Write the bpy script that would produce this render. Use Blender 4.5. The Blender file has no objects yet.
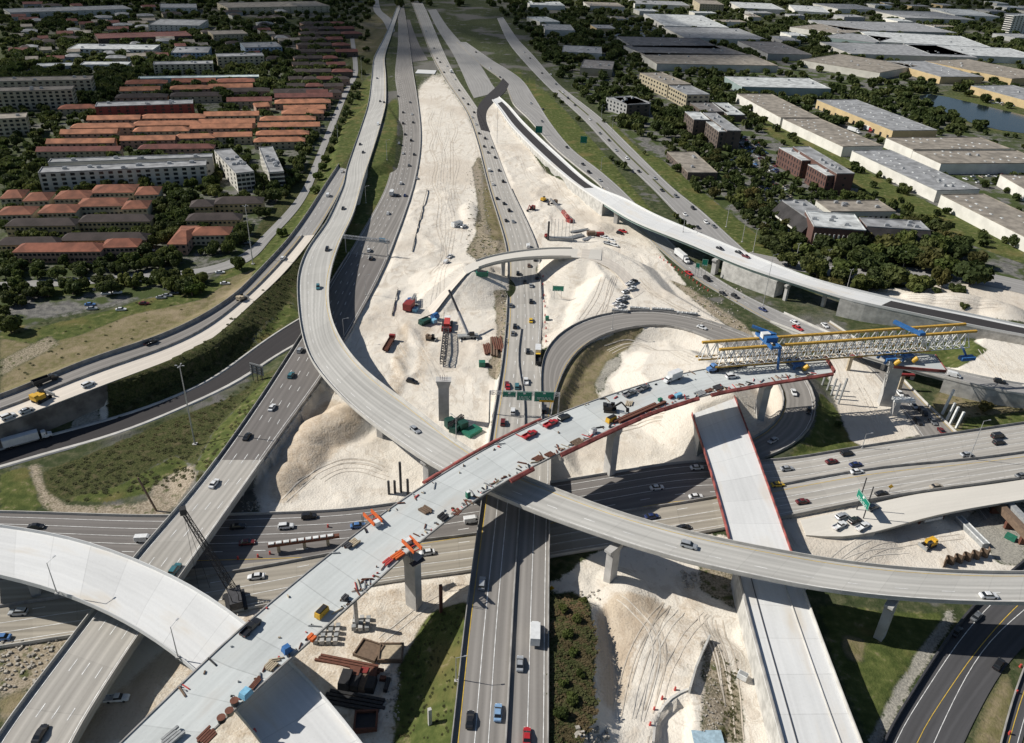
import bpy, bmesh, math, random
import numpy as np
from mathutils import Vector, Matrix
from mathutils.bvhtree import BVHTree
random.seed(7); np.random.seed(7)
R = math.radians
SUN_E, SUN_A = R(39.5), R(180-9)      # direction TO the sun: height, and angle in plan from +x
scene = bpy.context.scene
COL = scene.collection

# ------------------------------------------------------------------ camera
PW, PH, FOC, CAMH = 1024, 743, 800.0, 165.0
TH, RO = R(29.9), math.atan(0.04)
C0 = np.array([0.0, 0.0, CAMH])
FW = np.array([0, math.cos(TH), -math.sin(TH)])
_r0 = np.array([1.0, 0, 0]); _u0 = np.array([0, math.sin(TH), math.cos(TH)])
RT = math.cos(RO)*_r0 + math.sin(RO)*_u0
UP = -math.sin(RO)*_r0 + math.cos(RO)*_u0
def ray(px, py):
    d = FW + (px-PW/2)/FOC*RT + (PH/2-py)/FOC*UP
    return d/np.linalg.norm(d)
def P(px, py, z=0.0):
    d = ray(px, py)
    t = (z-CAMH)/d[2]
    return C0 + d*t
def proj(p):
    v = np.asarray(p, float)-C0
    zc = v@FW
    return PW/2+FOC*(v@RT)/zc, PH/2-FOC*(v@UP)/zc
cam = bpy.data.cameras.new('camera')
cam.sensor_width = 36; cam.lens = FOC/PW*36; cam.clip_end = 30000; cam.clip_start = 1
camo = bpy.data.objects.new('camera', cam); COL.objects.link(camo)
camo.matrix_world = Matrix(((RT[0], UP[0], -FW[0], C0[0]), (RT[1], UP[1], -FW[1], C0[1]), (RT[2], UP[2], -FW[2], C0[2]), (0, 0, 0, 1)))
scene.camera = camo

# ------------------------------------------------------------------ materials
def new_mat(name):
    m = bpy.data.materials.new(name); m.use_nodes = True
    nt = m.node_tree
    return m, nt, nt.nodes['Principled BSDF']
def nd(nt, typ, **kw):
    n = nt.nodes.new(typ)
    for k, v in kw.items():
        if k in n.inputs: n.inputs[k].default_value = v
        else: setattr(n, k, v)
    return n
def math_n(nt, op, a, b=None, clamp=False):
    n = nt.nodes.new('ShaderNodeMath'); n.operation = op; n.use_clamp = clamp
    for i, x in enumerate((a, b)):
        if x is None: continue
        if isinstance(x, (int, float)): n.inputs[i].default_value = x
        else: nt.links.new(x, n.inputs[i])
    return n.outputs[0]
def mix_c(nt, fac, a, b, mode='MIX'):
    n = nt.nodes.new('ShaderNodeMix'); n.data_type = 'RGBA'; n.blend_type = mode
    for i, x in ((0, fac), (6, a), (7, b)):
        if isinstance(x, (int, float)): n.inputs[i].default_value = x
        elif isinstance(x, tuple): n.inputs[i].default_value = (*x[:3], 1)
        else: nt.links.new(x, n.inputs[i])
    return n.outputs[2]
def ramp01(nt, x, lo, hi):
    n = nt.nodes.new('ShaderNodeMapRange'); n.interpolation_type = 'SMOOTHSTEP'
    nt.links.new(x, n.inputs[0]); n.inputs[1].default_value = lo; n.inputs[2].default_value = hi
    return n.outputs[0]
def noise(nt, vec, scale, detail=4, rough=.55):
    n = nd(nt, 'ShaderNodeTexNoise', Scale=scale, Detail=detail, Roughness=rough)
    if vec is not None: nt.links.new(vec, n.inputs['Vector'])
    return n.outputs['Fac']
def wpos(nt):
    return nt.nodes.new('ShaderNodeNewGeometry').outputs['Position']
def mat(name, col, rough=.7, var=.15, scale=.5, col2=None, metal=0.0, bump=0.0, rnd=0.0, local=False, spec=.5):
    """plain coloured surface broken up by two noises"""
    m, nt, b = new_mat(name)
    v = nt.nodes.new('ShaderNodeTexCoord').outputs['Object'] if local else wpos(nt)
    n1 = noise(nt, v, scale, 5)
    c = mix_c(nt, ramp01(nt, n1, .3, .7), tuple(x*(1-var) for x in col), col2 or tuple(min(1, x*(1+var)) for x in col))
    if rnd:
        oi = nt.nodes.new('ShaderNodeObjectInfo').outputs['Random']
        c = mix_c(nt, 1.0, c, nt.nodes.new('ShaderNodeCombineColor').outputs[0], 'MULTIPLY') if False else mix_c(nt, math_n(nt, 'MULTIPLY', oi, rnd), c, tuple(x*.45 for x in col))
    nt.links.new(c, b.inputs['Base Color'])
    b.inputs['Roughness'].default_value = rough; b.inputs['Metallic'].default_value = metal
    b.inputs['Specular IOR Level'].default_value = spec
    if bump:
        bp = nd(nt, 'ShaderNodeBump', Strength=bump, Distance=.3); nt.links.new(noise(nt, v, scale*4, 4), bp.inputs['Height'])
        nt.links.new(bp.outputs[0], b.inputs['Normal'])
    return m
def mat_road(name, base, streak=.25, joint=0, jdark=.3, lane=3.6, wear=.12, patch=.12, tint=None, speck=0):
    """road surface: UV u = metres across, v = metres along; wheel tracks, long streaks, joints and patches"""
    m, nt, b = new_mat(name)
    uv = nt.nodes.new('ShaderNodeUVMap').outputs[0]
    sx = nt.nodes.new('ShaderNodeSeparateXYZ'); nt.links.new(uv, sx.inputs[0])
    u, v = sx.outputs[0], sx.outputs[1]
    mp = nd(nt, 'ShaderNodeMapping'); mp.inputs['Scale'].default_value = (.9, .012, 1); nt.links.new(uv, mp.inputs[0])
    s1 = noise(nt, mp.outputs[0], 1.0, 4)
    mp2 = nd(nt, 'ShaderNodeMapping'); mp2.inputs['Scale'].default_value = (.12, .03, 1); nt.links.new(uv, mp2.inputs[0])
    s2 = noise(nt, mp2.outputs[0], 1.0, 5)
    g = noise(nt, uv, 1.3, 3)
    k = math_n(nt, 'MULTIPLY', math_n(nt, 'SUBTRACT', s1, .5), -2*streak)
    k = math_n(nt, 'ADD', k, math_n(nt, 'MULTIPLY', math_n(nt, 'SUBTRACT', s2, .5), 2*patch))
    k = math_n(nt, 'ADD', k, math_n(nt, 'MULTIPLY', math_n(nt, 'SUBTRACT', g, .5), .12))
    w = math_n(nt, 'COSINE', math_n(nt, 'MULTIPLY', u, 2*math.pi*2/lane))
    w2 = math_n(nt, 'COSINE', math_n(nt, 'MULTIPLY', u, 2*math.pi/lane))
    k = math_n(nt, 'ADD', k, math_n(nt, 'MULTIPLY', w, wear*.5)); k = math_n(nt, 'ADD', k, math_n(nt, 'MULTIPLY', w2, wear*.6))
    sp = ramp01(nt, noise(nt, uv, .9, 6, .7), .60, .72); k = math_n(nt, 'SUBTRACT', k, math_n(nt, 'MULTIPLY', sp, .10 if not speck else speck))
    if joint:
        wn = nt.nodes.new('ShaderNodeTexWhiteNoise'); wn.noise_dimensions = '1D'; nt.links.new(math_n(nt, 'FLOOR', math_n(nt, 'DIVIDE', v, joint)), wn.inputs['W']); k = math_n(nt, 'ADD', k, math_n(nt, 'MULTIPLY', math_n(nt, 'SUBTRACT', wn.outputs['Value'], .5), .10))
        f = math_n(nt, 'FRACT', math_n(nt, 'DIVIDE', v, joint))
        j = math_n(nt, 'LESS_THAN', f, .28/joint)
        k = math_n(nt, 'SUBTRACT', k, math_n(nt, 'MULTIPLY', j, jdark))
    k = math_n(nt, 'ADD', k, 1.0)
    cc = nt.nodes.new('ShaderNodeCombineColor')
    for i in range(3): nt.links.new(k, cc.inputs[i])
    c = mix_c(nt, 1.0, base, cc.outputs[0], 'MULTIPLY')
    if tint: c = mix_c(nt, ramp01(nt, s2, .5, .75), c, tint)
    nt.links.new(c, b.inputs['Base Color'])
    b.inputs['Roughness'].default_value = .85; b.inputs['Specular IOR Level'].default_value = .25
    return m
def flat(name, col, rough=.5, metal=0.0, spec=.5, emit=0):
    return mat(name, col, rough, .05, 3.0, None, metal, spec=spec)

M = {}
M['deck_new'] = mat_road('pale_deck_concrete', (.53, .555, .545), .18, 8.5, .18, 3.6, .02, .30, tint=(.48, .465, .43), speck=.2)
M['deck_white'] = mat_road('white_deck_concrete', (.66, .665, .655), .12, 11, .12, 3.6, .015, .2, tint=(.60, .55, .47), speck=.14)
M['deck_sand'] = mat_road('dusty_deck_concrete', (.62, .59, .53), .10, 0, 0, 3.6, .01, .15)
M['concrete_old'] = mat_road('worn_concrete_road', (.39, .37, .335), .32, 14, .10, 3.6, .13, .14)
M['concrete_fly'] = mat_road('flyover_concrete', (.45, .44, .41), .34, 9, .08, 3.6, .10, .14)
M['concrete_tan'] = mat_road('tan_worn_concrete', (.33,.30,.25), .30, 12, .08, 3.6, .14, .2)
M['asphalt'] = mat_road('grey_asphalt', (.175, .162, .152), .26, 0, 0, 3.6, .10, .20)
M['asphalt_mid'] = mat_road('worn_grey_asphalt', (.245, .23, .212), .30, 0, 0, 3.6, .16, .22)
M['asphalt_ramp'] = mat_road('dark_grey_asphalt', (.078, .077, .08), .28, 0, 0, 3.6, .10, .25)
M['asphalt_dark'] = mat_road('fresh_dark_asphalt', (.045, .042, .043), .15, 0, 0, 3.6, .05, .2)
M['road_pale'] = mat_road('pale_road', (.295, .287, .275), .28, 0, 0, 3.6, .10, .16)
M['sand_road'] = mat_road('compacted_sand', (.66, .60, .52), .10, 0, 0, 3.6, .06, .14)
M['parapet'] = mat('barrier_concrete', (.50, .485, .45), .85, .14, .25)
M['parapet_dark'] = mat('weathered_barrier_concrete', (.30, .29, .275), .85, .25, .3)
M['girder'] = mat('girder_concrete', (.38, .385, .37), .85, .12, .2)
M['girder_green'] = mat('painted_steel_girder', (.22, .30, .28), .6, .12, .2)
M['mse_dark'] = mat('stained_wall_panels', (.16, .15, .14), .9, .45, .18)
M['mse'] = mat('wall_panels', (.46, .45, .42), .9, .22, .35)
M['pier'] = mat('pier_concrete', (.46, .45, .43), .85, .14, .3)
M['white_paint'] = mat('white_road_paint', (.72, .72, .70), .7, .25, .6)
M['yellow_paint'] = mat('yellow_road_paint', (.62, .42, .06), .7, .2, .6)
M['red_rail'] = mat('red_edge_form', (.25, .065, .055), .85, .55, .35)
M['steel'] = mat('galvanised_steel', (.45, .46, .47), .5, .1, 1, metal=.5)
M['dark_steel'] = mat('dark_steel', (.05, .05, .055), .6, .2, 1)
M['black'] = mat('black_rubber', (.02, .02, .02), .8, .1, 1)
M['wood'] = mat('timber', (.30, .20, .12), .85, .3, 1)

# ------------------------------------------------------------------ mesh builder
class MB:
    def __init__(s): s.v = []; s.f = []; s.m = []; s.uv = None
    def add(s, vs, fs, mi=0):
        o = len(s.v); s.v += [tuple(map(float, p)) for p in vs]
        for f in fs: s.f.append(tuple(o+i for i in f)); s.m.append(mi)
        return s
    def box(s, c, size, rz=0, mi=0, taper=1.0, top_shift=(0, 0)):
        """box with centre-bottom c"""
        x, y, h = size[0]/2, size[1]/2, size[2]; ca, sa = math.cos(rz), math.sin(rz)
        vs = []
        for z, k, sh in ((0, 1, (0, 0)), (h, taper, top_shift)):
            for px, py in ((-x, -y), (x, -y), (x, y), (-x, y)):
                qx, qy = px*k+sh[0], py*k+sh[1]
                vs.append((c[0]+qx*ca-qy*sa, c[1]+qx*sa+qy*ca, c[2]+z))
        return s.add(vs, [(0, 3, 2, 1), (4, 5, 6, 7), (0, 1, 5, 4), (1, 2, 6, 5), (2, 3, 7, 6), (3, 0, 4, 7)], mi)
    def bar(s, a, b, w, h=None, mi=0):
        """square bar from a to b"""
        a = Vector(a); b = Vector(b); d = (b-a)
        if d.length < 1e-6: return s
        d.normalize(); h = h or w
        side = d.cross(Vector((0, 0, 1)))
        if side.length < 1e-3: side = Vector((1, 0, 0))
        side.normalize(); up = side.cross(d)
        vs = []
        for p in (a, b):
            for i, j in ((-1, -1), (1, -1), (1, 1), (-1, 1)): vs.append(p+side*(i*w/2)+up*(j*h/2))
        return s.add(vs, [(0, 3, 2, 1), (4, 5, 6, 7), (0, 1, 5, 4), (1, 2, 6, 5), (2, 3, 7, 6), (3, 0, 4, 7)], mi)
    def tube(s, a, b, r1, r2=None, n=8, mi=0, cap=True):
        a = Vector(a); b = Vector(b); d = (b-a).normalized(); r2 = r1 if r2 is None else r2
        q = d.to_track_quat('Z', 'Y'); vs = []
        for p, r in ((a, r1), (b, r2)):
            for i in range(n):
                t = 2*math.pi*i/n; vs.append(p+q@Vector((r*math.cos(t), r*math.sin(t), 0)))
        fs = [(i, (i+1) % n, n+(i+1) % n, n+i) for i in range(n)]
        if cap: fs += [tuple(range(n-1, -1, -1)), tuple(range(n, 2*n))]
        return s.add(vs, fs, mi)
    def prism(s, poly, z0, z1, mi=0):
        n = len(poly); vs = [(p[0], p[1], z0) for p in poly]+[(p[0], p[1], z1) for p in poly]
        return s.add(vs, [tuple(range(n-1, -1, -1)), tuple(range(n, 2*n))]+[(i, (i+1) % n, n+(i+1) % n, n+i) for i in range(n)], mi)
    def side_prism(s, prof, y0, y1, mi=0, k=1.0):
        """profile in (x,z) extruded along y; k narrows the upper points"""
        n = len(prof); vs = [(x, y0, z) for x, z in prof]+[(x, y1, z) for x, z in prof]
        return s.add(vs, [tuple(range(n)), tuple(range(2*n-1, n-1, -1))]+[(i, n+i, n+(i+1) % n, (i+1) % n) for i in range(n)], mi)
    def mesh(s, name, mats, smooth=False):
        me = bpy.data.meshes.new(name); me.from_pydata(s.v, [], s.f)
        for m in (mats if isinstance(mats, (list, tuple)) else [mats]): me.materials.append(m)
        if len(me.materials) > 1: me.polygons.foreach_set('material_index', s.m)
        if smooth: me.polygons.foreach_set('use_smooth', [True]*len(me.polygons))
        if s.uv:
            l = me.uv_layers.new(name='UVMap'); idx = np.zeros(len(me.loops), int); me.loops.foreach_get('vertex_index', idx)
            l.data.foreach_set('uv', np.array(s.uv, float)[idx].ravel())
        me.update(); return me
    def build(s, name, mats, parent=None, smooth=False, recalc=False):
        me = s.mesh(name, mats, smooth)
        if recalc:
            bm = bmesh.new(); bm.from_mesh(me); bmesh.ops.recalc_face_normals(bm, faces=bm.faces[:]); bm.to_mesh(me); bm.free()
        o = bpy.data.objects.new(name, me); COL.objects.link(o)
        if parent is not None: o.parent = parent
        return o
def tag(o, label=None, cat=None, group=None, kind=None):
    if label: o['label'] = label
    if cat: o['category'] = cat
    if group: o['group'] = group
    if kind: o['kind'] = kind
    return o
def thing(name, label, cat, loc=(0, 0, 0), rz=0, group=None):
    o = bpy.data.objects.new(name, None); COL.objects.link(o); o.location = loc; o.rotation_euler = (0, 0, rz)
    o.empty_display_size = .5
    return tag(o, label, cat, group)
def copy_tree(o, parent=None):
    c = o.copy(); COL.objects.link(c)
    if parent is not None: c.parent = parent
    for ch in CH.get(o.name, o.children): copy_tree(ch, c)
    return c
CH = {}
def structure(o): o['kind'] = 'structure'; return o

# ------------------------------------------------------------------ ribbons (roads and decks)
def catmull(pts, step):
    pts = [np.asarray(p, float) for p in pts]; n = len(pts)
    out = []
    for i in range(n-1):
        p0 = pts[i-1] if i > 0 else 2*pts[0]-pts[1]
        p1, p2 = pts[i], pts[i+1]
        p3 = pts[i+2] if i+2 < n else 2*pts[-1]-pts[-2]
        L = np.linalg.norm((p2-p1)[:3]); k = max(2, int(L/step)) if step else 8
        d1 = (p2-p0)/2; d2 = (p3-p1)/2
        # limit tangents to the segment length (uneven spacing)
        for d in (d1, d2):
            l = np.linalg.norm(d[:3])
            if l > L*1.0: d *= L/l
        for t in np.linspace(0, 1, k, endpoint=False):
            h1 = 2*t**3-3*t**2+1; h2 = -2*t**3+3*t**2; h3 = t**3-2*t**2+t; h4 = t**3-t**2
            out.append(h1*p1+h2*p2+h3*d1+h4*d2)
    out.append(pts[-1]); return np.array(out)
RIB = []
class Rib:
    def __init__(s, st, step=5.0, smooth=6, name=''):
        """stations (lx,ly,rx,ry,z): the two edges of the surface as seen, at height z"""
        A = np.array([np.r_[P(a, b, z), P(c, d, z)] for a, b, c, d, z in st])
        mid = (A[:, :3]+A[:, 3:])/2
        Q = catmull([np.r_[m, a] for m, a in zip(mid, A)], step)
        L, Rr = Q[:, 3:6].copy(), Q[:, 6:9].copy()
        for _ in range(smooth):
            for X in (L, Rr): X[1:-1] = .5*X[1:-1]+.25*(X[:-2]+X[2:])
        s.L, s.R = L, Rr; s.update(); s.name = name; RIB.append(s)
    def update(s):
        s.C = (s.L+s.R)/2; d = s.R-s.L; d[:, 2] = 0
        s.W = np.linalg.norm(d, axis=1); s.X = d/s.W[:, None]
        g = np.gradient(s.C, axis=0); s.T = g/np.linalg.norm(g, axis=1)[:, None]
        s.V = np.r_[0, np.cumsum(np.linalg.norm(np.diff(s.C, axis=0), axis=1))]
    def cut(s, i0, i1):
        o = object.__new__(Rib); o.L, o.R = s.L[i0:i1], s.R[i0:i1]; o.update(); o.V = o.V+s.V[i0]; o.name = s.name; return o
    def near(s, px, py):
        """index of the station seen nearest to a pixel"""
        q = np.array([proj(c) for c in s.C]); return int(np.argmin(((q-[px, py])**2).sum(1)))
    def at(s, i, a, from_right=False, dz=0):
        b = s.R if from_right else s.L; sg = -1 if from_right else 1
        p = b[i]+s.X[i]*a*sg; return np.array([p[0], p[1], p[2]+dz])
def strip(rib, prof, name, material, parent=None, uv=False, close=True, caps=True):
    """sweep a cross-section: prof is a list of (side 'L'/'R', offset inward, dz)"""
    n = len(rib.C); k = len(prof); mb = MB(); uvs = []
    for i in range(n):
        for sd, a, dz in prof:
            mb.v.append(tuple(rib.at(i, a, sd == 'R', dz)))
            uvs.append(((a if sd == 'L' else rib.W[i]-a), rib.V[i]))
    kk = k if close else k-1
    for i in range(n-1):
        for j in range(kk):
            a, b = i*k+j, i*k+(j+1) % k
            mb.f.append((a, b, b+k, a+k)); mb.m.append(0)
    if caps and close:
        mb.f.append(tuple(range(k-1, -1, -1))); mb.m.append(0)
        mb.f.append(tuple((n-1)*k+j for j in range(k))); mb.m.append(0)
    if uv: mb.uv = uvs
    return mb.build(name, material, parent, recalc=close)
SURF = []      # road surfaces that things can be put on
def surface(rib, name, material, parent=None, th=.3, inset=0.0):
    o = strip(rib, [('L', inset, 0), ('R', inset, 0), ('R', inset, -th), ('L', inset, -th)], name, material, parent, uv=True)
    SURF.append(o); return o
def barrier(rib, side, name='parapet', material=None, parent=None, h=.85, w=.4, a=0.0, base=0.003):
    return strip(rib, [(side, a, base), (side, a+w, base), (side, a+w*.75, h), (side, a+w*.2, h)], name, material or M['parapet'], parent)
def lines(rib, specs, parent, name='road_marking'):
    """specs: (offset from L in m (>=0) or from R (<0), 'solid'|'dash', 'w'|'y')"""
    for off, kind, ck in specs:
        if kind == 'solid':
            sd = 'L' if off >= 0 else 'R'; a = abs(off)
            if sd == 'L' and a > rib.W.min()-.6: continue
            structure(strip(rib, [(sd, a-.095, .04), (sd, a+.095, .04)], name, M['white_paint' if ck == 'w' else 'yellow_paint'], parent, close=False))
    specs = [q for q in specs if q[1] != 'solid']
    for colk, matn in (('w', 'white_paint'), ('y', 'yellow_paint')):
        mb = MB()
        for off, kind, ck in specs:
            if ck != colk: continue
            lw = .19 if kind == 'solid' else .22
            def pt(v, du):
                i = int(np.searchsorted(rib.V, v)-1); i = min(max(i, 0), len(rib.C)-2)
                t = (v-rib.V[i])/max(1e-6, rib.V[i+1]-rib.V[i])
                Lp = rib.L[i]*(1-t)+rib.L[i+1]*t; Rp = rib.R[i]*(1-t)+rib.R[i+1]*t
                X = rib.X[i]*(1-t)+rib.X[i+1]*t
                b = Lp+X*(off+du) if off >= 0 else Rp+X*(off+du)
                return (b[0], b[1], b[2]+.04)
            v = rib.V[0]+.2; end = rib.V[-1]-.2
            while v < end:
                e = min(end, v+(6 if kind == 'solid' else 3.4))
                mb.add([pt(v, -lw/2), pt(v, lw/2), pt(e, lw/2), pt(e, -lw/2)], [(0, 1, 2, 3)])
                v = e if kind == 'solid' else v+12.0
        if mb.v: structure(mb.build(name, M[matn], parent))
# ------------------------------------------------------------------ the roads, traced edge by edge at their heights
rS = Rib([(-22,770,62,770,7),(-9,743,72,743,7),(94,609,141,634,7),(134,558,196,557,7),(200,482,252,477,7),(256,404,295,416,5.2),
  (277,372,323,377,4),(310,320,356,322,1.6),(331,281,375,287,.3),(353,246,391,252,.1),(386,186,414,186,.1),(396,140,421,140,.1),
  (399,107,418,102,.1),(395,75,413,70,.1),(398,40,408,32,.1),(397,6,403,4,.1),(391,-14,396,-14,.1)], name='southbound carriageway')
rN = Rib([(445,790,548,790,7),(451,743,549,743,7),(463,632,549,640,7),(472,565,549.5,565,7),(481,502,550.5,502,6.8),(489,440,551,440,5.6),(496,398,549,402,4.2),
  (502,361,540,361,2.4),(506,320,542,318,.9),(507,290,541,285,.2),(506,248,537,246,.1),(488,186,510,186,.1),(477,142,493,142,.1),(466,112,480,112,.1),
  (443,77,456,76,.1),(430,52,443,50,.1),(415,12,427,12,.1),(406,-12,415,-12,.1)], name='northbound carriageway')
rE = Rib([(-60,511,-60,656,0.1),(0,512,0,649,.1),(70,514,70,637,.1),(160,517,160,625,.1),(250,514,250,610,.1),(343,511,350,589,.1),(400,503,405,580,.1),
  (471,493,474,572,.1),(576,479,580,552,.3),(640,468,650,542,.8),(700,460,715,531,1.6),(768,462,795,516,3.0),(866,446,890,497,5.0),(960,432.5,970,486,6.2),(1024,423,1040,476,6.5),(1080,415,1100,466,6.5)], name='cross highway')
rA = Rib([(397,6,401,6,.1),(391,22,396,21,.12),(384,38,391,37,.15),(374,58,385,57,.25),(371.5,78,386,77,.5),(368,104,386,102,1.3),(361,127,383,117,2.6),(353,150,377,138,4),(346,171,370,160,5.2),(343,186,364,178,6),(326,223,353,216,7),(308,248,341,241,8),(298,273,332,268,9),(297,295,329,289,10),(300,326,330,311,10.8),
  (308,356,337,333,11.5),(323,378,350,354,12),(348,405,372,378,12.7),(376,428,404,400,13.3),(406,449,437,427,14),(441,473,471,452,14.7),(487,493,506,470.5,15),
  (537,515,562,492,15.6),(587,532,612,512,16),(642,551,672,529,16.2),(687,564,712,539,16.4),(737,574,762,548,16.4),(818,591,843,563,16.2),(908,601,928,571,16),(963,604,977,573,15.8),(1030,605,1034,573,15.5),(1100,604,1100,571,15)], name='curved flyover')
rB = Rib([(60,800,140,800,20.5),(122,743,200,743,20.5),(195,669,256,690,20.5),(250,619,302,648,21),(326,557,368,590,21),(381,514,428,534,21.3),
  (441,474,486,493,21.6),(512,434,541,462,21.8),(557,414,591,439,22),(612,394,640,416,22),(687,372,709,394,22),(760,361.5,775,382,22),(824,357.5,833,373,22)], name='unfinished viaduct')
rGw = Rib([(464,266,467,273,9.7),(451,275,456,284,7),(437,288,444,300,3.2),(424,302,432,316,.4)], name='sand ramp')
rGe = Rib([(582,248.5,581,257,10.7),(606,249,605,262,9.3),(630,262,620,277,7.2),(652,286,634,298,5.2)], name='sand ramp')
rC = Rib([(-60,520,-60,566,13.5),(0,526,0,576,13.5),(50,533,46,588,13.5),(110,549,95,607,13.5),(175,577,140,630,13.5),(212,597,172,652,13.5),(243,622,201,676,13.5),(296,664,236,712,13.5),(331,704,262,741,13.5),(363,743,285,778,13.5),(392,785,305,820,13.5)], name='white ramp deck')
rD = Rib([(692,414,734,397,8.6),(708,462,754,449,8.6),(729,536,786,540,8.6),(741,590,806,596,8.6),(754,640,822,640,8.6),(768,692,841,690,8.6),(782,743,861,743,8.6),(796,800,884,800,8.6)], name='straight deck')
rF = Rib([(541,425,550.5,425,5.2),(541,400,553,404,4.4),(540,372,557,390,4),(546,348,566,366,4),(562,331,582,346,4.2),(587,318,605,334,4.5),(612,312,627,328,4.7),(650,310,655,325,5),(687,315,684,328,5),(725,326,712,340,5),(762,341,744,354,5),(792,360,768,369,4.8),(809,380,781,384,4.6),
  (819,400,787,401,4.2),(818,421,782,418,3.6),(805,440,766,433,3.1),(783,454,742,445,2.6),(752,463,712,454,1.9)], name='loop ramp')
rG = Rib([(462,268,466,274,9.5),(473,260.5,476,268,10.6),(491,255.5,493,262.5,11),(512,252,513,258.5,11),(537,248.5,537,257,11),(562,247.5,562,256.5,11),(584,249,582,257,10.8),(602,250,601,260,9.6)], name='small bridge')
rH = Rib([(492,100,499,97,.5),(500,110,509,106,1.5),(512,127,525,124,3),(543,158,558,155,4.8),(577,186,594,186,7),(614,210,627,200,10),(637,223,652,214,11),(687,242.5,702,235,11),(737,264,752,256,11),(768,275,784,268.5,11),(798,284,813,280,10.8),(850,301,866,293,9.6),(893,310,909,303,8.4),(968,326,982,317,6),(1024,336,1026,327,4.6),(1090,349,1090,338,3.5)], name='white flyover')
rI = Rib([(456,42,466,42,.1),(480,64,492,60,.1),(503,82,520,78,.1),(513,104,536,100,.1),(529,120,550,122,.1),(552,146,572,149,.1),(580,170,598,169,.1),(598,184,618,186,.1),(625,214,644,212,.1),(650,240,667,238,.1),(674,262,690,260,.1),(697,280,716,277,.1),(730,299,748,297,.2),(762,318,782,312,.4),(800,335,816,329,.8)], name='connector road')
rQ2 = Rib([(815,325,830,322,0.1),(840,345,858,340,.1),(873,370,893,368,.1),(895,400,916,394,.1),(918,432,952,428,.1),(945,470,985,462,.1),(985,520,1024,500,.1)], name='queue road')
rI2 = Rib([(770,322,784,313,.8),(812,338,824,331,3),(852,352,862,346,5.4),(895,365,905,358,6.5),(946,379,952,371,6.8),(990,390,993,380,6.5),(1030,397,1030,386,6),(1090,406,1090,394,5)], name='short overpass')
rJ = Rib([(497,18,503,17,.1),(507,40,517,38,.1),(519,56,533,55,.1),(547,86,560,85,.1),(582,118,600,117,.1),(612,150,634,150,.1),(652,188,673,188,.1),(674,211,702,211,.1),(700,236,737,243,.1),(720,252,756,260,.1)], name='frontage avenue')
rJ2 = Rib([(750,252,742,262,.1),(800,262,800,271,.1),(850,268,850,279,.1),(920,267,922,280,.1),(985,272,985,285,.1),(1040,285,1040,298,.1)], name='side street')
rK = Rib([(870,775,950,775,.1),(878,743,963,743,.1),(908,697,982,705,.1),(940,645,1008,660,.1),(963,614,1030,640,.1),(990,588,1060,615,.1),(1024,560,1090,590,.1)], name='lower ramp')
rK2 = Rib([(992,775,1014,775,.1),(1000,743,1021,743,.1),(1010,700,1032,705,.1),(1026,660,1048,668,.1)], name='lower edge road')
rW = Rib([(-60,416,-60,446,8.6),(0,399,0,424,9.2),(55,375,64,400,10.2),(100,357,113,381,10.6),(150,342,162,363,9),(195,322,207,343,7.3),(235,296,252,303,5.6),(258,273,282,275,4.2),(286,243,310,241,3),(306,216,327,215,2.4),(325,186,342,187,2.6),(337,168,350,166,3.4),(346,155,358,153,4.0)], name='west ramp')
rQ = Rib([(-60,464,-60,480,.1),(0,452,0,466,.1),(50,436,50,450,.1),(100,424,100,438,.1),(150,408,150,420,.1),(200,387,202,397,.1),(225,373,242,378,.1),(256,348,265,360,.1),(294,323,303,339,.4),(325,306,335,320,.6)], name='dark ramp')

rM = Rib([(428,10,436,9,.08),(437,28,447,26,.08),(452,52,466,48,.08),(461,70,481,66,.08),(468,86,492,84,.08),(474,98,498,92,.08)], name='merge apron')
rR = Rib([(503,78,509,84,.14),(497,86,505,92,.14),(486,96,494,102,.14),(478,106,487,110,.14),(477,116,486,120,.14),(481,130,490,132,.14)], name='dark merge lane')
rP = Rib([(403,20,410,20,.08),(405,34,414,32,.08),(407,48,420,46,.08),(412,62,428,60,.08)], name='dark inner lanes')
rT = Rib([(350,36,354,36,.1),(353,72,358,72,.1),(343,92,348,93,.1),(331,120,337,121,.1),(317,154,323,156,.1),(304,186,311,188,.1),(289,208,297,211,.1),(262,236,270,240,.1),(240,256,250,262,.1),(200,269,203,275,.1),(140,274,141,280,.1),(60,279,60,286,.1),(-40,284,-40,292,.1)], name='frontage street')
rU = Rib([(372,-4,378,-4,.1),(374,11,381,10,.1),(383,21,391,19,.1),(389,34,395,31,.1)], name='far slip road')
# ---- carriageways on the ground ----
def sub(rib, fa, fb, name=''):
    o = object.__new__(Rib); o.L = rib.L*(1-fa)+rib.R*fa; o.R = rib.L*(1-fb)+rib.R*fb; o.update(); o.V = rib.V; o.name = name or rib.name; return o
def cover(base_rib, i0, i1, name, material, th=.3):
    return surface(base_rib.cut(i0, i1), name, material, None, th)
nS = len(rS.C); iS = rS.near(225, 450); iS2 = rS.near(382, 265)
rSb, rSm, rSf = rS.cut(0, iS+1), rS.cut(iS, iS2+1), rS.cut(iS2, nS)
iN = rN.near(516, 480); rNb, rNf = rN.cut(0, iN+1), rN.cut(iN, len(rN.C))
iE = rE.near(760, 490); rEw, rEe = rE.cut(0, iE+1), rE.cut(iE, len(rE.C))
road_s = structure(surface(rSm, 'southbound_road', M['asphalt'], th=.4)); 
road_s2 = structure(surface(rSf, 'southbound_road', M['asphalt_mid'], th=.4))
road_n = structure(surface(rNf, 'northbound_road', M['concrete_old'], th=.4))
rEn, rEs = sub(rEw, 0, .55), sub(rEw, .55, 1)
road_e = structure(surface(rEn, 'cross_highway', M['asphalt'], th=.4)); road_e2 = structure(surface(rEs, 'cross_highway', M['concrete_tan'], th=.4))
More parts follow.
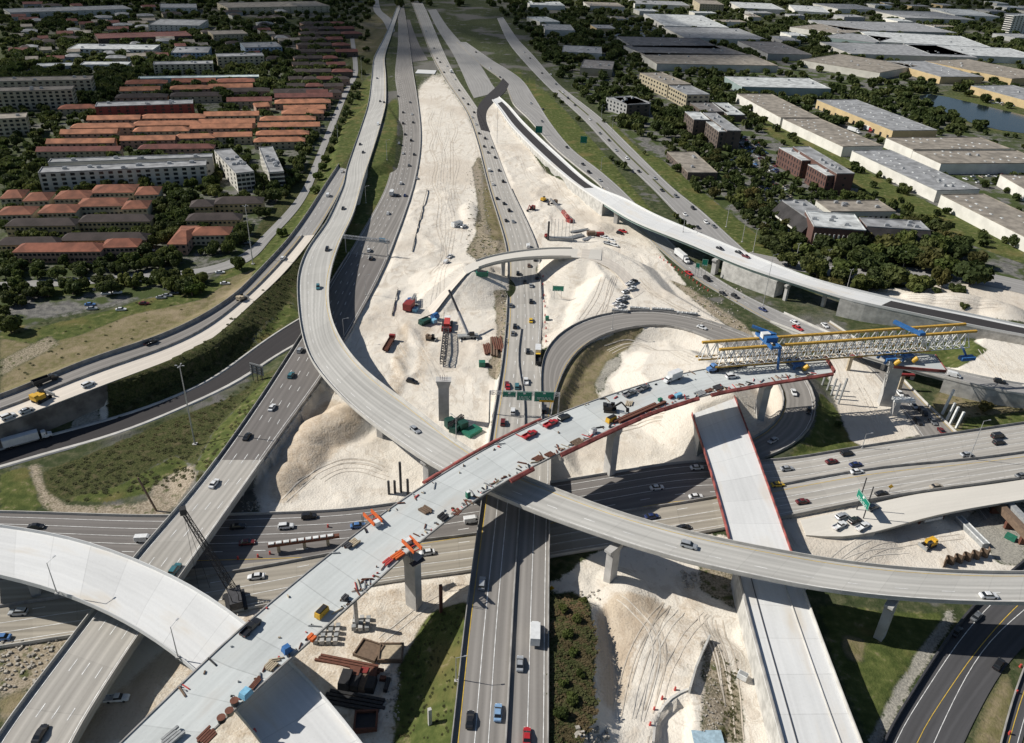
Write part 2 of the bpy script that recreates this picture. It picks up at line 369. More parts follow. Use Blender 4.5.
road_q = structure(surface(rQ, 'dark_ramp_road', M['asphalt_dark']))
road_f = structure(surface(rF, 'loop_road', M['asphalt_mid'], th=.5))
road_i = structure(surface(rI, 'connector_road', M['road_pale']))
road_q2 = structure(surface(rQ2, 'queue_road', M['asphalt_mid']))
road_j = structure(surface(rJ, 'frontage_avenue', M['road_pale']))
road_j2 = structure(surface(rJ2, 'side_street', M['road_pale']))
road_k = structure(surface(rK, 'lower_ramp_road', M['asphalt_ramp']))
road_k2 = structure(surface(rK2, 'lower_edge_road', M['asphalt_ramp']))
# west ramp: old asphalt lanes and the new sand strip beside them
iW = rW.near(300, 232)
rWa = sub(rW.cut(0, iW+1), 0, .48); rWs = sub(rW.cut(0, iW+1), .48, 1); rWf = rW.cut(iW, len(rW.C))
for rb_, nm_, mt_ in ((rM,'merge_apron','road_pale'),(rR,'dark_merge_lane','asphalt_dark'),(rP,'dark_inner_lanes','asphalt'),(rT,'frontage_street','road_pale'),(rU,'far_slip_road','road_pale')): structure(surface(rb_, nm_, M[mt_], th=.25))
road_w = structure(surface(rWa, 'west_ramp_road', M['asphalt_mid'])); road_w2 = structure(surface(rWf, 'west_ramp_road', M['road_pale']))
strip_w = structure(surface(rWs, 'sand_strip', M['sand_road'], th=.35))
_q = P(426,72,.3); _m = MB(); _m.box((0,0,-.3),(22,24,.7)); _o = _m.build('slab', M['deck_white']); _o.location = tuple(_q); tag(_o,'pale concrete slab with dark edges at the top of the long sand strip','slab')
# lane markings
def lane_specs(w, n, edge=1.2, l='y', r='w', off=0):
    pitch = (w-2*edge)/n
    return [(edge+off, 'solid', l)]+[(edge+off+pitch*k, 'dash', 'w') for k in range(1, n)]+[(edge+off+pitch*n, 'solid', r)]
wS = float(np.median(rS.W)); 
lines(rSm, [(1.6,'solid','w'),(5.2,'dash','w'),(8.8,'dash','w'),(12.4,'dash','w'),(-1.6,'solid','w')], road_s)
lines(rSf, [(1.2,'solid','w'),(4.8,'dash','w'),(8.4,'dash','w'),(12.0,'dash','w'),(-1.0,'solid','w')], road_s2)
lines(rNf, [(2.0,'solid','y'),(5.6,'dash','w'),(9.2,'dash','w'),(-3.6,'dash','w'),(-1.0,'solid','w')], road_n)
lines(rEw, [(2.5,'solid','w'),(6.1,'solid','w'),(9.7,'solid','w'),(13.3,'solid','w'),(16.9,'dash','w'),(20.5,'solid','y'),(-2.0,'solid','w'),(-5.6,'solid','w'),(-9.2,'solid','w'),(-12.8,'dash','w'),(-16.4,'solid','y')], road_e)
lines(rF, [(1.2,'solid','w'),(-1.2,'solid','y')], road_f)
lines(rI, [(1.0,'solid','y'),(4.6,'dash','w'),(-1.0,'solid','w')], road_i)
lines(rJ, [(1.0,'solid','w'),(-1.0,'solid','w')], road_j)
lines(rK, [(3.2,'solid','w'),(8.2,'solid','y'),(-7.0,'solid','w')], road_k)
lines(rK2, [(2.0,'solid','y'),(-1,'solid','w')], road_k2)
lines(rWa, [(1.0,'solid','w'),(-1.0,'solid','y')], road_w); lines(rWf, [(1.0,'solid','w'),(5,'dash','w'),(-1.0,'solid','y')], road_w2)
lines(rQ2, [(1.0,'solid','w'),(4.6,'dash','w'),(-1.0,'solid','y')], road_q2)
# grass median of the frontage avenue
for a, b in (((556,92),(582,122)),((590,128),(640,182)),((646,186),(668,206))):
    mr = sub(rJ.cut(rJ.near(*a), rJ.near(*b)+1), .45, .55); MED = structure(surface(mr, 'median', mat('median_grass', (.085,.09,.035), .95, .3, .4), th=.02)); MED.location.z = .03

# ---- walls and barriers along roads on the ground: things of their own ----
def wall_thing(name, label, cat, rib, side, h=.85, w=.45, a=0.0, material=None, base=.003, group=None):
    o = barrier(rib, side, name, material or M['parapet'], None, h, w, a, base); return tag(o, label, cat, group)
def retaining(rib, side, label, material=None, depth=7.5, out=.35):
    """wall face under a road edge going down into the ground, with its coping"""
    o = strip(rib, [(side, -out, -.42), (side, .15, -.42), (side, .15, -depth), (side, -out, -depth)], 'retaining_wall', material or M['mse'])
    return tag(o, label, 'retaining wall')
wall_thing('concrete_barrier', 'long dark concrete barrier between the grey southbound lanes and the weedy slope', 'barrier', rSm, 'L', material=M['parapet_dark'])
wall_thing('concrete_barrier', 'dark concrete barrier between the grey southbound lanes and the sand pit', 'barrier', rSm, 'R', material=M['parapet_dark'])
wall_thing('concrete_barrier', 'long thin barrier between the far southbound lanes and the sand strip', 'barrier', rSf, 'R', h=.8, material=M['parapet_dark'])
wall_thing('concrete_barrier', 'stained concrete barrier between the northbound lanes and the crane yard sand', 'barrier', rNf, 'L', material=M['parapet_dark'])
iNa, iNb = rN.near(516,480), rN.near(534,330)
rNx = rN.cut(iNa, iNb+1)
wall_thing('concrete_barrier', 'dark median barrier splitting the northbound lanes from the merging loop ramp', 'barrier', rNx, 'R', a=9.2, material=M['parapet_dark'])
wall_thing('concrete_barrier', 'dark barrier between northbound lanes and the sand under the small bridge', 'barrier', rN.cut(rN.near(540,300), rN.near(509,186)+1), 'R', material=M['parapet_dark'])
wall_thing('concrete_barrier', 'low barrier along the far edge of the cross highway below the sand pit', 'barrier', rEw, 'L', material=M['parapet'])
wall_thing('concrete_barrier', 'low barrier along the near edge of the cross highway by the pile yard', 'barrier', rEw, 'R', material=M['parapet'])
wall_thing('concrete_barrier', 'median barrier down the middle of the cross highway', 'barrier', rEw, 'R', a=15.2, w=.6, material=M['parapet_dark'])
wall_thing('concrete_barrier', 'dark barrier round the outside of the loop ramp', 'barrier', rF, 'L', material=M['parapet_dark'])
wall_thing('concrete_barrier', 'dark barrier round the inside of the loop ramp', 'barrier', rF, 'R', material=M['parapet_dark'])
wall_thing('concrete_barrier', 'black barrier on the grassy side of the curving lower ramp', 'barrier', rK, 'L', h=1.3, w=1.0, material=M['dark_steel'])
wall_thing('concrete_barrier', 'tall dark barrier on the housing side of the west ramp', 'barrier', rW.cut(0, rW.near(343,160)), 'L', h=1.6, w=.5, material=M['parapet_dark'])
wall_thing('concrete_barrier', 'low dark barrier between the west ramp asphalt and its new sand strip', 'barrier', rWs, 'L', h=.9, material=M['parapet_dark'])
wall_thing('concrete_barrier', 'pale kerb wall along the upper side of the dark ramp below the scrub slope', 'barrier', rQ, 'L', h=.35, w=1.6, a=-1.7, material=M['parapet'])
wall_thing('concrete_barrier', 'broad pale kerb wall along the lower side of the dark ramp', 'barrier', rQ, 'R', h=.4, w=2.4, a=-2.5, material=M['parapet'])
wall_thing('concrete_barrier', 'barrier between the connector road and the wall under the white flyover', 'barrier', rI.cut(rI.near(513,108), rI.near(611,192)), 'L', material=M['parapet'])
wall_thing('concrete_barrier', 'barrier beside the queueing cars below the launching girder', 'barrier', rQ2, 'R', material=M['parapet'])
wall_thing('concrete_barrier', 'short barrier at the traffic cones by the lower edge road', 'barrier', rK2, 'L', material=M['parapet_dark'])
retaining(rSm.cut(0, rSm.near(352,325)), 'R', 'retaining wall holding the southbound lanes above the sand pit', depth=7)
retaining(rNx, 'L', 'retaining wall holding the northbound lanes above the green containers', depth=7.5)
iw = rW.near(112, 383)
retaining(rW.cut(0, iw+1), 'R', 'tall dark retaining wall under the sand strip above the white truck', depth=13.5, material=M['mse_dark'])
tip = rW.R[iw]; fwd = rW.T[iw]; xx = rW.X[iw]
mb = MB(); q0 = tip+xx*.1; q1 = q0+xx*17-fwd*4
mb.add([q0+[0,0,-.5], q0+fwd*1+[0,0,-.5], q0+fwd*1+[0,0,-14], q0+[0,0,-14]], [(0,1,2,3)])

# ---- bridges and flyovers: each one thing with its parts ----
def bridge(name, label, cat, rib, material, girder=2.0, inset=1.6, ph=.9, para=('L', 'R'), pm=None, gm=None, solid=None, th=.32, pw=.4):
    t = thing(name, label, cat, tuple(rib.C[len(rib.C)//2]))
    def par(o): 
        o.parent = t; o.matrix_parent_inverse = Matrix.Translation(t.location).inverted(); return o
    dk = par(surface(rib, 'deck', material, None, th))
    for sd in para: par(barrier(rib, sd, 'parapet', pm or M['parapet'], None, ph, pw))
    if girder: par(strip(rib, [('L', inset, -th-.003), ('R', inset, -th-.003), ('R', inset*1.4, -th-girder), ('L', inset*1.4, -th-girder)], 'girder', gm or M['girder']))
    if solid:
        for i0, i1, depth in solid: par(strip(rib.cut(i0, i1), [('L', .12, -th-.003), ('R', .12, -th-.003), ('R', .12, -depth), ('L', .12, -depth)], 'wall', M['mse']))
    t['_par'] = 1; return t, dk, par
def pier(par, px, py, ztop, w=2.6, d=2.2, rz=0.0, z0=-1.0, cap=None, caph=2.2, xy=None):
    b = P(px, py, 0.0) if xy is None else xy
    mb = MB(); h = ztop-z0
    mb.box((b[0], b[1], z0), (w, d, h-caph), rz)
    cw = cap or w*1.9
    # flared head
    ca, sa = math.cos(rz), math.sin(rz); vs = []
    for z, ww in ((ztop-caph, w), (ztop-caph*.35, cw), (ztop, cw)):
        for x, y in ((-ww/2, -d/2), (ww/2, -d/2), (ww/2, d/2), (-ww/2, d/2)): vs.append((b[0]+x*ca-y*sa, b[1]+x*sa+y*ca, z))
    mb.add(vs, [(0,1,5,4),(1,2,6,5),(2,3,7,6),(3,0,4,7),(4,5,9,8),(5,6,10,9),(6,7,11,10),(7,4,8,11),(8,9,10,11),(3,2,1,0)])
    return par(mb.build('pier', M['pier']))
def ang(rib, i): return math.atan2(rib.X[i][1], rib.X[i][0])

# southbound bridge over the cross highway
tS, dS, parS = bridge('road_bridge', 'older concrete bridge carrying the southbound lanes over the cross highway', 'bridge', rSb, M['concrete_old'], girder=1.5, inset=.15, ph=1.0, pm=M['parapet'], gm=M['girder'])
lines(rSb, [(1.6,'solid','w'),(5.2,'dash','w'),(8.8,'dash','w'),(12.4,'dash','w'),(-1.2,'solid','w')], dS)
for c in list(dS.children): c.pop('kind', None)
for (px,py) in ((243,505),(195,585),(150,655),(84,745)):
    i = rSb.near(px, py-18)
    for f in (.25, .75):
        q = rSb.L[i]*(1-f)+rSb.R[i]*f; pier(parS, 0, 0, q[2]-1.85, 1.6, 1.6, ang(rSb, i), cap=5.0, caph=1.4, xy=q)
# northbound bridge
tN, dN, parN = bridge('road_bridge', 'worn grey bridge carrying the northbound lanes towards the bottom of the photo', 'bridge', rNb, M['asphalt_mid'], girder=1.5, inset=.15, ph=1.0, pm=M['parapet_dark'], gm=M['girder'], solid=[(0, rNb.near(510,600), 8)])
lines(rNb, [(1.6,'solid','y'),(5.2,'solid','w'),(8.2,'solid','w'),(-1.2,'solid','w'),(-4.8,'solid','w')], dN)
parN(barrier(rNb, 'R', 'median_barrier', M['parapet_dark'], None, .9, .5, 9.2))
for (px,py) in ((505,575),(512,535),(516,500)):
    i = rNb.near(px, py-18)
    for f in (.15, .5, .85):
        q = rNb.L[i]*(1-f)+rNb.R[i]*f; pier(parN, 0, 0, q[2]-1.85, 1.5, 1.5, ang(rNb, i), cap=6, caph=1.3, xy=q)
# cross highway, raised eastern length
tE, dE, parE = bridge('road_bridge', 'wide pale concrete bridge carrying the cross highway over the queue of cars', 'bridge', rEe, M['concrete_old'], girder=1.4, inset=.3, ph=.85, pm=M['parapet_dark'], solid=[(0, rEe.near(880,470), 7.5)])
lines(rEe, [(2.5,'solid','w'),(6.1,'solid','w'),(9.7,'solid','w'),(13.3,'solid','w'),(-2.2,'solid','w'),(-5.8,'solid','w'),(-9.4,'solid','w'),(-13.0,'solid','y')], dE)
parE(barrier(rEe, 'R', 'median_barrier', M['parapet_dark'], None, .9, .6, 15.2))
for i in (rEe.near(890,470), rEe.near(960,460), rEe.near(1020,455)):
    for f in (.2, .5, .8):
        q = rEe.L[i]*(1-f)+rEe.R[i]*f; pier(parE, 0, 0, q[2]-1.75, 1.5, 1.5, ang(rEe, i), cap=7, caph=1.3, xy=q)
# the widened slab beside it
rEx = Rib([(800,520,806,535,3.0),(838,513,843,541,4.0),(890,499,893,527,5.0),(930,491,935,514,5.6),(970,487.5,976,507,6.1),(1040,477,1045,496,6.4),(1100,468,1100,488,6.4)], name='widening slab')
tX, dX, parX = bridge('road_widening', 'new pale concrete slab widening the near edge of the cross highway above rusty girders', 'bridge slab', rEx, M['deck_sand'], girder=1.2, inset=.5, para=(), solid=[(0, rEx.near(890,513), 6)])
# curved flyover
tA, dA, parA = bridge('curved_flyover', 'long curved flyover of worn concrete sweeping under the unfinished viaduct', 'flyover', rA, M['concrete_fly'], girder=2.0, inset=2.2, ph=.95, solid=[(0, rA.near(352,203), 8)])
for rb_, nm_ in ((rGw,'sand_ramp'),(rGe,'sand_ramp')): structure(surface(rb_, nm_, M['sand_road'], th=.25))
lines(rA, [(1.6,'solid','w'),(-1.6,'solid','y'),(5.2,'dash','w')], dA)
for c in list(dA.children): c.pop('kind', None)
for (px,py) in ((346,283),(428,490),(608,587),(878,641)):
    b = P(px,py,0); i = int(np.argmin(((rA.C[:,:2]-b[:2])**2).sum(1))); q = rA.C[i]
    pier(parA, 0, 0, q[2]-2.3, 3.4, 2.2, ang(rA, i), xy=q if px in (346,) else (b*.75+q*.25)*[1,1,0], cap=6)
for px,py in ((312,300),(330,370),(372,415)):
    i = rA.near(px,py); pier(parA, 0, 0, rA.C[i][2]-2.3, 3.2, 2.2, ang(rA, i), xy=rA.C[i], cap=6)
# unfinished viaduct
tB, dB, parB = bridge('unfinished_viaduct', 'highest new viaduct, pale unfinished deck with red edge forms and work vehicles', 'viaduct', rB, M['deck_new'], girder=2.2, inset=2.4, para=())
parB(strip(rB, [('L', -.1, -.34), ('L', .25, -.34), ('L', .25, .25), ('L', -.1, .25)], 'kerb', M['parapet_dark'])); 
parB(strip(rB, [('R', -.1, -.34), ('R', .25, -.34), ('R', .25, .25), ('R', -.1, .25)], 'kerb', M['parapet_dark']))
iR0 = rB.near(420,515); rBr = rB.cut(iR0, len(rB.C))
def edge_forms(rib, side, prof, i0, i1, seed):
    rg = random.Random(seed); i = i0
    while i < i1-1:
        j = min(i1-1, i+rg.choice((1, 1, 2)))
        if rg.random() < .86:
            r2 = object.__new__(Rib); r2.L = rib.L[i:j+1].copy(); r2.R = rib.R[i:j+1].copy(); r2.L[-1] = r2.L[-1]*.985+r2.L[-2]*.015; r2.R[-1] = r2.R[-1]*.985+r2.R[-2]*.015; r2.update()
            dz = rg.uniform(-.12, .12); parB(strip(r2, [(side, x+rg.uniform(-.04, .0), z+dz) for x, z in prof], 'edge_form', M['red_rail']))
        i = j
edge_forms(rB, 'L', ((-1.5,-.5),(-.12,-.5),(-.12,.4),(-.5,.6),(-1.5,.1)), rB.near(440,483), rB.near(575,422), 1)
edge_forms(rB, 'R', ((-1.3,-.5),(-.12,-.5),(-.12,.4),(-.5,.6),(-1.3,.1)), rB.near(495,478), len(rB.C), 2)
e = len(rB.C)-1; mbx = MB(); mbx.bar(tuple(rB.at(e, 0, False, .5)+rB.T[e]*.5), tuple(rB.at(e, 0, True, .5)+rB.T[e]*.5), .8, 1.2); parB(mbx.build('edge_form', M['red_rail']))
for (px,py,w) in ((414,606,3.6),(609,474,3.4),(757,424,4.2)):
    b = P(px,py,0); i = int(np.argmin(((rB.C[:,:2]-b[:2])**2).sum(1)))
    pier(parB, 0, 0, rB.C[i][2]-2.5, w, 2.6, ang(rB, i), xy=b, cap=w*1.5, caph=3)
# white ramp deck under it
tC, dC, parC = bridge('white_ramp_deck', 'brand new white curved deck passing beneath the unfinished viaduct', 'flyover', rC, M['deck_white'], girder=2.0, inset=2.0, ph=.95, pm=M['deck_white'], gm=M['girder_green'])
for px,py in ((30,560),(215,650),(330,740)):
    i = rC.near(px,py); pier(parC, 0, 0, rC.C[i][2]-2.3, 3.2, 2.2, ang(rC, i), xy=rC.C[i], cap=6)
# straight deck
tD, dD, parD = bridge('straight_deck', 'straight white deck with red side rails crossing under the curved flyover', 'bridge', rD, M['deck_white'], girder=1.6, inset=.5, ph=.9, para=(), solid=[(0, rD.near(720,440), 9.2), (rD.near(768,560), len(rD.C), 9.4)])
rDa, rDb = rD.cut(0, rD.near(770,562)), rD.cut(rD.near(770,560), len(rD.C))
parD(strip(rDa, [('L', -.3, -.5), ('L', .0, -.5), ('L', .0, .85), ('L', -.3, .85)], 'side_rail', M['red_rail']))
parD(strip(rDa, [('R', -.3, -.5), ('R', .0, -.5), ('R', .0, .85), ('R', -.3, .85)], 'side_rail', M['red_rail']))
parD(barrier(rDb, 'L', 'parapet', M['parapet_dark'], None, .95, .5)); parD(barrier(rDb, 'R', 'parapet', M['parapet'], None, .9, .5)); parD(barrier(rDb, 'R', 'kerb', M['parapet'], None, .35, .3, 4.6))
parD(barrier(rDb, 'L', 'kerb', M['dark_steel'], None, .3, .18, 3.4))
for px,py in ((722,480),(745,520)):
    i = rD.near(px,py)
    for f in (.2,.8): q = rD.L[i]*(1-f)+rD.R[i]*f; pier(parD, 0, 0, 6.6, 1.6, 1.6, ang(rD, i), xy=q, cap=4, caph=1.2)
# small bridge
tG, dG, parG = bridge('small_sand_bridge', 'short sand covered bridge arching over the northbound lanes', 'bridge', rG, M['deck_sand'], girder=1.6, inset=1.3, ph=.8, pm=M['deck_sand'], para=())
for sd in ('L','R'): parG(barrier(rG.cut(rG.near(480,263), rG.near(577,252)), sd, 'parapet', M['deck_sand'], None, .8, .4))
i = rG.near(558,252); b = P(558,280,0); pier(parG, 0, 0, rG.C[i][2]-1.9, 3.0, 1.8, ang(rG, i), xy=rG.C[i], cap=5)
i = rG.near(499,258); pier(parG, 0, 0, rG.C[i][2]-1.9, 3.0, 1.8, ang(rG, i), xy=rG.C[i], cap=5)
# white flyover in the background
iH0 = rH.near(612,205); iH1, iH2 = rH.near(720,252), rH.near(780,272); iH3 = rH.near(842,296)
tH, dH, parH = bridge('white_flyover', 'long new white flyover with green steel girder descending past the office park', 'flyover', rH, M['deck_white'], girder=1.7, inset=.9, ph=.9, pm=M['deck_white'], gm=M['girder_green'],
   solid=[(0, iH0, 11.5), (iH3, len(rH.C), 10.5)])
parH(strip(rH.cut(rH.near(731,257), rH.near(781,275)+1), [('L', .3, -2.1), ('R', 5.5, -2.1), ('R', 5.5, -11.5), ('L', .3, -11.5)], 'wall', M['mse']))
for s_, e_ in ((0.30, .55),):
    dk = structure(surface(sub(rH.cut(rH.near(498,104), rH.near(590,190)), .25, .8), 'fresh_lane', M['asphalt_dark'], th=.02)); 
    dk.location.z = .02; dk['kind'] = 'structure'
dk2 = surface(sub(rH.cut(rH.near(880,302), len(rH.C)), .2, .82), 'fresh_lane', M['asphalt_dark'], th=.02); dk2.location.z = .02; structure(dk2)
i = rH.near(619,208); pier(parH, 0, 0, 8.3, 4.0, 2.4, ang(rH, i), xy=rH.L[i]*.75+rH.R[i]*.25, cap=6)
pier(parH, 0, 0, 8.6, 4.0, 2.4, ang(rH, iH1), xy=rH.L[iH1]*.9+rH.R[iH1]*.1, cap=6)
i = rH.near(796,285); pier(parH, 0, 0, 8.6, 1.6, 1.6, ang(rH, i), xy=rH.L[i]*.9+rH.R[i]*.1, cap=3.5)
i = rH.near(820,290); pier(parH, 0, 0, 8.0, 1.6, 1.6, ang(rH, i), xy=rH.L[i]*.4+rH.R[i]*.6, cap=3.5)
# short overpass
t2, d2, par2 = bridge('short_overpass', 'low overpass taking lanes over the queue of cars beneath the launching girder', 'bridge', rI2, M['road_pale'], girder=1.2, inset=.4, ph=.85, solid=[(0, rI2.near(845,348), 5), (rI2.near(952,376), len(rI2.C), 7)])
lines(rI2, [(1.0,'solid','y'),(-1.0,'solid','w')], d2)
for px,py in ((880,360),(915,368)):
    i = rI2.near(px,py); pier(par2, 0, 0, rI2.C[i][2]-1.55, 1.4, 1.4, ang(rI2, i), xy=rI2.C[i], cap=5, caph=1.2)
ALLDECKS = [tS,tN,tE,tX,tA,tB,tC,tD,tG,tH,t2]
for t in ALLDECKS:
    if '_par' in t: del t['_par']
    for c in t.children_recursive:
        if 'kind' in c: del c['kind']
# ------------------------------------------------------------------ terrain: one sheet, finer where the photo is near
def axis(lo, hi, step, far_lo, far_hi):
    a = list(np.arange(lo, hi+1e-6, step)); s = step; x = hi
    while x < far_hi: s *= 1.25; x += s; a.append(x)
    s = step; x = lo; b = []
    while x > far_lo: s *= 1.25; x -= s; b.append(x)
    return np.array(b[::-1]+a)
GX = axis(-290, 330, 1.0, -9000, 9000)
GY1 = axis(96, 420, 1.0, -1500, 421)[:-1]
GY2 = axis(421.5, 760, 1.6, 421, 22000)
GY = np.unique(np.concatenate([GY1[GY1 < 421], GY2[GY2 >= 421.5]]))
XX, YY = np.meshgrid(GX, GY)          # rows: y
SH = XX.shape
X = XX.ravel(); Y = YY.ravel()
def vnoise(x, y, scale, seed):
    rng = np.random.RandomState(seed); T = rng.rand(256, 256)
    u, v = x/scale, y/scale; i, j = np.floor(u).astype(int), np.floor(v).astype(int)
    fu, fv = u-i, v-j; fu = fu*fu*(3-2*fu); fv = fv*fv*(3-2*fv)
    g = lambda a, b: T[a % 256, b % 256]
    return (g(i, j)*(1-fu)+g(i+1, j)*fu)*(1-fv)+(g(i, j+1)*(1-fu)+g(i+1, j+1)*fu)*fv
def fbm(x, y, scale, seed, o=4):
    s = 0; a = 1; t = 0
    for k in range(o): s = s+a*vnoise(x, y, scale/2**k, seed+k); t += a; a *= .5
    return s/t
Z = np.zeros(len(X))
def pix(x, y, z):
    v = np.stack([x, y, z-CAMH]); zc = FW@v; zc = np.where(zc < 1, np.nan, zc)
    return PW/2+FOC*(RT@v)/zc, PH/2-FOC*(UP@v)/zc
def rib_dist(rib, pad, step=1):
    """nearest centre-line segment: signed cross distance, half width, height"""
    C = rib.C[::step]; Wd = rib.W[::step]/2
    lo, hi = C[:, :2].min(0)-pad-20, C[:, :2].max(0)+pad+20
    sel = np.where((X > lo[0]) & (X < hi[0]) & (Y > lo[1]) & (Y < hi[1]))[0]
    best = np.full(len(sel), 1e9); sg = np.zeros(len(sel)); hw = np.zeros(len(sel)); zz = np.zeros(len(sel))
    p = np.stack([X[sel], Y[sel]], 1)
    for i in range(len(C)-1):
        a, b = C[i, :2], C[i+1, :2]; d = b-a; L2 = d@d
        t = np.clip(((p-a)@d)/L2, 0, 1); q = p-(a+t[:, None]*d); r = np.hypot(q[:, 0], q[:, 1]); m = r < best
        best[m] = r[m]; cr = d[0]*q[:, 1]-d[1]*q[:, 0]; sg[m] = np.sign(cr[m]); hw[m] = (Wd[i]*(1-t)+Wd[i+1]*t)[m]; zz[m] = (C[i, 2]*(1-t)+C[i+1, 2]*t)[m]
    return sel, best-hw, sg, zz
WALL = 1e6
near_road = np.full(len(X), 1e9); FLAT = []
# base relief first: piles and plateaus (pixel, radius m, height m)
def pile(px, py, r, h, ry=None, rot=0, p=2):
    c = P(px, py, 0); dx, dy = X-c[0], Y-c[1]; ca, sa = math.cos(rot), math.sin(rot)
    u = (dx*ca+dy*sa)/r; v = (-dx*sa+dy*ca)/(ry or r); d = np.sqrt(u*u+v*v)
    return h*np.clip(1-d**p/ (1.0), 0, 1)**(1.2) if p == 2 else h*np.clip(1-d, 0, 1)
def poly_plateau(pts, slope):
    """polygon corners (px,py,z): height inside by inverse distance, falling off outside"""
    W3 = np.array([P(a, b, z) for a, b, z in pts]); n = len(W3)
    lo, hi = W3[:, :2].min(0)-40, W3[:, :2].max(0)+40
    sel = np.where((X > lo[0]) & (X < hi[0]) & (Y > lo[1]) & (Y < hi[1]))[0]; x, y = X[sel], Y[sel]
    inside = np.zeros(len(sel), bool); dist = np.full(len(sel), 1e9); num = 0; den = 0
    for i in range(n):
        a, b = W3[i], W3[(i+1) % n]
        c = ((a[1] > y) != (b[1] > y)) & (x < (b[0]-a[0])*(y-a[1])/(b[1]-a[1]+1e-12)+a[0]); inside ^= c
        d = b[:2]-a[:2]; t = np.clip(((x-a[0])*d[0]+(y-a[1])*d[1])/(d@d), 0, 1)
        r = np.hypot(x-a[0]-t*d[0], y-a[1]-t*d[1]); dist = np.minimum(dist, r)
        zz = a[2]*(1-t)+b[2]*t; w = 1/(r+.5)**2; num = num+w*zz; den = den+w
    h = num/den-np.where(inside, 0, dist*slope); Z[sel] = np.maximum(Z[sel], h)
# bumpy fill everywhere the works are (faded near roads below)
amp = np.clip(1-np.abs(X)/320, 0, 1)*np.clip((820-Y)/300, 0, 1)
_rid = 1-np.abs(2*fbm(X, Y, 30, 21, 4)-1)
Z += amp*(1.1*(fbm(X, Y, 22, 3)-.5)+.75*(fbm(X, Y, 7, 9, 4)-.5)+1.1*np.clip(_rid-.72, 0, 1)*3*(vnoise(X, Y, 60, 44) > .45))
Z += amp*.34*(fbm(X, Y, 3.2, 61, 2)-.5)
Z = np.maximum(Z, -.35)
for a in ((330,432,17,6.5,11,.5),(352,418,13,5.5,9,.3),(300,455,11,4,14,.2),(280,480,10,3),(905,513,7,2.6),(958,304,22,5,12),(920,300,10,3),(1000,312,14,4),(640,640,13,2.5,20,.3),(625,600,10,2,14),(700,650,9,2.6,16,.9),(690,700,10,2.2,14),(590,735,8,3),
          (560,182,14,3),(540,170,10,2.5),(600,228,10,2),(470,215,7,2.2,26,.1),(412,335,4,1.2,16,.4),(399,368,3,1.4,12,.4),(600,275,13,4,8),(930,520,6,1.5)):
    Z = np.maximum(Z, pile(*a)+Z*.5)
Z += amp*np.clip((Z-.6)/3, 0, 1)*1.6*(fbm(X, Y, 7, 31, 4)-.5)
# sand ramps up to the small bridge, the central plateau and the straight deck's abutment
poly_plateau([(464,263,9.6),(468,271,9.8),(455,281,7.5),(440,294,3),(420,306,.4),(408,288,.4),(432,276,3),(450,268,7)], .28)
poly_plateau([(590,248,10.4),(604,246,10),(640,262,6.5),(662,288,5.5),(735,330,5),(690,313,5),(650,309,5),(612,311,4.6),(572,326,4.2),(588,296,5),(606,272,8),(592,260,10.2)], .6)
poly_plateau([(786,522,2.6),(800,548,2.4),(852,548,2.2),(866,530,3.4),(842,514,3.9)], .3)
poly_plateau([(696,408,9.4),(733,394,9.4),(716,366,9),(690,350,7),(650,352,5),(640,372,5.5),(664,394,7.5)], .5)
poly_plateau([(985,338,7),(1024,345,7),(1100,360,7),(1100,386,6.5),(1024,384,6.5),(960,368,6)], .7)
poly_plateau([(549,600,6.4),(588,604,6.0),(592,650,6),(592,712,5.6),(578,745,6),(578,800,6),(549,800,6.5)], .85)
rest = Z.copy()
def flatten(rib, sl, sr, th=.3, pad=None, ground=True):
    mx = max(rib.C[:, 2].max(), 1); pad = pad or mx/.4+14
    sel, d, sg, z = rib_dist(rib, pad, 1)
    z = z-th
    s = np.where(sg > 0, sl, sr)      # left of travel is +
    h = z-s*np.maximum(d, 0)
    up = (d > 0) & (h > Z[sel]); Z[sel[up]] = h[up]
    ins = d <= .6; Z[sel[ins]] = np.where(sl*sr > 0, z[ins], z[ins])
    # ease the bumps down to road level beside it
    t = np.clip((d-.6)/7, 0, 1); m = (d > .6) & (d < 7.6)
    lim = np.maximum(z-.02+2.4*t, h); k = m & (Z[sel] > lim); Z[sel[k]] = lim[k]
# ground roads (left slope, right slope): big numbers are walls
for rib, a, b in ((rI,.5,.5),(rQ2,.8,.8),(rJ,.5,.5),(rJ2,.5,.5),(rK,.5,.5),(rK2,.5,.5),(rEw,.6,.6),(rQ,.5,.5),(rSf,.5,.5),(rM,.5,.5),(rR,.5,.5),(rP,.5,.5),(rT,.5,.5),(rU,.5,.5)): flatten(rib, a, b, .25)
flatten(rNb.cut(0, rNb.near(510,603)), .55, WALL, .5); flatten(rSm, .42, WALL, .35); flatten(rF, .5, .75, .4); flatten(rNx, WALL, .55, .35)
flatten(rN.cut(rN.near(534,330), len(rN.C)), .5, .5, .35)
iw0 = rW.near(112,383)
flatten(rW.cut(0, iw0+1), .42, WALL, .35); flatten(rW.cut(iw0-1, len(rW.C)), .42, .45, .35)
flatten(rEe.cut(0, rEe.near(860,460)), .6, .6, .6)
flatten(rA.cut(0, rA.near(350,158)), .45, .6, .5); flatten(rGw, .45, .45, .1); flatten(rGe, .6, .6, .1)
for rib in (rQ, rEw): flatten(rib, WALL, WALL, .25)
Zg = Z.reshape(SH)
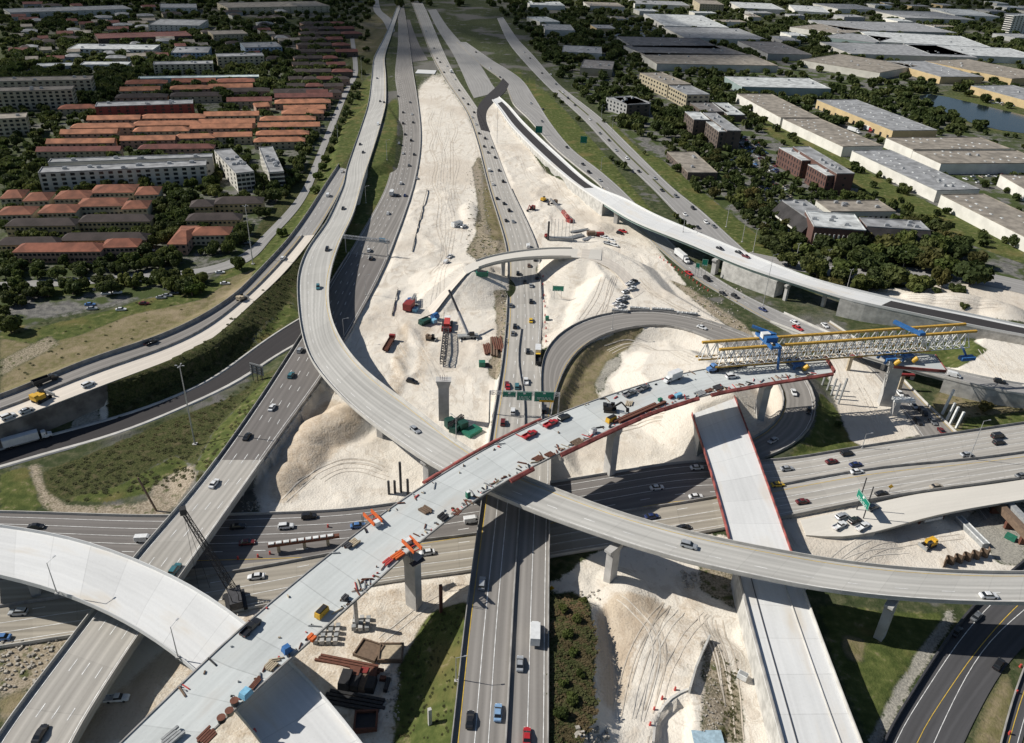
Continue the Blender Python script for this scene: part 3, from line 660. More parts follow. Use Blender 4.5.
# ---- ground cover masks: polygons in the photo, tested where each ground point is seen ----
PXX, PYY = pix(X, Y, Z)
def in_poly(pts):
    ins = np.zeros(len(X), bool); x, y = PXX, PYY
    with np.errstate(invalid='ignore'):
        for i in range(len(pts)):
            a, b = pts[i], pts[(i+1) % len(pts)]
            ins ^= ((a[1] > y) != (b[1] > y)) & (x < (b[0]-a[0])*(y-a[1])/(b[1]-a[1]+1e-12)+a[0])
    return ins & np.isfinite(x)
KINDS_G = ['sand', 'grass', 'dry', 'brush', 'lot', 'gravel', 'soil', 'dirt']
MASK = {k: np.zeros(len(X)) for k in KINDS_G}
def paint(kind, pts, w=1.0):
    m = in_poly(pts)
    for k in KINDS_G: MASK[k][m] *= 1 if (k == kind or kind == 'dirt') else 0
    MASK[kind][m] = w
REGIONS = []
exec(compile('''
paint('lot', [(520,40),(1024,40),(1024,330),(760,275),(700,200),(600,110)], .8)
paint('lot', [(0,60),(330,60),(330,150),(240,260),(150,300),(0,330)], .55)
paint('grass', [(20,291),(90,283),(150,279),(176,278),(178,283),(100,290),(40,298)])
paint('grass', [(0,300),(14,296),(30,318),(22,332),(0,338)])
paint('brush', [(345,0),(395,0),(388,40),(376,55),(371,160),(330,200),(290,230),(250,262),(256,230),(320,150),(345,80)])
paint('dry', [(350,18),(386,15),(388,40),(376,58),(352,52)])
paint('grass', [(356,95),(373,60),(370,110),(358,142),(328,186),(309,216),(289,243),(256,276),(235,298),(190,296),(256,252),(290,215),(315,186),(332,150)])
paint('grass', [(390,100),(398,100),(397,135),(395,160),(388,186),(377,215),(357,248),(330,290),(325,270),(340,245),(355,215),(368,180),(376,150),(385,122)])
paint('grass', [(407,8),(413,8),(433,52),(431,62),(423,50)])
paint('grass', [(519,76),(535,82),(560,105),(592,140),(614,165),(655,215),(700,245),(690,250),(644,212),(618,187),(588,162),(563,142),(543,115),(527,90)])
paint('grass', [(600,122),(615,125),(640,150),(662,160),(700,190),(732,215),(770,245),(772,262),(750,258),(702,210),(672,186),(637,155)])
paint('grass', [(500,70),(518,70),(548,112),(540,122),(520,95)])
paint('grass', [(744,103),(768,121),(838,154),(898,188),(1024,248),(1024,264),(950,237),(870,194),(815,164),(765,132)])
paint('grass', [(905,92),(1024,92),(1024,140),(985,132),(940,118)], .9)
paint('sand', [(418,80),(443,77),(466,112),(478,142),(489,186),(508,248),(509,306),(504,361),(497,400),(490,440),(484,500),(396,506),(343,514),(262,517),(250,475),(292,420),(323,377),(354,320),(373,288),(389,255),(413,186),(420,140)])
paint('soil', [(472,168),(479,155),(490,190),(507,245),(507,262),(482,264),(466,252),(475,236),(478,205)], .8)
paint('dry', [(482,166),(491,195),(506,240),(492,240),(486,215)])
paint('dirt', [(268,470),(292,425),(330,398),(372,412),(352,440),(318,470),(296,500),(270,505)], .75)
paint('dirt', [(397,330),(410,318),(408,372),(396,410),(385,400)], .6)
paint('dirt', [(425,318),(433,322),(428,372),(415,400),(412,372)], .55)
paint('soil', [(494,290),(507,290),(504,361),(497,380),(488,375),(497,330)])
paint('sand', [(489,95),(500,104),(545,172),(580,190),(615,213),(640,224),(655,245),(692,292),(745,328),(800,352),(775,365),(700,318),(650,314),(587,322),(560,336),(541,352),(541,290),(535,246),(509,186),(491,142),(478,112)])
paint('soil', [(668,279),(690,288),(715,305),(745,325),(755,338),(740,336),(700,305)])
paint('sand', [(553,380),(582,340),(620,326),(674,323),(725,336),(752,350),(775,366),(786,390),(786,417),(770,436),(742,446),(712,457),(687,463),(612,478),(576,483),(545,486),(550,412)])
paint('dry', [(550,420),(551,395),(563,365),(588,345),(625,329),(645,326),(628,348),(606,362),(594,385),(604,415),(586,421)])
paint('dirt', [(550,420),(551,395),(563,365),(588,345),(625,329),(645,326),(628,348),(606,362),(594,385),(604,415),(586,421)], .55)
paint('gravel', [(594,385),(606,362),(622,354),(620,366),(606,378),(603,396)])
paint('sand', [(545,588),(600,550),(690,532),(737,538),(745,590),(768,660),(800,775),(560,775),(575,640),(575,600)])
paint('brush', [(545,600),(568,590),(590,602),(594,650),(594,712),(577,740),(577,790),(545,790)], .8)
paint('dirt', [(594,620),(612,590),(652,596),(668,612),(640,640),(634,655),(630,690),(622,708),(604,712),(597,670)], .9)
paint('dirt', [(660,690),(700,650),(712,600),(690,590),(650,640)], .45)
paint('soil', [(700,640),(715,640),(740,690),(745,743),(700,743),(705,690)], .8)
paint('sand', [(780,520),(890,498),(1040,482),(1040,572),(930,573),(843,564),(785,556)])
paint('gravel', [(975,510),(1024,500),(1024,565),(1000,565),(965,520)], .9)
paint('soil', [(0,648),(70,636),(100,612),(60,660),(0,730)])
paint('dry', [(0,700),(30,685),(20,710),(0,724)])
paint('sand', [(120,640),(250,608),(378,583),(478,570),(468,632),(455,775),(50,775)])
paint('dirt', [(60,743),(175,640),(230,650),(160,743)], 1)
paint('grass', [(430,613),(468,600),(468,632),(455,775),(392,775),(396,700),(400,665),(415,638)])
paint('dirt', [(150,690),(250,610),(470,575),(468,640),(440,743),(150,743)], .5)
paint('sand', [(860,290),(918,287),(958,284),(990,284),(1060,300),(1060,326),(940,312)])
paint('sand', [(940,372),(985,332),(1060,338),(1060,392),(1000,390)])
paint('grass', [(912,352),(970,340),(988,350),(958,368),(935,364)])
paint('sand', [(824,360),(850,352),(878,370),(922,434),(866,448),(850,440),(836,405)])
paint('grass', [(786,460),(812,432),(820,392),(836,408),(850,440),(866,448),(855,452)])
paint('dry', [(936,394),(958,385),(1060,396),(1060,420),(950,434),(930,418)])
paint('grass', [(965,418),(1060,408),(1060,424),(960,434)], .9)
paint('brush', [(104,386),(140,370),(195,346),(250,301),(311,238),(322,252),(302,300),(299,325),(256,347),(225,372),(150,409),(108,424)])
paint('grass', [(250,340),(290,300),(300,315),(262,346)], .8)
paint('gravel', [(80,387),(110,385),(106,424),(70,434)])
paint('sand', [(97,384),(108,384),(108,424),(100,426)])
paint('dry', [(0,338),(60,326),(130,312),(190,292),(256,268),(240,298),(153,345),(68,374),(0,401)])
paint('grass', [(0,338),(60,322),(110,310),(140,300),(190,290),(235,278),(200,300),(130,315),(80,335),(40,345)])
paint('lot', [(0,293),(60,297),(178,284),(181,292),(120,302),(60,313),(0,332)])
paint('soil', [(0,360),(50,335),(60,345),(20,365),(0,378)],.7)
paint('brush', [(35,475),(80,458),(160,424),(240,394),(262,374),(280,368),(258,406),(202,484),(172,478),(100,500),(60,505),(42,490)])
paint('grass', [(60,500),(120,485),(175,455),(200,470),(160,490),(110,502)])
paint('grass', [(215,430),(275,370),(262,402),(205,475),(195,465)])
paint('grass', [(0,474),(26,466),(45,495),(62,508),(0,512)])
paint('soil', [(28,465),(38,463),(47,490),(66,505),(135,506),(152,498),(150,488),(172,473),(192,465),(197,477),(175,507),(160,518),(62,516),(40,505)])
paint('grass', [(818,605),(900,612),(950,612),(905,695),(875,743),(868,743),(842,680)])
paint('gravel', [(866,745),(893,690),(925,640),(945,612),(958,610),(942,640),(910,690),(880,745)])
paint('dry', [(838,632),(868,640),(862,665),(848,660)])
paint('soil', [(700,560),(765,590),(770,615),(742,612),(700,590)],.8)
paint('dry', [(965,775),(985,705),(1008,665),(1012,690),(996,775)])
''', 'regions', 'exec'))
def blur(a, n=2):
    a = a.reshape(SH).copy()
    for _ in range(n):
        a[1:-1] = (a[:-2]+a[1:-1]*2+a[2:])/4; a[:, 1:-1] = (a[:, :-2]+a[:, 1:-1]*2+a[:, 2:])/4
    return a.ravel()
for k in KINDS_G: MASK[k] = blur(MASK[k])
_pit = in_poly([(656,760),(656,735),(658,722),(664,711),(674,702),(686,698),(690,715),(690,760)]); Z[_pit] -= 2.6; Zg = Z.reshape(SH)
me = bpy.data.meshes.new('ground')
ny, nx = SH
vv = np.stack([X, Y, Z], 1)
idx = np.arange(ny*nx).reshape(ny, nx)
q = np.stack([idx[:-1, :-1], idx[:-1, 1:], idx[1:, 1:], idx[1:, :-1]], -1).reshape(-1, 4)
me.vertices.add(len(vv)); me.vertices.foreach_set('co', vv.ravel())
me.loops.add(q.size); me.loops.foreach_set('vertex_index', q.ravel().astype(np.int32))
me.polygons.add(len(q)); me.polygons.foreach_set('loop_start', (np.arange(len(q))*4).astype(np.int32)); me.polygons.foreach_set('loop_total', np.full(len(q), 4, np.int32))
me.update(calc_edges=True); me.polygons.foreach_set('use_smooth', np.ones(len(q), bool))
for nm, ks in (('cover_a', ('sand', 'grass', 'dry', 'brush')), ('cover_b', ('lot', 'gravel', 'soil', 'dirt'))):
    at = me.attributes.new(nm, 'FLOAT_COLOR', 'POINT')
    at.data.foreach_set('color', np.stack([MASK[k] if k else np.ones(len(X)) for k in ks], 1).ravel())
ground = bpy.data.objects.new('ground', me); COL.objects.link(ground); structure(ground)
gm, nt, bs = new_mat('ground_cover')
pos = wpos(nt)
nA, nB, nC = noise(nt, pos, .05, 6), noise(nt, pos, .35, 5), noise(nt, pos, 1.6, 4)
nF = noise(nt, pos, .012, 5)
# tyre tracks and spread marks in the fill
mpv = nd(nt, 'ShaderNodeMapping'); mpv.inputs['Scale'].default_value = (.28, .03, 1); mpv.inputs['Rotation'].default_value = (0, 0, .35); nt.links.new(pos, mpv.inputs[0])
nT = noise(nt, mpv.outputs[0], 1.0, 5)
def blend(fac, a, b): return mix_c(nt, fac, a, b)
sand = blend(ramp01(nt, nA, .35, .7), (.65, .60, .525), (.76, .715, .645))
sand = blend(ramp01(nt, nT, .5, .75), sand, (.56, .485, .395)); sand = blend(math_n(nt, 'MULTIPLY', ramp01(nt, nC, .6, .8), .3), sand, (.50, .43, .34))
sand = blend(math_n(nt, 'MULTIPLY', ramp01(nt, nB, .35, .6), .35), (.71, .66, .575), sand)
grass = blend(ramp01(nt, nB, .35, .65), (.058, .078, .022), (.105, .122, .038)); grass = blend(ramp01(nt, nA, .5, .72), grass, (.15, .13, .05)); grass = blend(math_n(nt,'MULTIPLY',ramp01(nt, nB, .58, .72),.7), grass, (.26,.21,.13))
dry = blend(ramp01(nt, nB, .35, .65), (.26, .21, .13), (.16, .145, .065)); dry = blend(ramp01(nt, nA, .5, .7), dry, (.30, .24, .15))
brush = blend(ramp01(nt, nC, .35, .65), (.032, .042, .014), (.085, .088, .035)); brush = blend(ramp01(nt, nB, .5, .75), brush, (.12, .10, .055))
lot = blend(ramp01(nt, nB, .4, .6), (.12, .118, .112), (.19, .185, .17)); lot = blend(ramp01(nt, nA, .45, .55), lot, (.06, .08, .028))
gravel = blend(ramp01(nt, nC, .35, .65), (.25, .24, .21), (.38, .36, .31))
soil = blend(ramp01(nt, nC, .35, .65), (.26, .21, .15), (.46, .39, .30)); soil = blend(ramp01(nt, nB, .52, .68), soil, (.09, .10, .04))
far = blend(ramp01(nt, nB, .4, .65), (.045, .06, .025), (.09, .095, .05)); far = blend(ramp01(nt, nF, .52, .62), far, (.15, .145, .13)); far = blend(ramp01(nt, nA, .58, .66), far, (.14, .135, .125))
def tracks(rot, sc, seed):
    mt = nd(nt, 'ShaderNodeMapping'); mt.inputs['Rotation'].default_value = (0, 0, rot); mt.inputs['Scale'].default_value = sc; mt.inputs['Location'].default_value = (seed, seed*2, 0); nt.links.new(pos, mt.inputs[0])
    q = math_n(nt, 'ABSOLUTE', math_n(nt, 'SUBTRACT', math_n(nt, 'FRACT', math_n(nt, 'MULTIPLY', noise(nt, mt.outputs[0], 1.0, 2, .4), 9.0)), .5))
    return math_n(nt, 'SUBTRACT', 1.0, ramp01(nt, q, .03, .13))
nP = noise(nt, pos, .028, 3)
for rot_, sc_, sd_, lo_ in ((.35, (.055, .009, 1), 3, .46), (-.55, (.05, .010, 1), 17, .5), (1.2, (.05, .012, 1), 31, .54)):
    sand = blend(math_n(nt, 'MULTIPLY', math_n(nt, 'MULTIPLY', tracks(rot_, sc_, sd_), ramp01(nt, noise(nt, pos, .02+sd_*.0003, 3), lo_, lo_+.12)), .5), sand, (.47, .40, .32))
sand = blend(math_n(nt, 'MULTIPLY', ramp01(nt, nF, .5, .62), .6), sand, (.55, .48, .395)); sand = blend(math_n(nt, 'MULTIPLY', ramp01(nt, noise(nt, pos, .11, 6, .65), .54, .66), .55), sand, (.55, .48, .39))
def attr(n):
    a = nt.nodes.new('ShaderNodeAttribute'); a.attribute_name = n; s = nt.nodes.new('ShaderNodeSeparateColor'); nt.links.new(a.outputs['Color'], s.inputs[0]); return s.outputs[0], s.outputs[1], s.outputs[2], a.outputs['Alpha']
a0, a1, a2, a3 = attr('cover_a'); b0, b1, b2, b3 = attr('cover_b')
dirt = blend(ramp01(nt, nT, .35, .65), (.44,.345,.245), (.55,.455,.34)); dirt = blend(math_n(nt,'MULTIPLY',ramp01(nt, nC, .5, .8),.5), dirt, (.36,.28,.20))
wob = math_n(nt, 'ADD', math_n(nt, 'MULTIPLY', math_n(nt, 'SUBTRACT', nB, .5), .9), math_n(nt, 'MULTIPLY', math_n(nt, 'SUBTRACT', nC, .5), .9))
c = far
for m_, col in ((b0, lot), (a0, sand), (b3, dirt), (b2, soil), (b1, gravel), (a2, dry), (a1, grass), (a3, brush)):
    c = blend(ramp01(nt, math_n(nt, 'ADD', m_, wob), .3, .7) if m_ not in (b2, a2, b3) else math_n(nt, 'MULTIPLY', ramp01(nt, math_n(nt, 'ADD', m_, wob), .1, .9), .85), c, col)
nt.links.new(c, bs.inputs['Base Color']); bs.inputs['Roughness'].default_value = .95; bs.inputs['Specular IOR Level'].default_value = .1
bp = nd(nt, 'ShaderNodeBump', Strength=.42, Distance=.6); nt.links.new(math_n(nt, 'ADD', nC, math_n(nt, 'MULTIPLY', nB, 1.5)), bp.inputs['Height']); nt.links.new(bp.outputs[0], bs.inputs['Normal'])
me.materials.append(gm)

# ---- everything above can be stood on: look down a pixel's line of sight for the spot ----
_v, _f = [], []
def _collect(o):
    k = sum(len(x) for x in _v); m = o.data; co = np.zeros(len(m.vertices)*3); m.vertices.foreach_get('co', co); co = co.reshape(-1, 3)+np.array(o.location)*(0 if o.parent else 1)
    _v.append(co); return k
off = 0; polys = []; verts = []
for o in SURF+[ground]:
    m = o.data; co = np.zeros(len(m.vertices)*3); m.vertices.foreach_get('co', co); co = co.reshape(-1, 3)
    verts.append(co); 
    li = np.zeros(len(m.loops), np.int32); m.loops.foreach_get('vertex_index', li); ls = np.zeros(len(m.polygons), np.int32); lt = ls.copy(); m.polygons.foreach_get('loop_start', ls); m.polygons.foreach_get('loop_total', lt)
    li = li+off
    if (lt == 4).all(): polys += li.reshape(-1, 4).tolist()
    else: polys += [li[a:a+b].tolist() for a, b in zip(ls, lt)]
    off += len(co)
BVH = BVHTree.FromPolygons(np.concatenate(verts).tolist(), polys)
def spot(px, py):
    hit = BVH.ray_cast(Vector(C0), Vector(ray(px, py)), 20000)
    return np.array(hit[0]) if hit[0] else P(px, py, 0)
def ground_z(x, y, below=60.0):
    hit = BVH.ray_cast(Vector((x, y, below)), Vector((0, 0, -1)), 200)
    return hit[0][2] if hit[0] else 0.0
def zat(x, y):
    """terrain height alone"""
    i = np.clip(np.searchsorted(GX, x)-1, 0, nx-2); j = np.clip(np.searchsorted(GY, y)-1, 0, ny-2)
    fx = (x-GX[i])/(GX[i+1]-GX[i]); fy = (y-GY[j])/(GY[j+1]-GY[j])
    return (Zg[j, i]*(1-fx)+Zg[j, i+1]*fx)*(1-fy)+(Zg[j+1, i]*(1-fx)+Zg[j+1, i+1]*fx)*fy
def heading_at(p):
    """direction of the road under a point, None off the roads"""
    best = None
    for rb in RIB:
        d = np.hypot(rb.C[:, 0]-p[0], rb.C[:, 1]-p[1]); i = int(np.argmin(d))
        if d[i] < rb.W[i]/2+3 and abs(rb.C[i, 2]-p[2]) < 2 and (best is None or d[i]-rb.W[i]/2 < best[0]): best = (d[i]-rb.W[i]/2, math.atan2(rb.T[i, 1], rb.T[i, 0]), rb, float((p-rb.L[i])@rb.X[i]), rb.W[i])
    return best
# ------------------------------------------------------------------ vehicles
PAINT = {'white': (.72,.73,.73), 'silver': (.42,.44,.46), 'grey': (.17,.18,.19), 'black': (.018,.019,.022), 'dark blue': (.02,.035,.12), 'blue': (.09,.20,.42), 'light blue': (.22,.36,.55),
 'red': (.42,.025,.03), 'dark red': (.13,.018,.02), 'teal': (.05,.16,.19), 'tan': (.38,.33,.26), 'yellow': (.75,.48,.04), 'green': (.04,.18,.09), 'brown': (.16,.10,.07), 'orange': (.75,.20,.04)}
PM = {}
for k, c in PAINT.items():
    m, nt, b = new_mat(k.replace(' ', '_')+'_paint')
    n1 = noise(nt, nt.nodes.new('ShaderNodeTexCoord').outputs['Object'], .9, 3)
    nt.links.new(mix_c(nt, ramp01(nt, n1, .3, .7), tuple(x*.9 for x in c), tuple(min(.8, x*1.08) for x in c)), b.inputs['Base Color'])
    b.inputs['Roughness'].default_value = .32; b.inputs['Coat Weight'].default_value = .3; b.inputs['Metallic'].default_value = .25 if k in ('silver', 'grey') else 0
    PM[k] = m
M['glass'] = flat('vehicle_glass', (.015, .018, .022), .12, spec=.6)
M['tyre'] = M['black']
M['trailer'] = mat('trailer_skin', (.66, .67, .67), .5, .08, .6, local=True)
M['chassis'] = mat('chassis', (.03, .03, .032), .7, .2, 1)
M['lamp_red'] = flat('tail_lamp', (.35, .01, .01), .3)
M['lamp_white'] = flat('head_lamp', (.75, .75, .72), .2)

def loft_body(sections, mb=None):
    """sections: (x, half width, z low, z shoulder); a closed shell with rolled shoulders"""
    mb = mb or MB(); k = 8; n = len(sections); vs = []
    for x, w, zl, zs in sections:
        zm = zl+(zs-zl)*.55
        vs += [(x, -w*.94, zl), (x, -w, zl+.12), (x, -w, zm), (x, -w*.88, zs), (x, w*.88, zs), (x, w, zm), (x, w, zl+.12), (x, w*.94, zl)]
    fs = []
    for i in range(n-1):
        for j in range(k): a, b = i*k+j, i*k+(j+1) % k; fs.append((a, b, b+k, a+k))
    fs += [tuple(range(k-1, -1, -1)), tuple((n-1)*k+j for j in range(k))]
    return mb.add(vs, fs)
def cabin(mb, x0, x1, x2, x3, w0, w1, z0, z1):
    """glasshouse: rear base x0, rear roof x1, front roof x2, front base x3"""
    vs = [(x0, -w0, z0), (x3, -w0, z0), (x3, w0, z0), (x0, w0, z0), (x1, -w1, z1), (x2, -w1, z1), (x2, w1, z1), (x1, w1, z1)]
    return mb.add(vs, [(0, 3, 2, 1), (4, 5, 6, 7), (0, 1, 5, 4), (1, 2, 6, 5), (2, 3, 7, 6), (3, 0, 4, 7)])
def wheel_mesh(r=.34, w=.24):
    mb = MB(); mb.tube((0, -w/2, 0), (0, w/2, 0), r, n=12); return mb.mesh('wheel', M['tyre'])
WH = wheel_mesh(); WHB = wheel_mesh(.52, .32)
def small(me, name, parent, loc, rz=0):
    o = bpy.data.objects.new(name, me); COL.objects.link(o); o.parent = parent; o.location = loc; o.rotation_euler = (0, 0, rz); return o
def paintable(mb, name, parent, extra=()):
    o = mb.build(name, [PM['white'], *extra], parent, recalc=True); o.data.polygons.foreach_set('use_smooth', [False]*len(o.data.polygons)); return o
def wheels(t, xs, y, r=.34, me=None):
    for x in xs:
        for s in (-1, 1): small(me or WH, 'wheel', t, (x, s*y, r))
def lamps(t, xf, xr, y, z):
    for s in (-1, 1):
        small(LH, 'headlight', t, (xf, s*y, z)); small(LT, 'tail_light', t, (xr, s*y, z+.08))
_m = MB(); _m.box((0, 0, -.07), (.10, .38, .15)); LH = _m.mesh('headlight', M['lamp_white'])
_m = MB(); _m.box((0, 0, -.07), (.10, .30, .18)); LT = _m.mesh('tail_light', M['lamp_red'])
PROTO = {}
def proto(kind):
    if kind in PROTO: return PROTO[kind]
    t = thing('car', 'x', kind)
    if kind == 'sedan':
        paintable(loft_body([(-2.35,.78,.30,.78),(-2.2,.86,.22,.93),(-1.5,.90,.2,.96),(0,.91,.2,.94),(1.2,.90,.2,.90),(2.05,.84,.22,.76),(2.35,.70,.30,.62)]), 'body', t)
        g = MB(); cabin(g, -1.75, -1.05, .35, 1.15, .80, .62, .93, 1.40); g.build('window', M['glass'], t)
        r = MB(); cabin(r, -1.10, -.98, .28, .40, .655, .60, 1.375, 1.45); paintable(r, 'roof', t)
        wheels(t, (-1.42, 1.42), .80); lamps(t, 2.22, -2.27, .58, .62)
    elif kind == 'suv':
        paintable(loft_body([(-2.35,.82,.36,.98),(-2.25,.92,.3,1.08),(0,.95,.28,1.10),(1.1,.94,.28,1.08),(2.0,.90,.3,.98),(2.35,.78,.36,.78)]), 'body', t)
        g = MB(); cabin(g, -2.2, -1.95, .30, 1.10, .84, .70, 1.08, 1.66); g.build('window', M['glass'], t)
        r = MB(); cabin(r, -2.02, -1.95, .22, .36, .735, .68, 1.64, 1.74); paintable(r, 'roof', t)
        wheels(t, (-1.42, 1.42), .82, .37); lamps(t, 2.22, -2.3, .62, .74)
    elif kind == 'pickup':
        paintable(loft_body([(-.62,.94,.38,1.02),(0,.96,.34,1.06),(1.3,.95,.34,1.06),(2.3,.92,.36,1.0),(2.75,.82,.42,.82)]), 'body', t)
        b = MB(); b.box((-1.75, 0, .42), (2.3, 1.84, .22))
        for s in (-1, 1): b.box((-1.75, s*.88, .643), (2.3, .12, .44))
        b.box((-2.84, 0, .643), (.12, 1.64, .42)); paintable(b, 'bed', t)
        g = MB(); cabin(g, -.60, -.45, .62, 1.25, .84, .70, 1.05, 1.62); g.build('window', M['glass'], t)
        r = MB(); cabin(r, -.52, -.46, .56, .68, .735, .68, 1.60, 1.70); paintable(r, 'roof', t)
        wheels(t, (-1.75, 1.72), .84, .39); lamps(t, 2.62, -2.86, .66, .76)
    elif kind == 'van':
        paintable(loft_body([(-2.6,.88,.36,1.9),(-2.5,.95,.3,2.02),(1.0,.96,.3,2.04),(1.55,.93,.3,1.75),(2.05,.92,.3,1.12),(2.6,.84,.36,.86)]), 'body', t)
        g = MB(); cabin(g, 1.02, 1.02, 1.12, 1.98, .97, .90, 1.15, 1.88); g.build('window', M['glass'], t)
        wheels(t, (-1.6, 1.6), .84, .38); lamps(t, 2.5, -2.58, .66, .74)
    elif kind == 'box truck':
        b = MB(); b.box((-1.3, 0, .95), (5.4, 2.4, 2.5)); b.build('cargo_box', M['trailer'], t)
        paintable(loft_body([(1.6,1.0,.5,2.3),(2.5,1.02,.5,2.35),(2.95,1.0,.5,1.5),(3.7,.92,.55,1.25)]), 'cab', t)
        g = MB(); cabin(g, 1.9, 1.9, 2.55, 3.0, 1.03, .94, 1.45, 2.22); g.build('window', M['glass'], t)
        f = MB(); f.box((0, 0, .55), (6.6, .9, .38)); f.build('chassis', M['chassis'], t)
        wheels(t, (-2.6, 2.6), .95, .5, WHB)
    elif kind in ('semi truck', 'flatbed truck'):
        b = MB()
        if kind == 'semi truck': b.box((-3.2, 0, 1.15), (11.0, 2.5, 2.75)); b.build('trailer', M['trailer'], t)
        else:
            b.box((-3.2, 0, 1.1), (11.0, 2.45, .28)); b.box((2.2, 0, 1.383), (.15, 2.4, .9)); b.build('flatbed', M['chassis'], t)
        paintable(loft_body([(3.1,1.12,.7,3.0),(4.4,1.15,.7,3.05),(4.9,1.1,.7,1.95),(6.3,.95,.7,1.65)]), 'cab', t)
        g = MB(); cabin(g, 3.9, 3.9, 4.45, 4.95, 1.15, 1.02, 1.95, 2.85); g.build('window', M['glass'], t)
        f = MB(); f.box((-1, 0, .62), (14, .95, .42)); f.build('chassis', M['chassis'], t)
        wheels(t, (-7.6, -6.4, 2.4, 3.5, 5.5), 1.02, .52, WHB)
    elif kind == 'dump truck':
        paintable(loft_body([(1.6,1.1,.7,2.6),(2.6,1.12,.7,2.65),(3.1,1.08,.7,1.9),(4.2,.98,.7,1.6)]), 'cab', t)
        g = MB(); cabin(g, 1.95, 1.95, 2.65, 3.15, 1.13, 1.0, 1.75, 2.5); g.build('window', M['glass'], t)
        b = MB(); b.box((-1.6, 0, 1.15), (5.8, 2.4, .2))
        for s in (-1, 1): b.box((-1.6, s*1.15, 1.353), (5.8, .1, 1.15))
        for x in (-4.45, 1.25): b.box((x, 0, 1.353), (.1, 2.19, 1.2))
        b.build('dump_bed', M['chassis'], t)
        f = MB(); f.box((0, 0, .6), (7.8, .95, .5)); f.build('chassis', M['chassis'], t)
        wheels(t, (-3.4, -2.2, 3.0), 1.0, .52, WHB)
    elif kind == 'far car':
        m = loft_body([(-2.3,.82,.28,.9),(-1.5,.90,.2,.98),(1.2,.90,.2,.93),(2.3,.74,.28,.66)]); cabin(m, -1.75, -1.05, .35, 1.15, .80, .62, .95, 1.45)
        m.m = [0]*(len(m.f)-6)+[1, 0, 1, 1, 1, 1]
        me = m.mesh('parked_car', [PM['white'], M['glass']])
        bpy.data.objects.remove(t); t = bpy.data.objects.new('parked_car', me); COL.objects.link(t); PROTO[kind] = t; t['used'] = 0; return t
    t['used'] = 0; PROTO[kind] = t; CH[t.name] = list(t.children); return t
VEH = []
def set_paint(o, pm):
    for s in o.material_slots:
        if s.material and s.material.name.endswith('_paint') and s.material.name not in ('white_road_paint', 'yellow_road_paint'):
            s.link = 'OBJECT'; s.material = pm; break
def vehicle(px, py, kind, colour, where, to=None, rev=False, small_=False, lift=.7):
    """put a vehicle where the photo shows it, turned along its road (or towards another pixel)"""
    p0 = spot(px, py); p = P(px, py, p0[2]+lift); z = p0[2]
    h = heading_at((p[0], p[1], z))
    if to is not None:
        q = P(to[0], to[1], z+lift); a = math.atan2(q[1]-p[1], q[0]-p[0])
    else: a = (h[1] if h else math.pi/2)+(math.pi if rev else 0)
    key = 'far car' if small_ else kind
    pr = proto(key)
    if pr['used'] == 0: o = pr; pr['used'] = 1
    else: o = copy_tree(pr)
    o.name = {'sedan': 'car', 'suv': 'suv', 'pickup': 'pickup_truck', 'van': 'van'}.get(kind, kind.replace(' ', '_'))
    o.location = (p[0], p[1], z+.015); o.rotation_euler = (0, 0, a)
    if small_: set_paint(o, PM[colour])
    else:
        for ch in CH.get(pr.name, o.children) if o is pr else o.children: set_paint(ch, PM[colour])
    VEH.append(dict(o=o, kind=kind, colour=colour, where=where, px=px, py=py)); return o
SBm, NB, XE, XW = 'southbound lanes', 'northbound lanes', 'raised cross highway', 'cross highway'
def many(where, rows, rev=False):
    for r in rows:
        px, py, kind, colour = r[:4]; vehicle(px, py, kind, colour, where, rev=rev, **(r[4] if len(r) > 4 else {}))
W_, S_, B_, G_, SU, SE, PI, VA, BX = 'white', 'silver', 'black', 'grey', 'suv', 'sedan', 'pickup', 'van', 'box truck'
many('southbound lanes', [(247,436,SE,B_),(214,483,SE,W_),(291,375,SU,'teal'),(272,407,SE,W_),(175,569,SU,'teal'),(40,733,SE,B_),(300,350,SU,S_),(388,213,SE,W_),(369,250,SU,W_),(371,258,SU,B_),(386,241,SE,W_)])
o_ = vehicle(392,194,BX,'teal','southbound lanes')
many('far southbound lanes', [(398,195,SE,B_),(405,195,SE,'dark blue'),(398,96,SE,B_),(403,112,SE,B_),(412,114,SE,W_),(403,123,SU,B_),(413,122,SE,B_),(405,134,SE,B_),(411,140,SU,B_),(403,153,SE,W_),(414,154,SE,B_),(409,165,SE,G_),(401,183,SU,W_),(410,102,SE,G_),(417,178,SE,S_),(399,143,SE,S_)])
many('curved flyover', [(363,152,SE,B_),(343,208,SE,B_),(327,249,SU,B_),(318,287,SU,'teal'),(415,429,SE,S_),(689,545,SU,S_),(989,595,SE,W_)])
many('far west ramp', [(377,78,SE,G_),(380,101,SE,B_),(384,102,SE,B_),(378,124,VA,W_),(360,144,SE,B_),(342,171,SE,W_)])
many('west ramp', [(328,195,VA,W_),(283,258,SU,W_),(151,342,PI,B_),(46,381,'dump truck',B_)])
many('northbound lanes', [(497,198,SE,B_),(504,203,SE,B_),(509,210,SU,B_),(506,220,SE,B_),(528,246,VA,W_),(535,259,SE,B_),(529,265,SE,'brown'),(518,273,SU,B_),(537,277,SU,B_),(525,281,SE,B_),(531,285,SE,S_),(531,301,SU,B_),(531,320,SE,'yellow'),(515,326,SU,B_),(513,333,SE,G_),(528,351,SU,B_),(513,221,SE,S_),(511,305,SE,G_),
  (526,381,PI,W_),(508,386,SE,'red'),(517,386,SU,'teal'),(513,411,SU,W_),(503,422,SU,'dark red'),(544,409,VA,B_),(482,583,SU,S_),(470,719,SE,B_),(498,712,SE,'light blue'),(520,663,SE,S_),(527,736,SE,'red'),(507,384,SE,'dark red')])
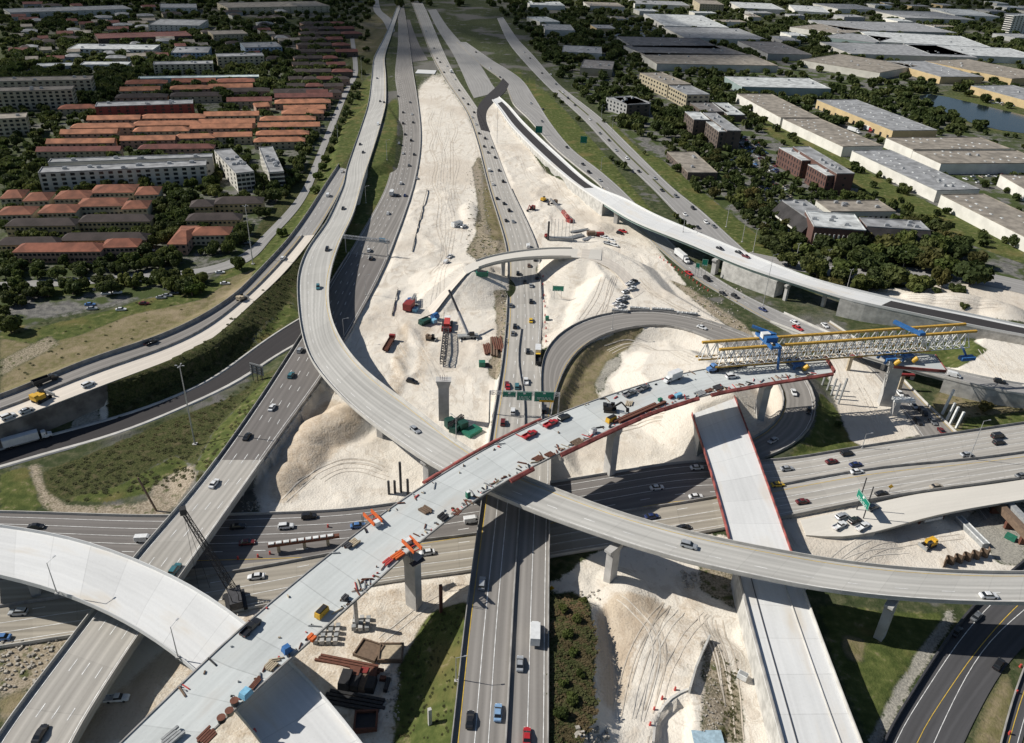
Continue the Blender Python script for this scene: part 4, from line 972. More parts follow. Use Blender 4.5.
vehicle(535,634,BX,W_,'northbound lanes'); vehicle(538,351,BX,'green','closed lane beside the loop ramp'); vehicle(538,360,'dump truck','yellow','closed lane beside the loop ramp')
many('far northbound lanes', [(472,117,SE,W_),(479,133,SE,B_),(492,147,SE,B_),(495,157,SE,B_),(489,170,VA,W_),(493,184,SE,W_),(503,181,SU,B_),(451,72,BX,'green'),(455,79,SE,W_),(437,58,SE,B_),(426,31,SE,W_),(447,66,SE,W_),(440,62,SU,B_),(444,72,SE,B_),(459,90,SE,B_),(463,98,SE,G_),(468,104,SU,B_),(474,112,SE,B_),(476,124,SE,W_),(485,138,SU,B_),(488,152,SE,G_),(484,146,SE,B_),(499,170,SE,B_),(434,48,SE,G_)])
many('cross highway', [(36,526,SE,B_),(144,539,VA,W_),(309,516,SU,B_),(286,526,SU,W_),(358,525,SE,'blue'),(247,542,SE,'dark red'),(238,526,SE,B_),(472,520,VA,W_),(697,467,SE,W_),(657,487,SE,W_),(696,496,SE,W_),(652,516,SE,'dark blue'),(684,527,SE,B_)])
many('near lanes of the cross highway', [(18,612,SU,S_),(1,637,SE,'blue'),(256,576,SE,W_),(427,552,SE,W_)], rev=True); vehicle(233,596,PI,'black','near lanes of the cross highway',rev=True)
many('raised cross highway', [(787,468,SE,S_),(832,461,SE,'dark red'),(856,464,SE,'dark blue'),(857,471,SE,W_),(847,453,SU,B_),(967,454,SE,S_),(998,436,VA,B_),(999,442,SU,B_),(803,501,SE,'dark red'),(882,493,SE,B_),(937,486,SE,'tan'),(1022,475,SE,G_),(778,484,SE,'yellow')])
for px,py,k,c,to in ((842,516,SU,S_,(852,512)),(840,525,PI,W_,(850,520)),(855,520,SU,B_,(865,516)),(863,526,PI,W_,(872,521)),(873,507,SU,G_,(882,503))): vehicle(px,py,k,c,'new slab by the green sign',to=to)
for px,py,k,c,to in ((530,434,PI,'red',(545,426)),(551,423,PI,'red',(563,417)),(564,417,SU,B_,(577,411)),(630,393,PI,G_,(643,387)),(643,388,PI,G_,(656,382)),(732,376,SU,W_,(747,374)),(251,627,PI,B_,(262,616)),(672,379,BX,W_,(662,383)),(722,368,'flatbed truck','blue',(700,372))): vehicle(px,py,k,c,'unfinished viaduct',to=to)
many('loop ramp', [(702,327,SE,W_),(794,392,SE,W_),(809,410,SE,B_),(773,440,SE,S_)])
many('far connector road', [(567,147,SE,B_),(583,164,SE,B_),(589,172,SU,B_),(600,180,SE,S_),(543,109,SE,B_),(542,121,SE,G_),(476,52,SE,B_),(490,68,SE,W_),(500,77,SE,B_),(531,103,SE,S_)])
many('connector road', [(707,279,VA,B_),(723,293,SE,B_),(735,296,SU,B_),(763,309,SE,'dark blue')])
vehicle(683,259,'semi truck','white','connector road',rev=False); vehicle(689,273,PI,'red','connector road')
many('short overpass', [(795,322,SE,W_),(798,328,PI,'red'),(954,375,VA,W_),(1000,381,SU,B_)]); vehicle(825,325,SE,W_,'queue under the launching girder',to=(835,333))
many('queue under the short overpass', [(900,393,SE,W_),(908,399,SU,B_),(914,405,SE,S_),(918,421,SU,B_),(933,421,SE,G_),(942,431,SE,'dark red'),(923,412,VA,B_)])
many('frontage avenue', [(639,171,SE,B_),(693,208,SU,B_),(706,222,SU,W_),(698,227,SE,B_),(714,226,SE,G_),(739,252,SE,B_),(746,256,SE,'dark red'),(542,73,SE,B_),(551,74,SE,W_),(556,84,SE,G_),(590,119,SE,W_),(575,105,SE,B_),(616,150,SE,S_),(563,92,SE,W_),(568,98,SU,B_),(600,133,SE,G_),(609,140,SE,B_),(627,158,SU,W_),(633,172,SE,B_),(655,178,SE,S_),(662,190,SE,B_),(676,196,SU,G_),(685,214,SE,W_),(530,58,SE,B_),(524,52,SE,W_),(720,248,SE,B_)])
many('curving lower ramp', [(957,631,SE,B_),(977,616,SE,G_)]); vehicle(999,664,SU,B_,'curving lower ramp')
vehicle(117,698,PI,W_,'shaded dirt under the white deck',to=(132,697)); vehicle(412,381,SU,B_,'sand pit',to=(424,384))
for px,py,k,c,to in ((8,416,SU,W_,(18,412)),(88,384,SU,W_,(97,380)),(26,410,SE,S_,(34,407))): vehicle(px,py,k,c,'sand strip above the tall dark wall',to=to)
vehicle(32,440,'semi truck','white','dark ramp',rev=False)
for px,py,k,c,to in ((458,225,PI,W_,(466,223)),(446,262,VA,W_,(452,255)),(464,226,SE,W_,(470,224)),(450,256,PI,W_,(455,252))): vehicle(px,py,k,c,'edge of the long sand strip',to=to)
for px,py,k,c in ((630,283,PI,W_),(634,281,SU,B_),(632,288,PI,W_),(626,291,SE,S_),(625,297,PI,S_),(620,300,SU,W_),(617,303,PI,W_),(624,302,SE,B_),(621,306,PI,W_)): vehicle(px,py,k,c,'rows on the sand plateau',to=(px+6,py-2))
for px,py,k,c in ((605,237,PI,W_),(612,240,SE,W_),(608,243,PI,S_),(615,245,SU,W_),(620,233,SU,B_),(623,231,PI,'red')): vehicle(px,py,k,c,'sand yard beside the white flyover pier',to=(px+7,py+2))
# cars parked by the houses and along the residential street
for px,py,c in ((98,289,'tan'),(106,293,'white'),(117,292,'white'),(130,284,'dark red'),(143,280,'white'),(158,281,'black'),(182,288,'grey'),(90,304,'blue'),(92,308,'silver'),(121,309,'white'),(144,303,'dark red'),(161,297,'silver'),(167,295,'silver'),(174,293,'black'),(225,283,'white'),(247,243,'black'),(150,250,'silver'),(220,272,'white')):
    vehicle(px,py,SE,c,'street below the orange roofed houses',to=(px+10,py-.5),small_=True)
ORD = ['first','second','third','fourth','fifth','sixth','seventh','eighth','ninth','tenth','eleventh','twelfth']
def label_vehicles():
    keyed = {}
    for v in VEH: keyed.setdefault((v['colour'], v['kind'], v['where']), []).append(v)
    for (c, k, w_), L in keyed.items():
        L.sort(key=lambda v: (-v['py'], v['px']))
        kk = {'suv': 'SUV', 'sedan': 'car', 'pickup': 'pickup truck'}.get(k, k)
        for i, v in enumerate(L):
            prep = 'in the' if w_.startswith(('queue','rows')) else 'on the'
            lab = f'{c} {kk} {prep} {w_}' if len(L) == 1 else f'{ORD[i]} {c} {kk} {prep} {w_}, counted from the bottom of the photo'
            if len(lab.split()) > 16: lab = f'{ORD[i]} {c} {kk} {prep} {w_}, counting upwards'
            tag(v['o'], lab, {'suv': 'car', 'sedan': 'car', 'pickup': 'pickup truck'}.get(k, k), 'vehicles '+prep+' '+w_)
            if 'used' in v['o']: del v['o']['used']
# ------------------------------------------------------------------ buildings
WALLC = {'cream': (.50,.44,.32), 'beige': (.42,.36,.25), 'white': (.68,.66,.60), 'pale': (.55,.53,.47), 'grey': (.34,.34,.33), 'pink': (.42,.27,.20), 'redwall': (.22,.055,.045), 'brick': (.115,.06,.048), 'tanwall': (.52,.40,.22), 'teal': (.25,.32,.31), 'blueish': (.34,.42,.50), 'brownwall': (.11,.085,.07), 'dark': (.06,.055,.05)}
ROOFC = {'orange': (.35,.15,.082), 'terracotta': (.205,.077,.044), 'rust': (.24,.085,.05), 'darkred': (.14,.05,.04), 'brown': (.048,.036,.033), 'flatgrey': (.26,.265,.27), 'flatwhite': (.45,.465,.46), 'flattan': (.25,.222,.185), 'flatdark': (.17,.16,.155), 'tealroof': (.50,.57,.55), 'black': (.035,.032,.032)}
WM = {k: mat(k+'_wall', c, .9, .10, .12) for k, c in WALLC.items()}
RM = {k: mat(k+'_roof', c, .9, .30, .16, bump=.3) for k, c in ROOFC.items()}
M['win'] = mat('window_glass', (.022, .027, .034), .15, .3, .2)
M['wframe'] = flat('window_frame', (.35, .34, .32))
M['door_red'] = flat('loading_door', (.16, .15, .14))
BOXES = []; _wm = {}
def wmesh(wd, h):
    k = (round(wd, 1), round(h, 1))
    if k not in _wm: mb = MB(); mb.box((0, 0, 0), (k[0], .12, k[1])); _wm[k] = mb.mesh('window', M['win'])
    return _wm[k]
_um = {}
def unit_mesh(kind):
    if kind not in _um:
        mb = MB()
        if kind == 'unit': mb.box((0, 0, 0), (2.6, 1.8, 1.3)); mb.box((0, 0, 1.303), (1.6, 1.2, .25))
        else: mb.box((0, 0, 0), (2.4, 1.4, .35), taper=.8)
        _um[kind] = mb.mesh(kind, RM['flatwhite'] if kind != 'unit' else M['steel'])
    return _um[kind]
def bldg(name, label, cat, a, b, c, h, wall, roof, floors=0, cols=0, style='flat', units=0, group=None, over=.5, rh=2.4, doors=0, sky=0, win=(1.5, 1.3), side=True, base=0.0):
    A, B, Cc = P(*a, h+base), P(*b, h+base), P(*c, h+base)
    u = (B-A)[:2]; L = np.hypot(*u); u = u/L; n = np.array([-u[1], u[0]])
    d = float((Cc-B)[:2]@n)
    if d < 0: A, B = B, A; u = -u; n = -n; d = -d
    d = max(d, 5.0); rz = math.atan2(u[1], u[0])
    mid = A[:2]+u*L/2+n*d/2
    t = thing(name, label, cat, (mid[0], mid[1], base), rz, group); BOXES.append((mid, u, n, L/2, d/2, h))
    mb = MB(); mb.box((0, 0, -.6), (L, d, h+.6)); mb.build('wall', WM[wall], t)
    r = MB()
    if style == 'flat':
        r.box((0, 0, h+.004), (L-.6, d-.6, .12))
        for sx, sy, wx, wy in ((0, -d/2+.15, L+.1, .4), (0, d/2-.15, L+.1, .4)): r.box((sx, sy, h+.004), (wx, wy, .6))
        for s in (-1, 1): r.box((s*(L/2-.15), 0, h+.004), (.4, d-.72, .6))
        r.build('roof', RM[roof], t)
    else:
        x, y = L/2+over, d/2+over; ins = y*.9 if style == 'hip' else 0
        ins = min(ins, x*.7)
        r.add([(-x,-y,h),(x,-y,h),(x,y,h),(-x,y,h),(-x+ins,0,h+rh),(x-ins,0,h+rh),(-x,-y,h-.15),(x,-y,h-.15),(x,y,h-.15),(-x,y,h-.15)],
              [(0,1,5,4),(2,3,4,5),(1,2,5),(3,0,4),(6,7,1,0),(7,8,2,1),(8,9,3,2),(9,6,0,3),(9,8,7,6)]); r.build('roof', RM[roof], t)
    rng = random.Random(hash((a, b)) & 0xffff)
    for k in range(units):
        o = small(unit_mesh('unit'), 'roof_unit', t, (rng.uniform(-.42, .42)*L, rng.uniform(-.3, .3)*d, h+.128), 0)
    for k in range(sky):
        small(unit_mesh('skylight'), 'skylight', t, ((-.45+.9*((k*.618) % 1))*L, (-.38+.76*((k*.414+.2) % 1))*d, h+.128), 0)
    if floors:
        fh = (h-.6)/floors; wh = min(win[1], fh*.6)
        for f in range(floors):
            for k in range(cols): small(wmesh(win[0], wh), 'window', t, (-L/2+L*(k+.5)/cols, -d/2-.05, .5+f*fh+fh*.25))
        toc = C0[:2]-mid
        if side:
            cs = max(1, min(6, int(round(cols*d/L))))
            s = 1 if toc@u > 0 else -1
            if abs(toc@u) > L/2:
                for f in range(floors):
                    for k in range(cs): small(wmesh(win[0], wh), 'window', t, (s*(L/2+.05), -d/2+d*(k+.5)/cs, .5+f*fh+fh*.25), math.pi/2)
    for k in range(doors): small(wmesh(3.2, 3.2), 'loading_door', t, (-L/2+L*(k+.5)/doors, -d/2-.05, .1))
    return t
# ---- left: apartments and row houses ----
bldg('apartment_block', 'beige apartment slab with dark balcony bays behind another slab, far left of the photo', 'apartment block', (-6,82),(91,80),(92,76), 16, 'cream','flattan', 5, 14, units=4, win=(2.6,1.8))
bldg('apartment_block', 'beige apartment slab in front of its twin, beside a car park at the far left', 'apartment block', (-6,92),(72,90),(73,86), 16, 'cream','flattan', 5, 12, units=3, win=(2.6,1.8))
bldg('apartment_block', 'short grey beige apartment end cut by the left edge of the photo', 'apartment block', (-12,120),(26,118),(27,113), 13, 'cream','flattan', 4, 6, units=1, win=(2.4,1.7))
bldg('apartment_block', 'cream four storey apartments behind the long white roofed shed', 'apartment block', (153,65),(213,64),(214,61), 11, 'cream','flatgrey', 4, 11, units=3, win=(2.2,1.6))
bldg('apartment_block', 'cream apartments nearest the green verge, behind the orange roofs', 'apartment block', (217,57),(264,56),(265,53), 13, 'cream','flatgrey', 4, 9, units=2, win=(2.2,1.6))
bldg('apartment_block', 'pale blue apartments with rows of dark windows behind the cream four storey block', 'apartment block', (171,53),(208,53),(209,47), 9, 'blueish','flatgrey', 3, 9, units=3, win=(2.0,1.5))
bldg('apartment_block', 'pale blue apartments beside the dark brown housing district', 'apartment block', (245,48),(282,47),(283,42), 10, 'blueish','flatgrey', 3, 9, units=2, win=(2.0,1.5))
bldg('apartment_block', 'long low white apartments with a shaded front, left of the blue block', 'apartment block', (68,49),(153,50),(154,45), 7, 'white','flatwhite', 2, 16, units=5, win=(2.6,1.6))
bldg('apartment_block', 'low white flat roofed building among trees in front of the long white apartments', 'low building', (80,65),(128,65),(129,62), 5, 'white','flatwhite', 1, 8)
bldg('apartment_block', 'small low white building left of the other low white one', 'low building', (36,67),(72,66),(73,63), 5, 'pale','flatwhite', 1, 6)
bldg('apartment_block', 'long dim brown roofed terrace before the upper pale apartments', 'terrace', (98,39),(192,36),(193,31), 7, 'brownwall','darkred', 2, 14)
bldg('apartment_block', 'pale apartments on the upper left skyline among dark trees', 'apartment block', (148,25),(199,26),(200,20), 9, 'pale','flatgrey', 3, 10)
bldg('apartment_block', 'tan apartments right of the pale upper ones', 'apartment block', (213,35),(248,34),(249,30), 10, 'beige','flattan', 3, 8)
bldg('apartment_block', 'long dim white block near the top left corner', 'apartment block', (10,13),(132,9),(133,5), 8, 'pale','flatgrey', 2, 16)
bldg('apartment_block', 'pale block at the very top above the dark trees', 'apartment block', (160,8),(197,8),(198,4), 8, 'pale','flatgrey', 2, 8)
bldg('apartment_block', 'cream block at the top nearest the interchange', 'apartment block', (228,8),(330,6),(331,1), 10, 'cream','flattan', 3, 16)
bldg('shed', 'very long shed with a pale teal roof above the orange row houses', 'shed', (138,79),(259,77),(259,75), 6, 'teal','tealroof', 0, 0)
bldg('red_apartment_block', 'dark red four storey block in the middle of the orange row houses', 'apartment block', (95,107),(193,104),(194,100), 11, 'redwall','flatgrey', 4, 11, units=6, win=(2.4,1.7))
rows = [(127,165,82,'rust'),(174,214,80.5,'rust'),(217,253,80.5,'rust'),(122,158,89,'orange'),(172,208,87.5,'orange'),(211,251,86,'orange'),(117,165,96,'brown'),(172,220,94.5,'brown'),(229,270,99.5,'darkred'),
 (89,138,118,'orange'),(142,203,116.5,'orange'),(206,257,114,'orange'),(72,132,126,'orange'),(134,200,123.5,'orange'),(201,253,121.5,'orange'),(62,115,132,'orange'),(135,187,129.5,'orange'),(192,250,126.5,'orange'),
 (48,112,141.5,'orange'),(122,173,138.5,'orange'),(176,213,136.5,'orange'),(216,250,135,'orange'),(38,118,149.5,'darkred'),(140,212,147,'darkred'),
 (277,329,101.5,'orange'),(286,324,107.5,'orange'),(284,322,112,'orange'),(262,314,118.5,'orange'),(260,318,125,'orange'),(258,307,133,'orange'),(256,303,140,'orange'),(258,268,105,'orange'),(225,268,90,'brown'),(277,331,95.5,'darkred'),(276,322,91,'brown'),(60,95,107,'rust')]
rows.sort(key=lambda r: (-r[2]))
for i, (x0, x1, y, rc) in enumerate(rows):
    kk = {'orange': 'bright orange', 'rust': 'dull rust', 'brown': 'brown', 'darkred': 'dark red'}[rc]
    same = [q for q in rows if q[3] == rc]; n_ = same.index((x0, x1, y, rc))
    lab = f'{kk} roofed row house, {["nearest","second nearest","third nearest"][n_]} of its colour in the terraces' if n_ < 3 else f'{kk} roofed row house, number {n_+1} of its colour counting upwards in the terraces'
    bldg('row_house', lab, 'row house', (x0-2,y+2.0),(x1+1.5,y+1.2),(x1+1.5,y-1.9), 6.0, 'pink' if i % 3 else 'beige', rc, 2, max(4, int((x1-x0)/5.5)), 'hip' if i % 2 else 'gable', group='row houses in the orange terraces', win=(1.5,1.2), side=False)
bldg('grey_apartment_block', 'long grey flat roofed apartments with dark balconies facing the scrub', 'apartment block', (38,173.5),(206,166),(207,160.5), 12, 'pale','flatgrey', 4, 18, units=9, win=(2.6,1.8))
bldg('grey_apartment_block', 'rear wing of the long grey flat roofed apartments behind palms', 'apartment block', (48,163),(212,157.5),(212,154), 12, 'pale','flatgrey', 2, 14, units=6, win=(2.4,1.6), side=False)
bldg('grey_apartment_block', 'grey flat roofed block end on to the verge, outer one of a pair', 'apartment block', (269,173),(284,172),(290,146), 12, 'pale','flatgrey', 4, 4, units=8, win=(2.4,1.7))
bldg('grey_apartment_block', 'grey flat roofed block end on, inner one of a pair beside the dark trees', 'apartment block', (236,174),(254,172),(263,146), 12, 'pale','flatgrey', 4, 4, units=8, win=(2.4,1.7))
houses = [(0,22,197,'orange'),(23,48,199.5,'orange'),(54,88,197.5,'orange'),(90,133,191.5,'orange'),(135,158,193.5,'orange'),(-4,31,213.5,'orange'),(38,75,211.5,'orange'),(76,122,205,'orange'),(122,147,207.5,'orange'),
 (5,75,224.5,'brown'),(78,150,220.5,'brown'),(190,213,205.5,'brown'),(214,262,202.5,'brown'),(-4,58,243.5,'brown'),(60,146,239,'brown'),(186,240,219,'brown'),(13,100,250.5,'rust'),(101,137,246,'rust'),(190,229,234,'orange')]
pos_words = ['behind the grey lot','by the street trees']
houses.sort(key=lambda r: -r[2]); cnt = {}
for i, (x0, x1, y, rc) in enumerate(houses):
    n_ = cnt.get(rc, 0); cnt[rc] = n_+1
    kk = {'orange': 'bright orange tiled', 'rust': 'rust red tiled', 'brown': 'black brown shingled'}[rc]
    lab = f'cream two storey house under a {kk} roof, {["nearest","second","third","fourth","fifth","sixth","seventh","eighth","ninth","tenth"][n_]} from the street'
    bldg('town_house', lab, 'house', (x0,y+1.5),(x1,y+.7),(x1,y-7 if rc != 'brown' else y-5), 6.2, {'rust': 'pink', 'brown': 'tanwall'}.get(rc, 'cream'), {'orange': 'terracotta'}.get(rc, rc), 2, max(4, int((x1-x0)/4.5)), 'hip', group='town houses by the residential street', win=(1.4,1.2), rh=2.8, side=False)
bldg('town_house', 'orange roofed wing jutting towards the photo from the last house by the trees', 'house', (168,244),(186,244),(196,226), 6.2, 'pink','terracotta', 2, 3, 'hip', win=(1.4,1.2))
# ---- right: offices and warehouses ----
bldg('office_block', 'long pale office with dark window bands behind trees, farther one of a stepped pair', 'office', (640,73),(668,85),(685,82), 13, 'beige','flattan', 3, 10, units=4, win=(3.2,1.8))
bldg('office_block', 'long pale office with dark window bands, nearer one of a stepped pair', 'office', (669,86),(687,95),(704,92), 13, 'beige','flatgrey', 3, 8, units=3, win=(3.2,1.8))
bldg('office_block', 'pale grey office cube with a dark front near the frontage avenue', 'office', (627,105),(651,103),(643,95), 11, 'grey','flatgrey', 3, 6, units=2, win=(2.4,1.8))
bldg('office_block', 'darker half of the grey office pair near the frontage avenue', 'office', (613,98),(627,105),(637,98), 11, 'brownwall','flatgrey', 3, 4, units=2, win=(2.4,1.8))
bldg('brown_office', 'brown ribbed office wing, farthest of three joined wings above the car park', 'office', (685,112),(694,120),(707,118), 15, 'brownwall','flatwhite', 4, 5, units=1, win=(1.6,2.0))
bldg('brown_office', 'brown ribbed office wing, nearest of three joined wings above the car park', 'office', (706,122),(719,132),(729,130), 15, 'brownwall','flatwhite', 4, 6, units=1, win=(1.6,2.0))
bldg('brown_office', 'long pale roofed spine joining two brown ribbed office wings', 'office', (703,113),(727,131),(741,131), 16, 'brownwall','flatgrey', 4, 8, units=3, win=(1.6,2.0))
bldg('low_office', 'low tan flat roofed building among trees beside the frontage avenue', 'low building', (667,152),(688,173),(714,170), 5, 'brownwall','flattan', 1, 8, units=3)
bldg('low_office', 'low white roofed building in front of the white warehouse', 'low building', (712,103),(728,115),(743,114), 6, 'brownwall','flatwhite', 1, 6, units=3)
bldg('low_office', 'low dark roofed building beside the low white roofed one', 'low building', (690,103),(704,112),(722,108), 6, 'brownwall','flatdark', 1, 6, units=3)
bldg('warehouse', 'bright white warehouse with teal grey front beyond the trees', 'warehouse', (742,87),(831,89),(824,79), 8, 'teal','flatwhite', 0, 0, units=3)
bldg('brick_office', 'red brick office, upper left wing with pale flat roof and vertical windows', 'office', (779,148),(802,161),(817,158), 13, 'brick','flatwhite', 3, 9, units=2, win=(1.1,2.4))
bldg('brick_office', 'red brick office, lower wing with pale roof facing the car park', 'office', (808,165),(827,176),(839,174), 13, 'brick','flatwhite', 3, 8, units=1, win=(1.1,2.4))
bldg('brick_office', 'red brick office spine with long grey roof behind the two wings', 'office', (793,147),(837,174),(853,173), 15, 'brick','flatgrey', 3, 0, units=5)
def mansard(a, b, c, h, label, drop=7, out=6):
    t = bldg('mansard_office', label, 'office', a, b, c, h, 'brick', 'flatgrey', 1, 8, units=4, win=(1.8,1.4))
    A, B = P(*a, h), P(*b, h); L = np.hypot(*(B-A)[:2]); d = [bx for bx in BOXES][-1][4]*2
    mb = MB(); mb.add([(-L/2-.4,-d/2-.1,h-.02),(L/2+.4,-d/2-.1,h-.02),(L/2+.4,-d/2-out,h-drop),(-L/2-.4,-d/2-out,h-drop),(-L/2-.4,-d/2-.1,h-drop-.4),(L/2+.4,-d/2-.1,h-drop-.4)],[(3,2,1,0),(0,4,3),(1,2,5),(2,3,4,5)])
    mb.build('sloping_roof', RM['black'], t); m2 = MB(); m2.box((0,-d/2-out,h-drop-.8),(L+1.2,.5,.9)); m2.build('fascia', WM['white'], t); return t
mansard((782,201),(812,222),(830,217), 11, 'office wing with a black sloping roof and pale fascia beside the street trees')
mansard((867,227),(930,231),(925,222), 10, 'low office wing with a black sloping front roof between big trees')
t = bldg('brick_office', 'brick office front with white columns between two black sloping roofs', 'office', (814,227),(866,231),(868,216), 13, 'brick','flatwhite', 0, 0, units=4)
L_ = BOXES[-1][3]*2; d_ = BOXES[-1][4]*2
for k in range(9): mb = MB(); mb.box((-L_*.44+k*2.6, -d_/2-.35, 0), (.8,.5,9.5)); mb.build('column', WM['white'], t)
bldg('low_office', 'wide low tan roofed office behind the brick office with sloping roofs', 'low building', (831,212),(896,212),(889,201), 6, 'pale','flattan', 1, 12, units=6)
bldg('warehouse', 'long white walled warehouse, farthest of four beside the grass strip', 'warehouse', (737,94),(781,118),(813,115), 8, 'white','flattan', sky=14)
bldg('warehouse', 'long white walled warehouse, second of four beside the grass strip', 'warehouse', (783,119),(843,147),(878,144), 8, 'white','flattan', sky=20)
bldg('warehouse', 'grey roofed white walled warehouse, third of four beside the grass strip', 'warehouse', (852,151),(937,191),(976,188), 8, 'white','flatgrey', sky=24, units=4)
bldg('warehouse', 'long white walled warehouse cut by the right edge, last of four beside the grass strip', 'warehouse', (941,195),(1042,246),(1085,242), 8, 'white','flattan', sky=18)
bldg('warehouse', 'yellow walled warehouse with a pale grey roof behind the white walled row', 'warehouse', (817,100),(893,131),(936,130), 8, 'tanwall','flatgrey', sky=26, doors=12)
bldg('warehouse', 'tan roofed white walled warehouse right of the parked lorries', 'warehouse', (886,138),(913,150),(1010,149), 8, 'white','flattan', sky=16)
bldg('warehouse', 'tan roofed warehouse with loading bays above the truck yard', 'warehouse', (913,151),(941,164),(1045,162), 8, 'white','flattan', sky=16, units=2)
bldg('warehouse', 'tan warehouse corner at the right edge below the truck yard', 'warehouse', (1000,175),(1026,190),(1070,187), 8, 'white','flattan', sky=6)
far = [((885,61),(941,77),(968,73),'tanwall','flatgrey','tan fronted'),((851,54),(978,58),(974,47),'pale','flatgrey','long grey'),((930,54),(1045,59),(1045,50),'white','flatwhite','long white'),((768,54),(812,55),(812,43),'grey','flatdark','dark'),((800,60),(880,73),(890,62),'pale','flattan','tan roofed'),
 ((633,47),(722,49),(718,39),'grey','flatdark','low dark'),((645,55),(748,55),(738,46),'pale','flatdark','wide dark'),((657,64),(778,66),(762,55),'pale','flattan','wide tan'),((665,26),(729,28),(715,16),'white','flatwhite','white'),((685,38),(768,40),(752,29),'pale','flatgrey','wide grey'),
 ((790,27),(842,34),(850,28),'white','flattan','white walled'),((823,37),(875,43),(882,37),'teal','flatgrey','teal walled'),((842,30),(957,33),(950,24),'grey','flatgrey','broad grey'),((880,42),(992,48),(992,38),'white','flatwhite','bright white'),((925,61),(1012,79),(1032,72),'tanwall','flattan','tan walled'),
 ((971,86),(1042,105),(1062,98),'tanwall','flatgrey','yellow walled'),((838,9),(882,10),(880,5),'white','flatgrey','tiny white'),((795,11),(830,13),(826,7),'white','flatwhite','tiny bright'),((905,18),(975,20),(972,13),'pale','flatgrey','distant grey'),((955,15),(1000,17),(998,11),'white','flatwhite','distant white'),
 ((530,5),(565,6),(562,2),'white','flatwhite','white roofed'),((590,6),(625,7),(622,3),'pale','flattan','tan distant'),((635,4),(690,6),(688,2),'white','flatgrey','long distant'),((740,8),(785,10),(780,4),'pale','flatwhite','pale distant'),((545,30),(575,31),(572,25),'pale','flatgrey','grey avenue side'),((562,52),(602,54),(596,47),'pale','flatgrey','pale avenue side'),((580,68),(612,70),(605,61),'beige','flatdark','dark avenue side'),((540,22),(560,22),(556,17),'pale','flatwhite','small white avenue side')]
for a, b, c, wl, rf, w in far:
    bldg('warehouse', f'{w} warehouse in the far industrial district above the lake and car parks', 'warehouse', a, b, c, 8, wl, rf, sky=8, units=2)
bldg('tower_block', 'white and blue glass office tower on the far right skyline', 'tower', (1006,15),(1014,16),(1016,13), 32, 'white','flatwhite', 9, 4, units=1, win=(4,2.0))
bldg('hotel', 'tan six storey building on the skyline beyond the big car park', 'hotel', (700,4),(724,5),(722,1), 18, 'beige','flattan', 5, 9)
# dark brown housing district beside the green verge
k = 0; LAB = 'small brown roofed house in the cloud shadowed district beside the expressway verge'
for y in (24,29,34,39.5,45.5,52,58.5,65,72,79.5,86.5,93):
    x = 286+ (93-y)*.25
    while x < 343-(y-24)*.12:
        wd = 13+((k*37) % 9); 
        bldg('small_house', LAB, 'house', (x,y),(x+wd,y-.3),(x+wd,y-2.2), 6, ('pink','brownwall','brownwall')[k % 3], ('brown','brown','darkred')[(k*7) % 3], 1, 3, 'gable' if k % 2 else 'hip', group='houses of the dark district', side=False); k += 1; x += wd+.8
LAB2 = 'dim low house among the dark trees of the upper left district'
for k in range(120):
    x, y = random.Random(k).uniform(0, 285), 4+56*((k*.618) % 1)
    ok = all(abs((P(x+5,y,6)[:2]-m)@u) > L+9 or abs((P(x+5,y,6)[:2]-m)@n) > d+9 for m,u,n,L,d,h in BOXES)
    if ok: bldg('small_house', LAB2, 'house', (x,y),(x+9+k % 13,y-.3),(x+9+k % 13,y-2), 5.5, ('pale','beige','grey')[k % 3], ('flatgrey','darkred','brown','flattan')[k % 4], 1, 2, 'gable' if k % 2 else 'hip', group='houses among the upper left trees', side=False)
LAB3 = 'pale flat roofed warehouse in the crowded industrial district near the skyline'
for k in range(150):
    rg = random.Random(900+k); x, y = rg.uniform(520, 1040), 3+50*rg.random()**1.6; wd = rg.uniform(14, 34)*(.5+y/60); dp = rg.uniform(1.2, 3.2)*(.4+y/40)
    q = P(x+wd/2, y, 6); hw = np.linalg.norm(P(x+wd, y, 6)-P(x, y, 6))/2+14
    if abs(x-520) < 60 and y > 5: continue
    if all(abs((q[:2]-m)@u) > L+hw or abs((q[:2]-m)@n) > d+40 for m,u,n,L,d,h in BOXES) and all(np.hypot(rb.C[:,0]-q[0], rb.C[:,1]-q[1]).min() > hw+14 for rb in (rJ, rI)):
        bldg('warehouse', LAB3, 'warehouse', (x,y),(x+wd,y+.4),(x+wd-1,y-dp), 7, ('white','pale','grey','tanwall')[k % 4], ('flatwhite','flatgrey','flattan','flatgrey')[(k//2) % 4], units=2, sky=4, group='warehouses near the skyline')
# ---- the lake ----
mb = MB(); pts = [P(x,y,.25) for x,y in ((916,96),(930,94),(948,97),(990,107),(1045,120),(1045,136),(1000,130),(975,124),(950,114),(928,104))]
mb.add(pts, [tuple(range(len(pts)))]); wm_, nt, b = new_mat('lake_water'); b.inputs['Base Color'].default_value = (.014,.022,.028,1); b.inputs['Roughness'].default_value = .12
bp = nd(nt, 'ShaderNodeBump', Strength=.15, Distance=.2); nt.links.new(noise(nt, wpos(nt), .4, 3), bp.inputs['Height']); nt.links.new(bp.outputs[0], b.inputs['Normal'])
structure(mb.build('lake', wm_)); LAKE = np.array(pts)[:, :2]
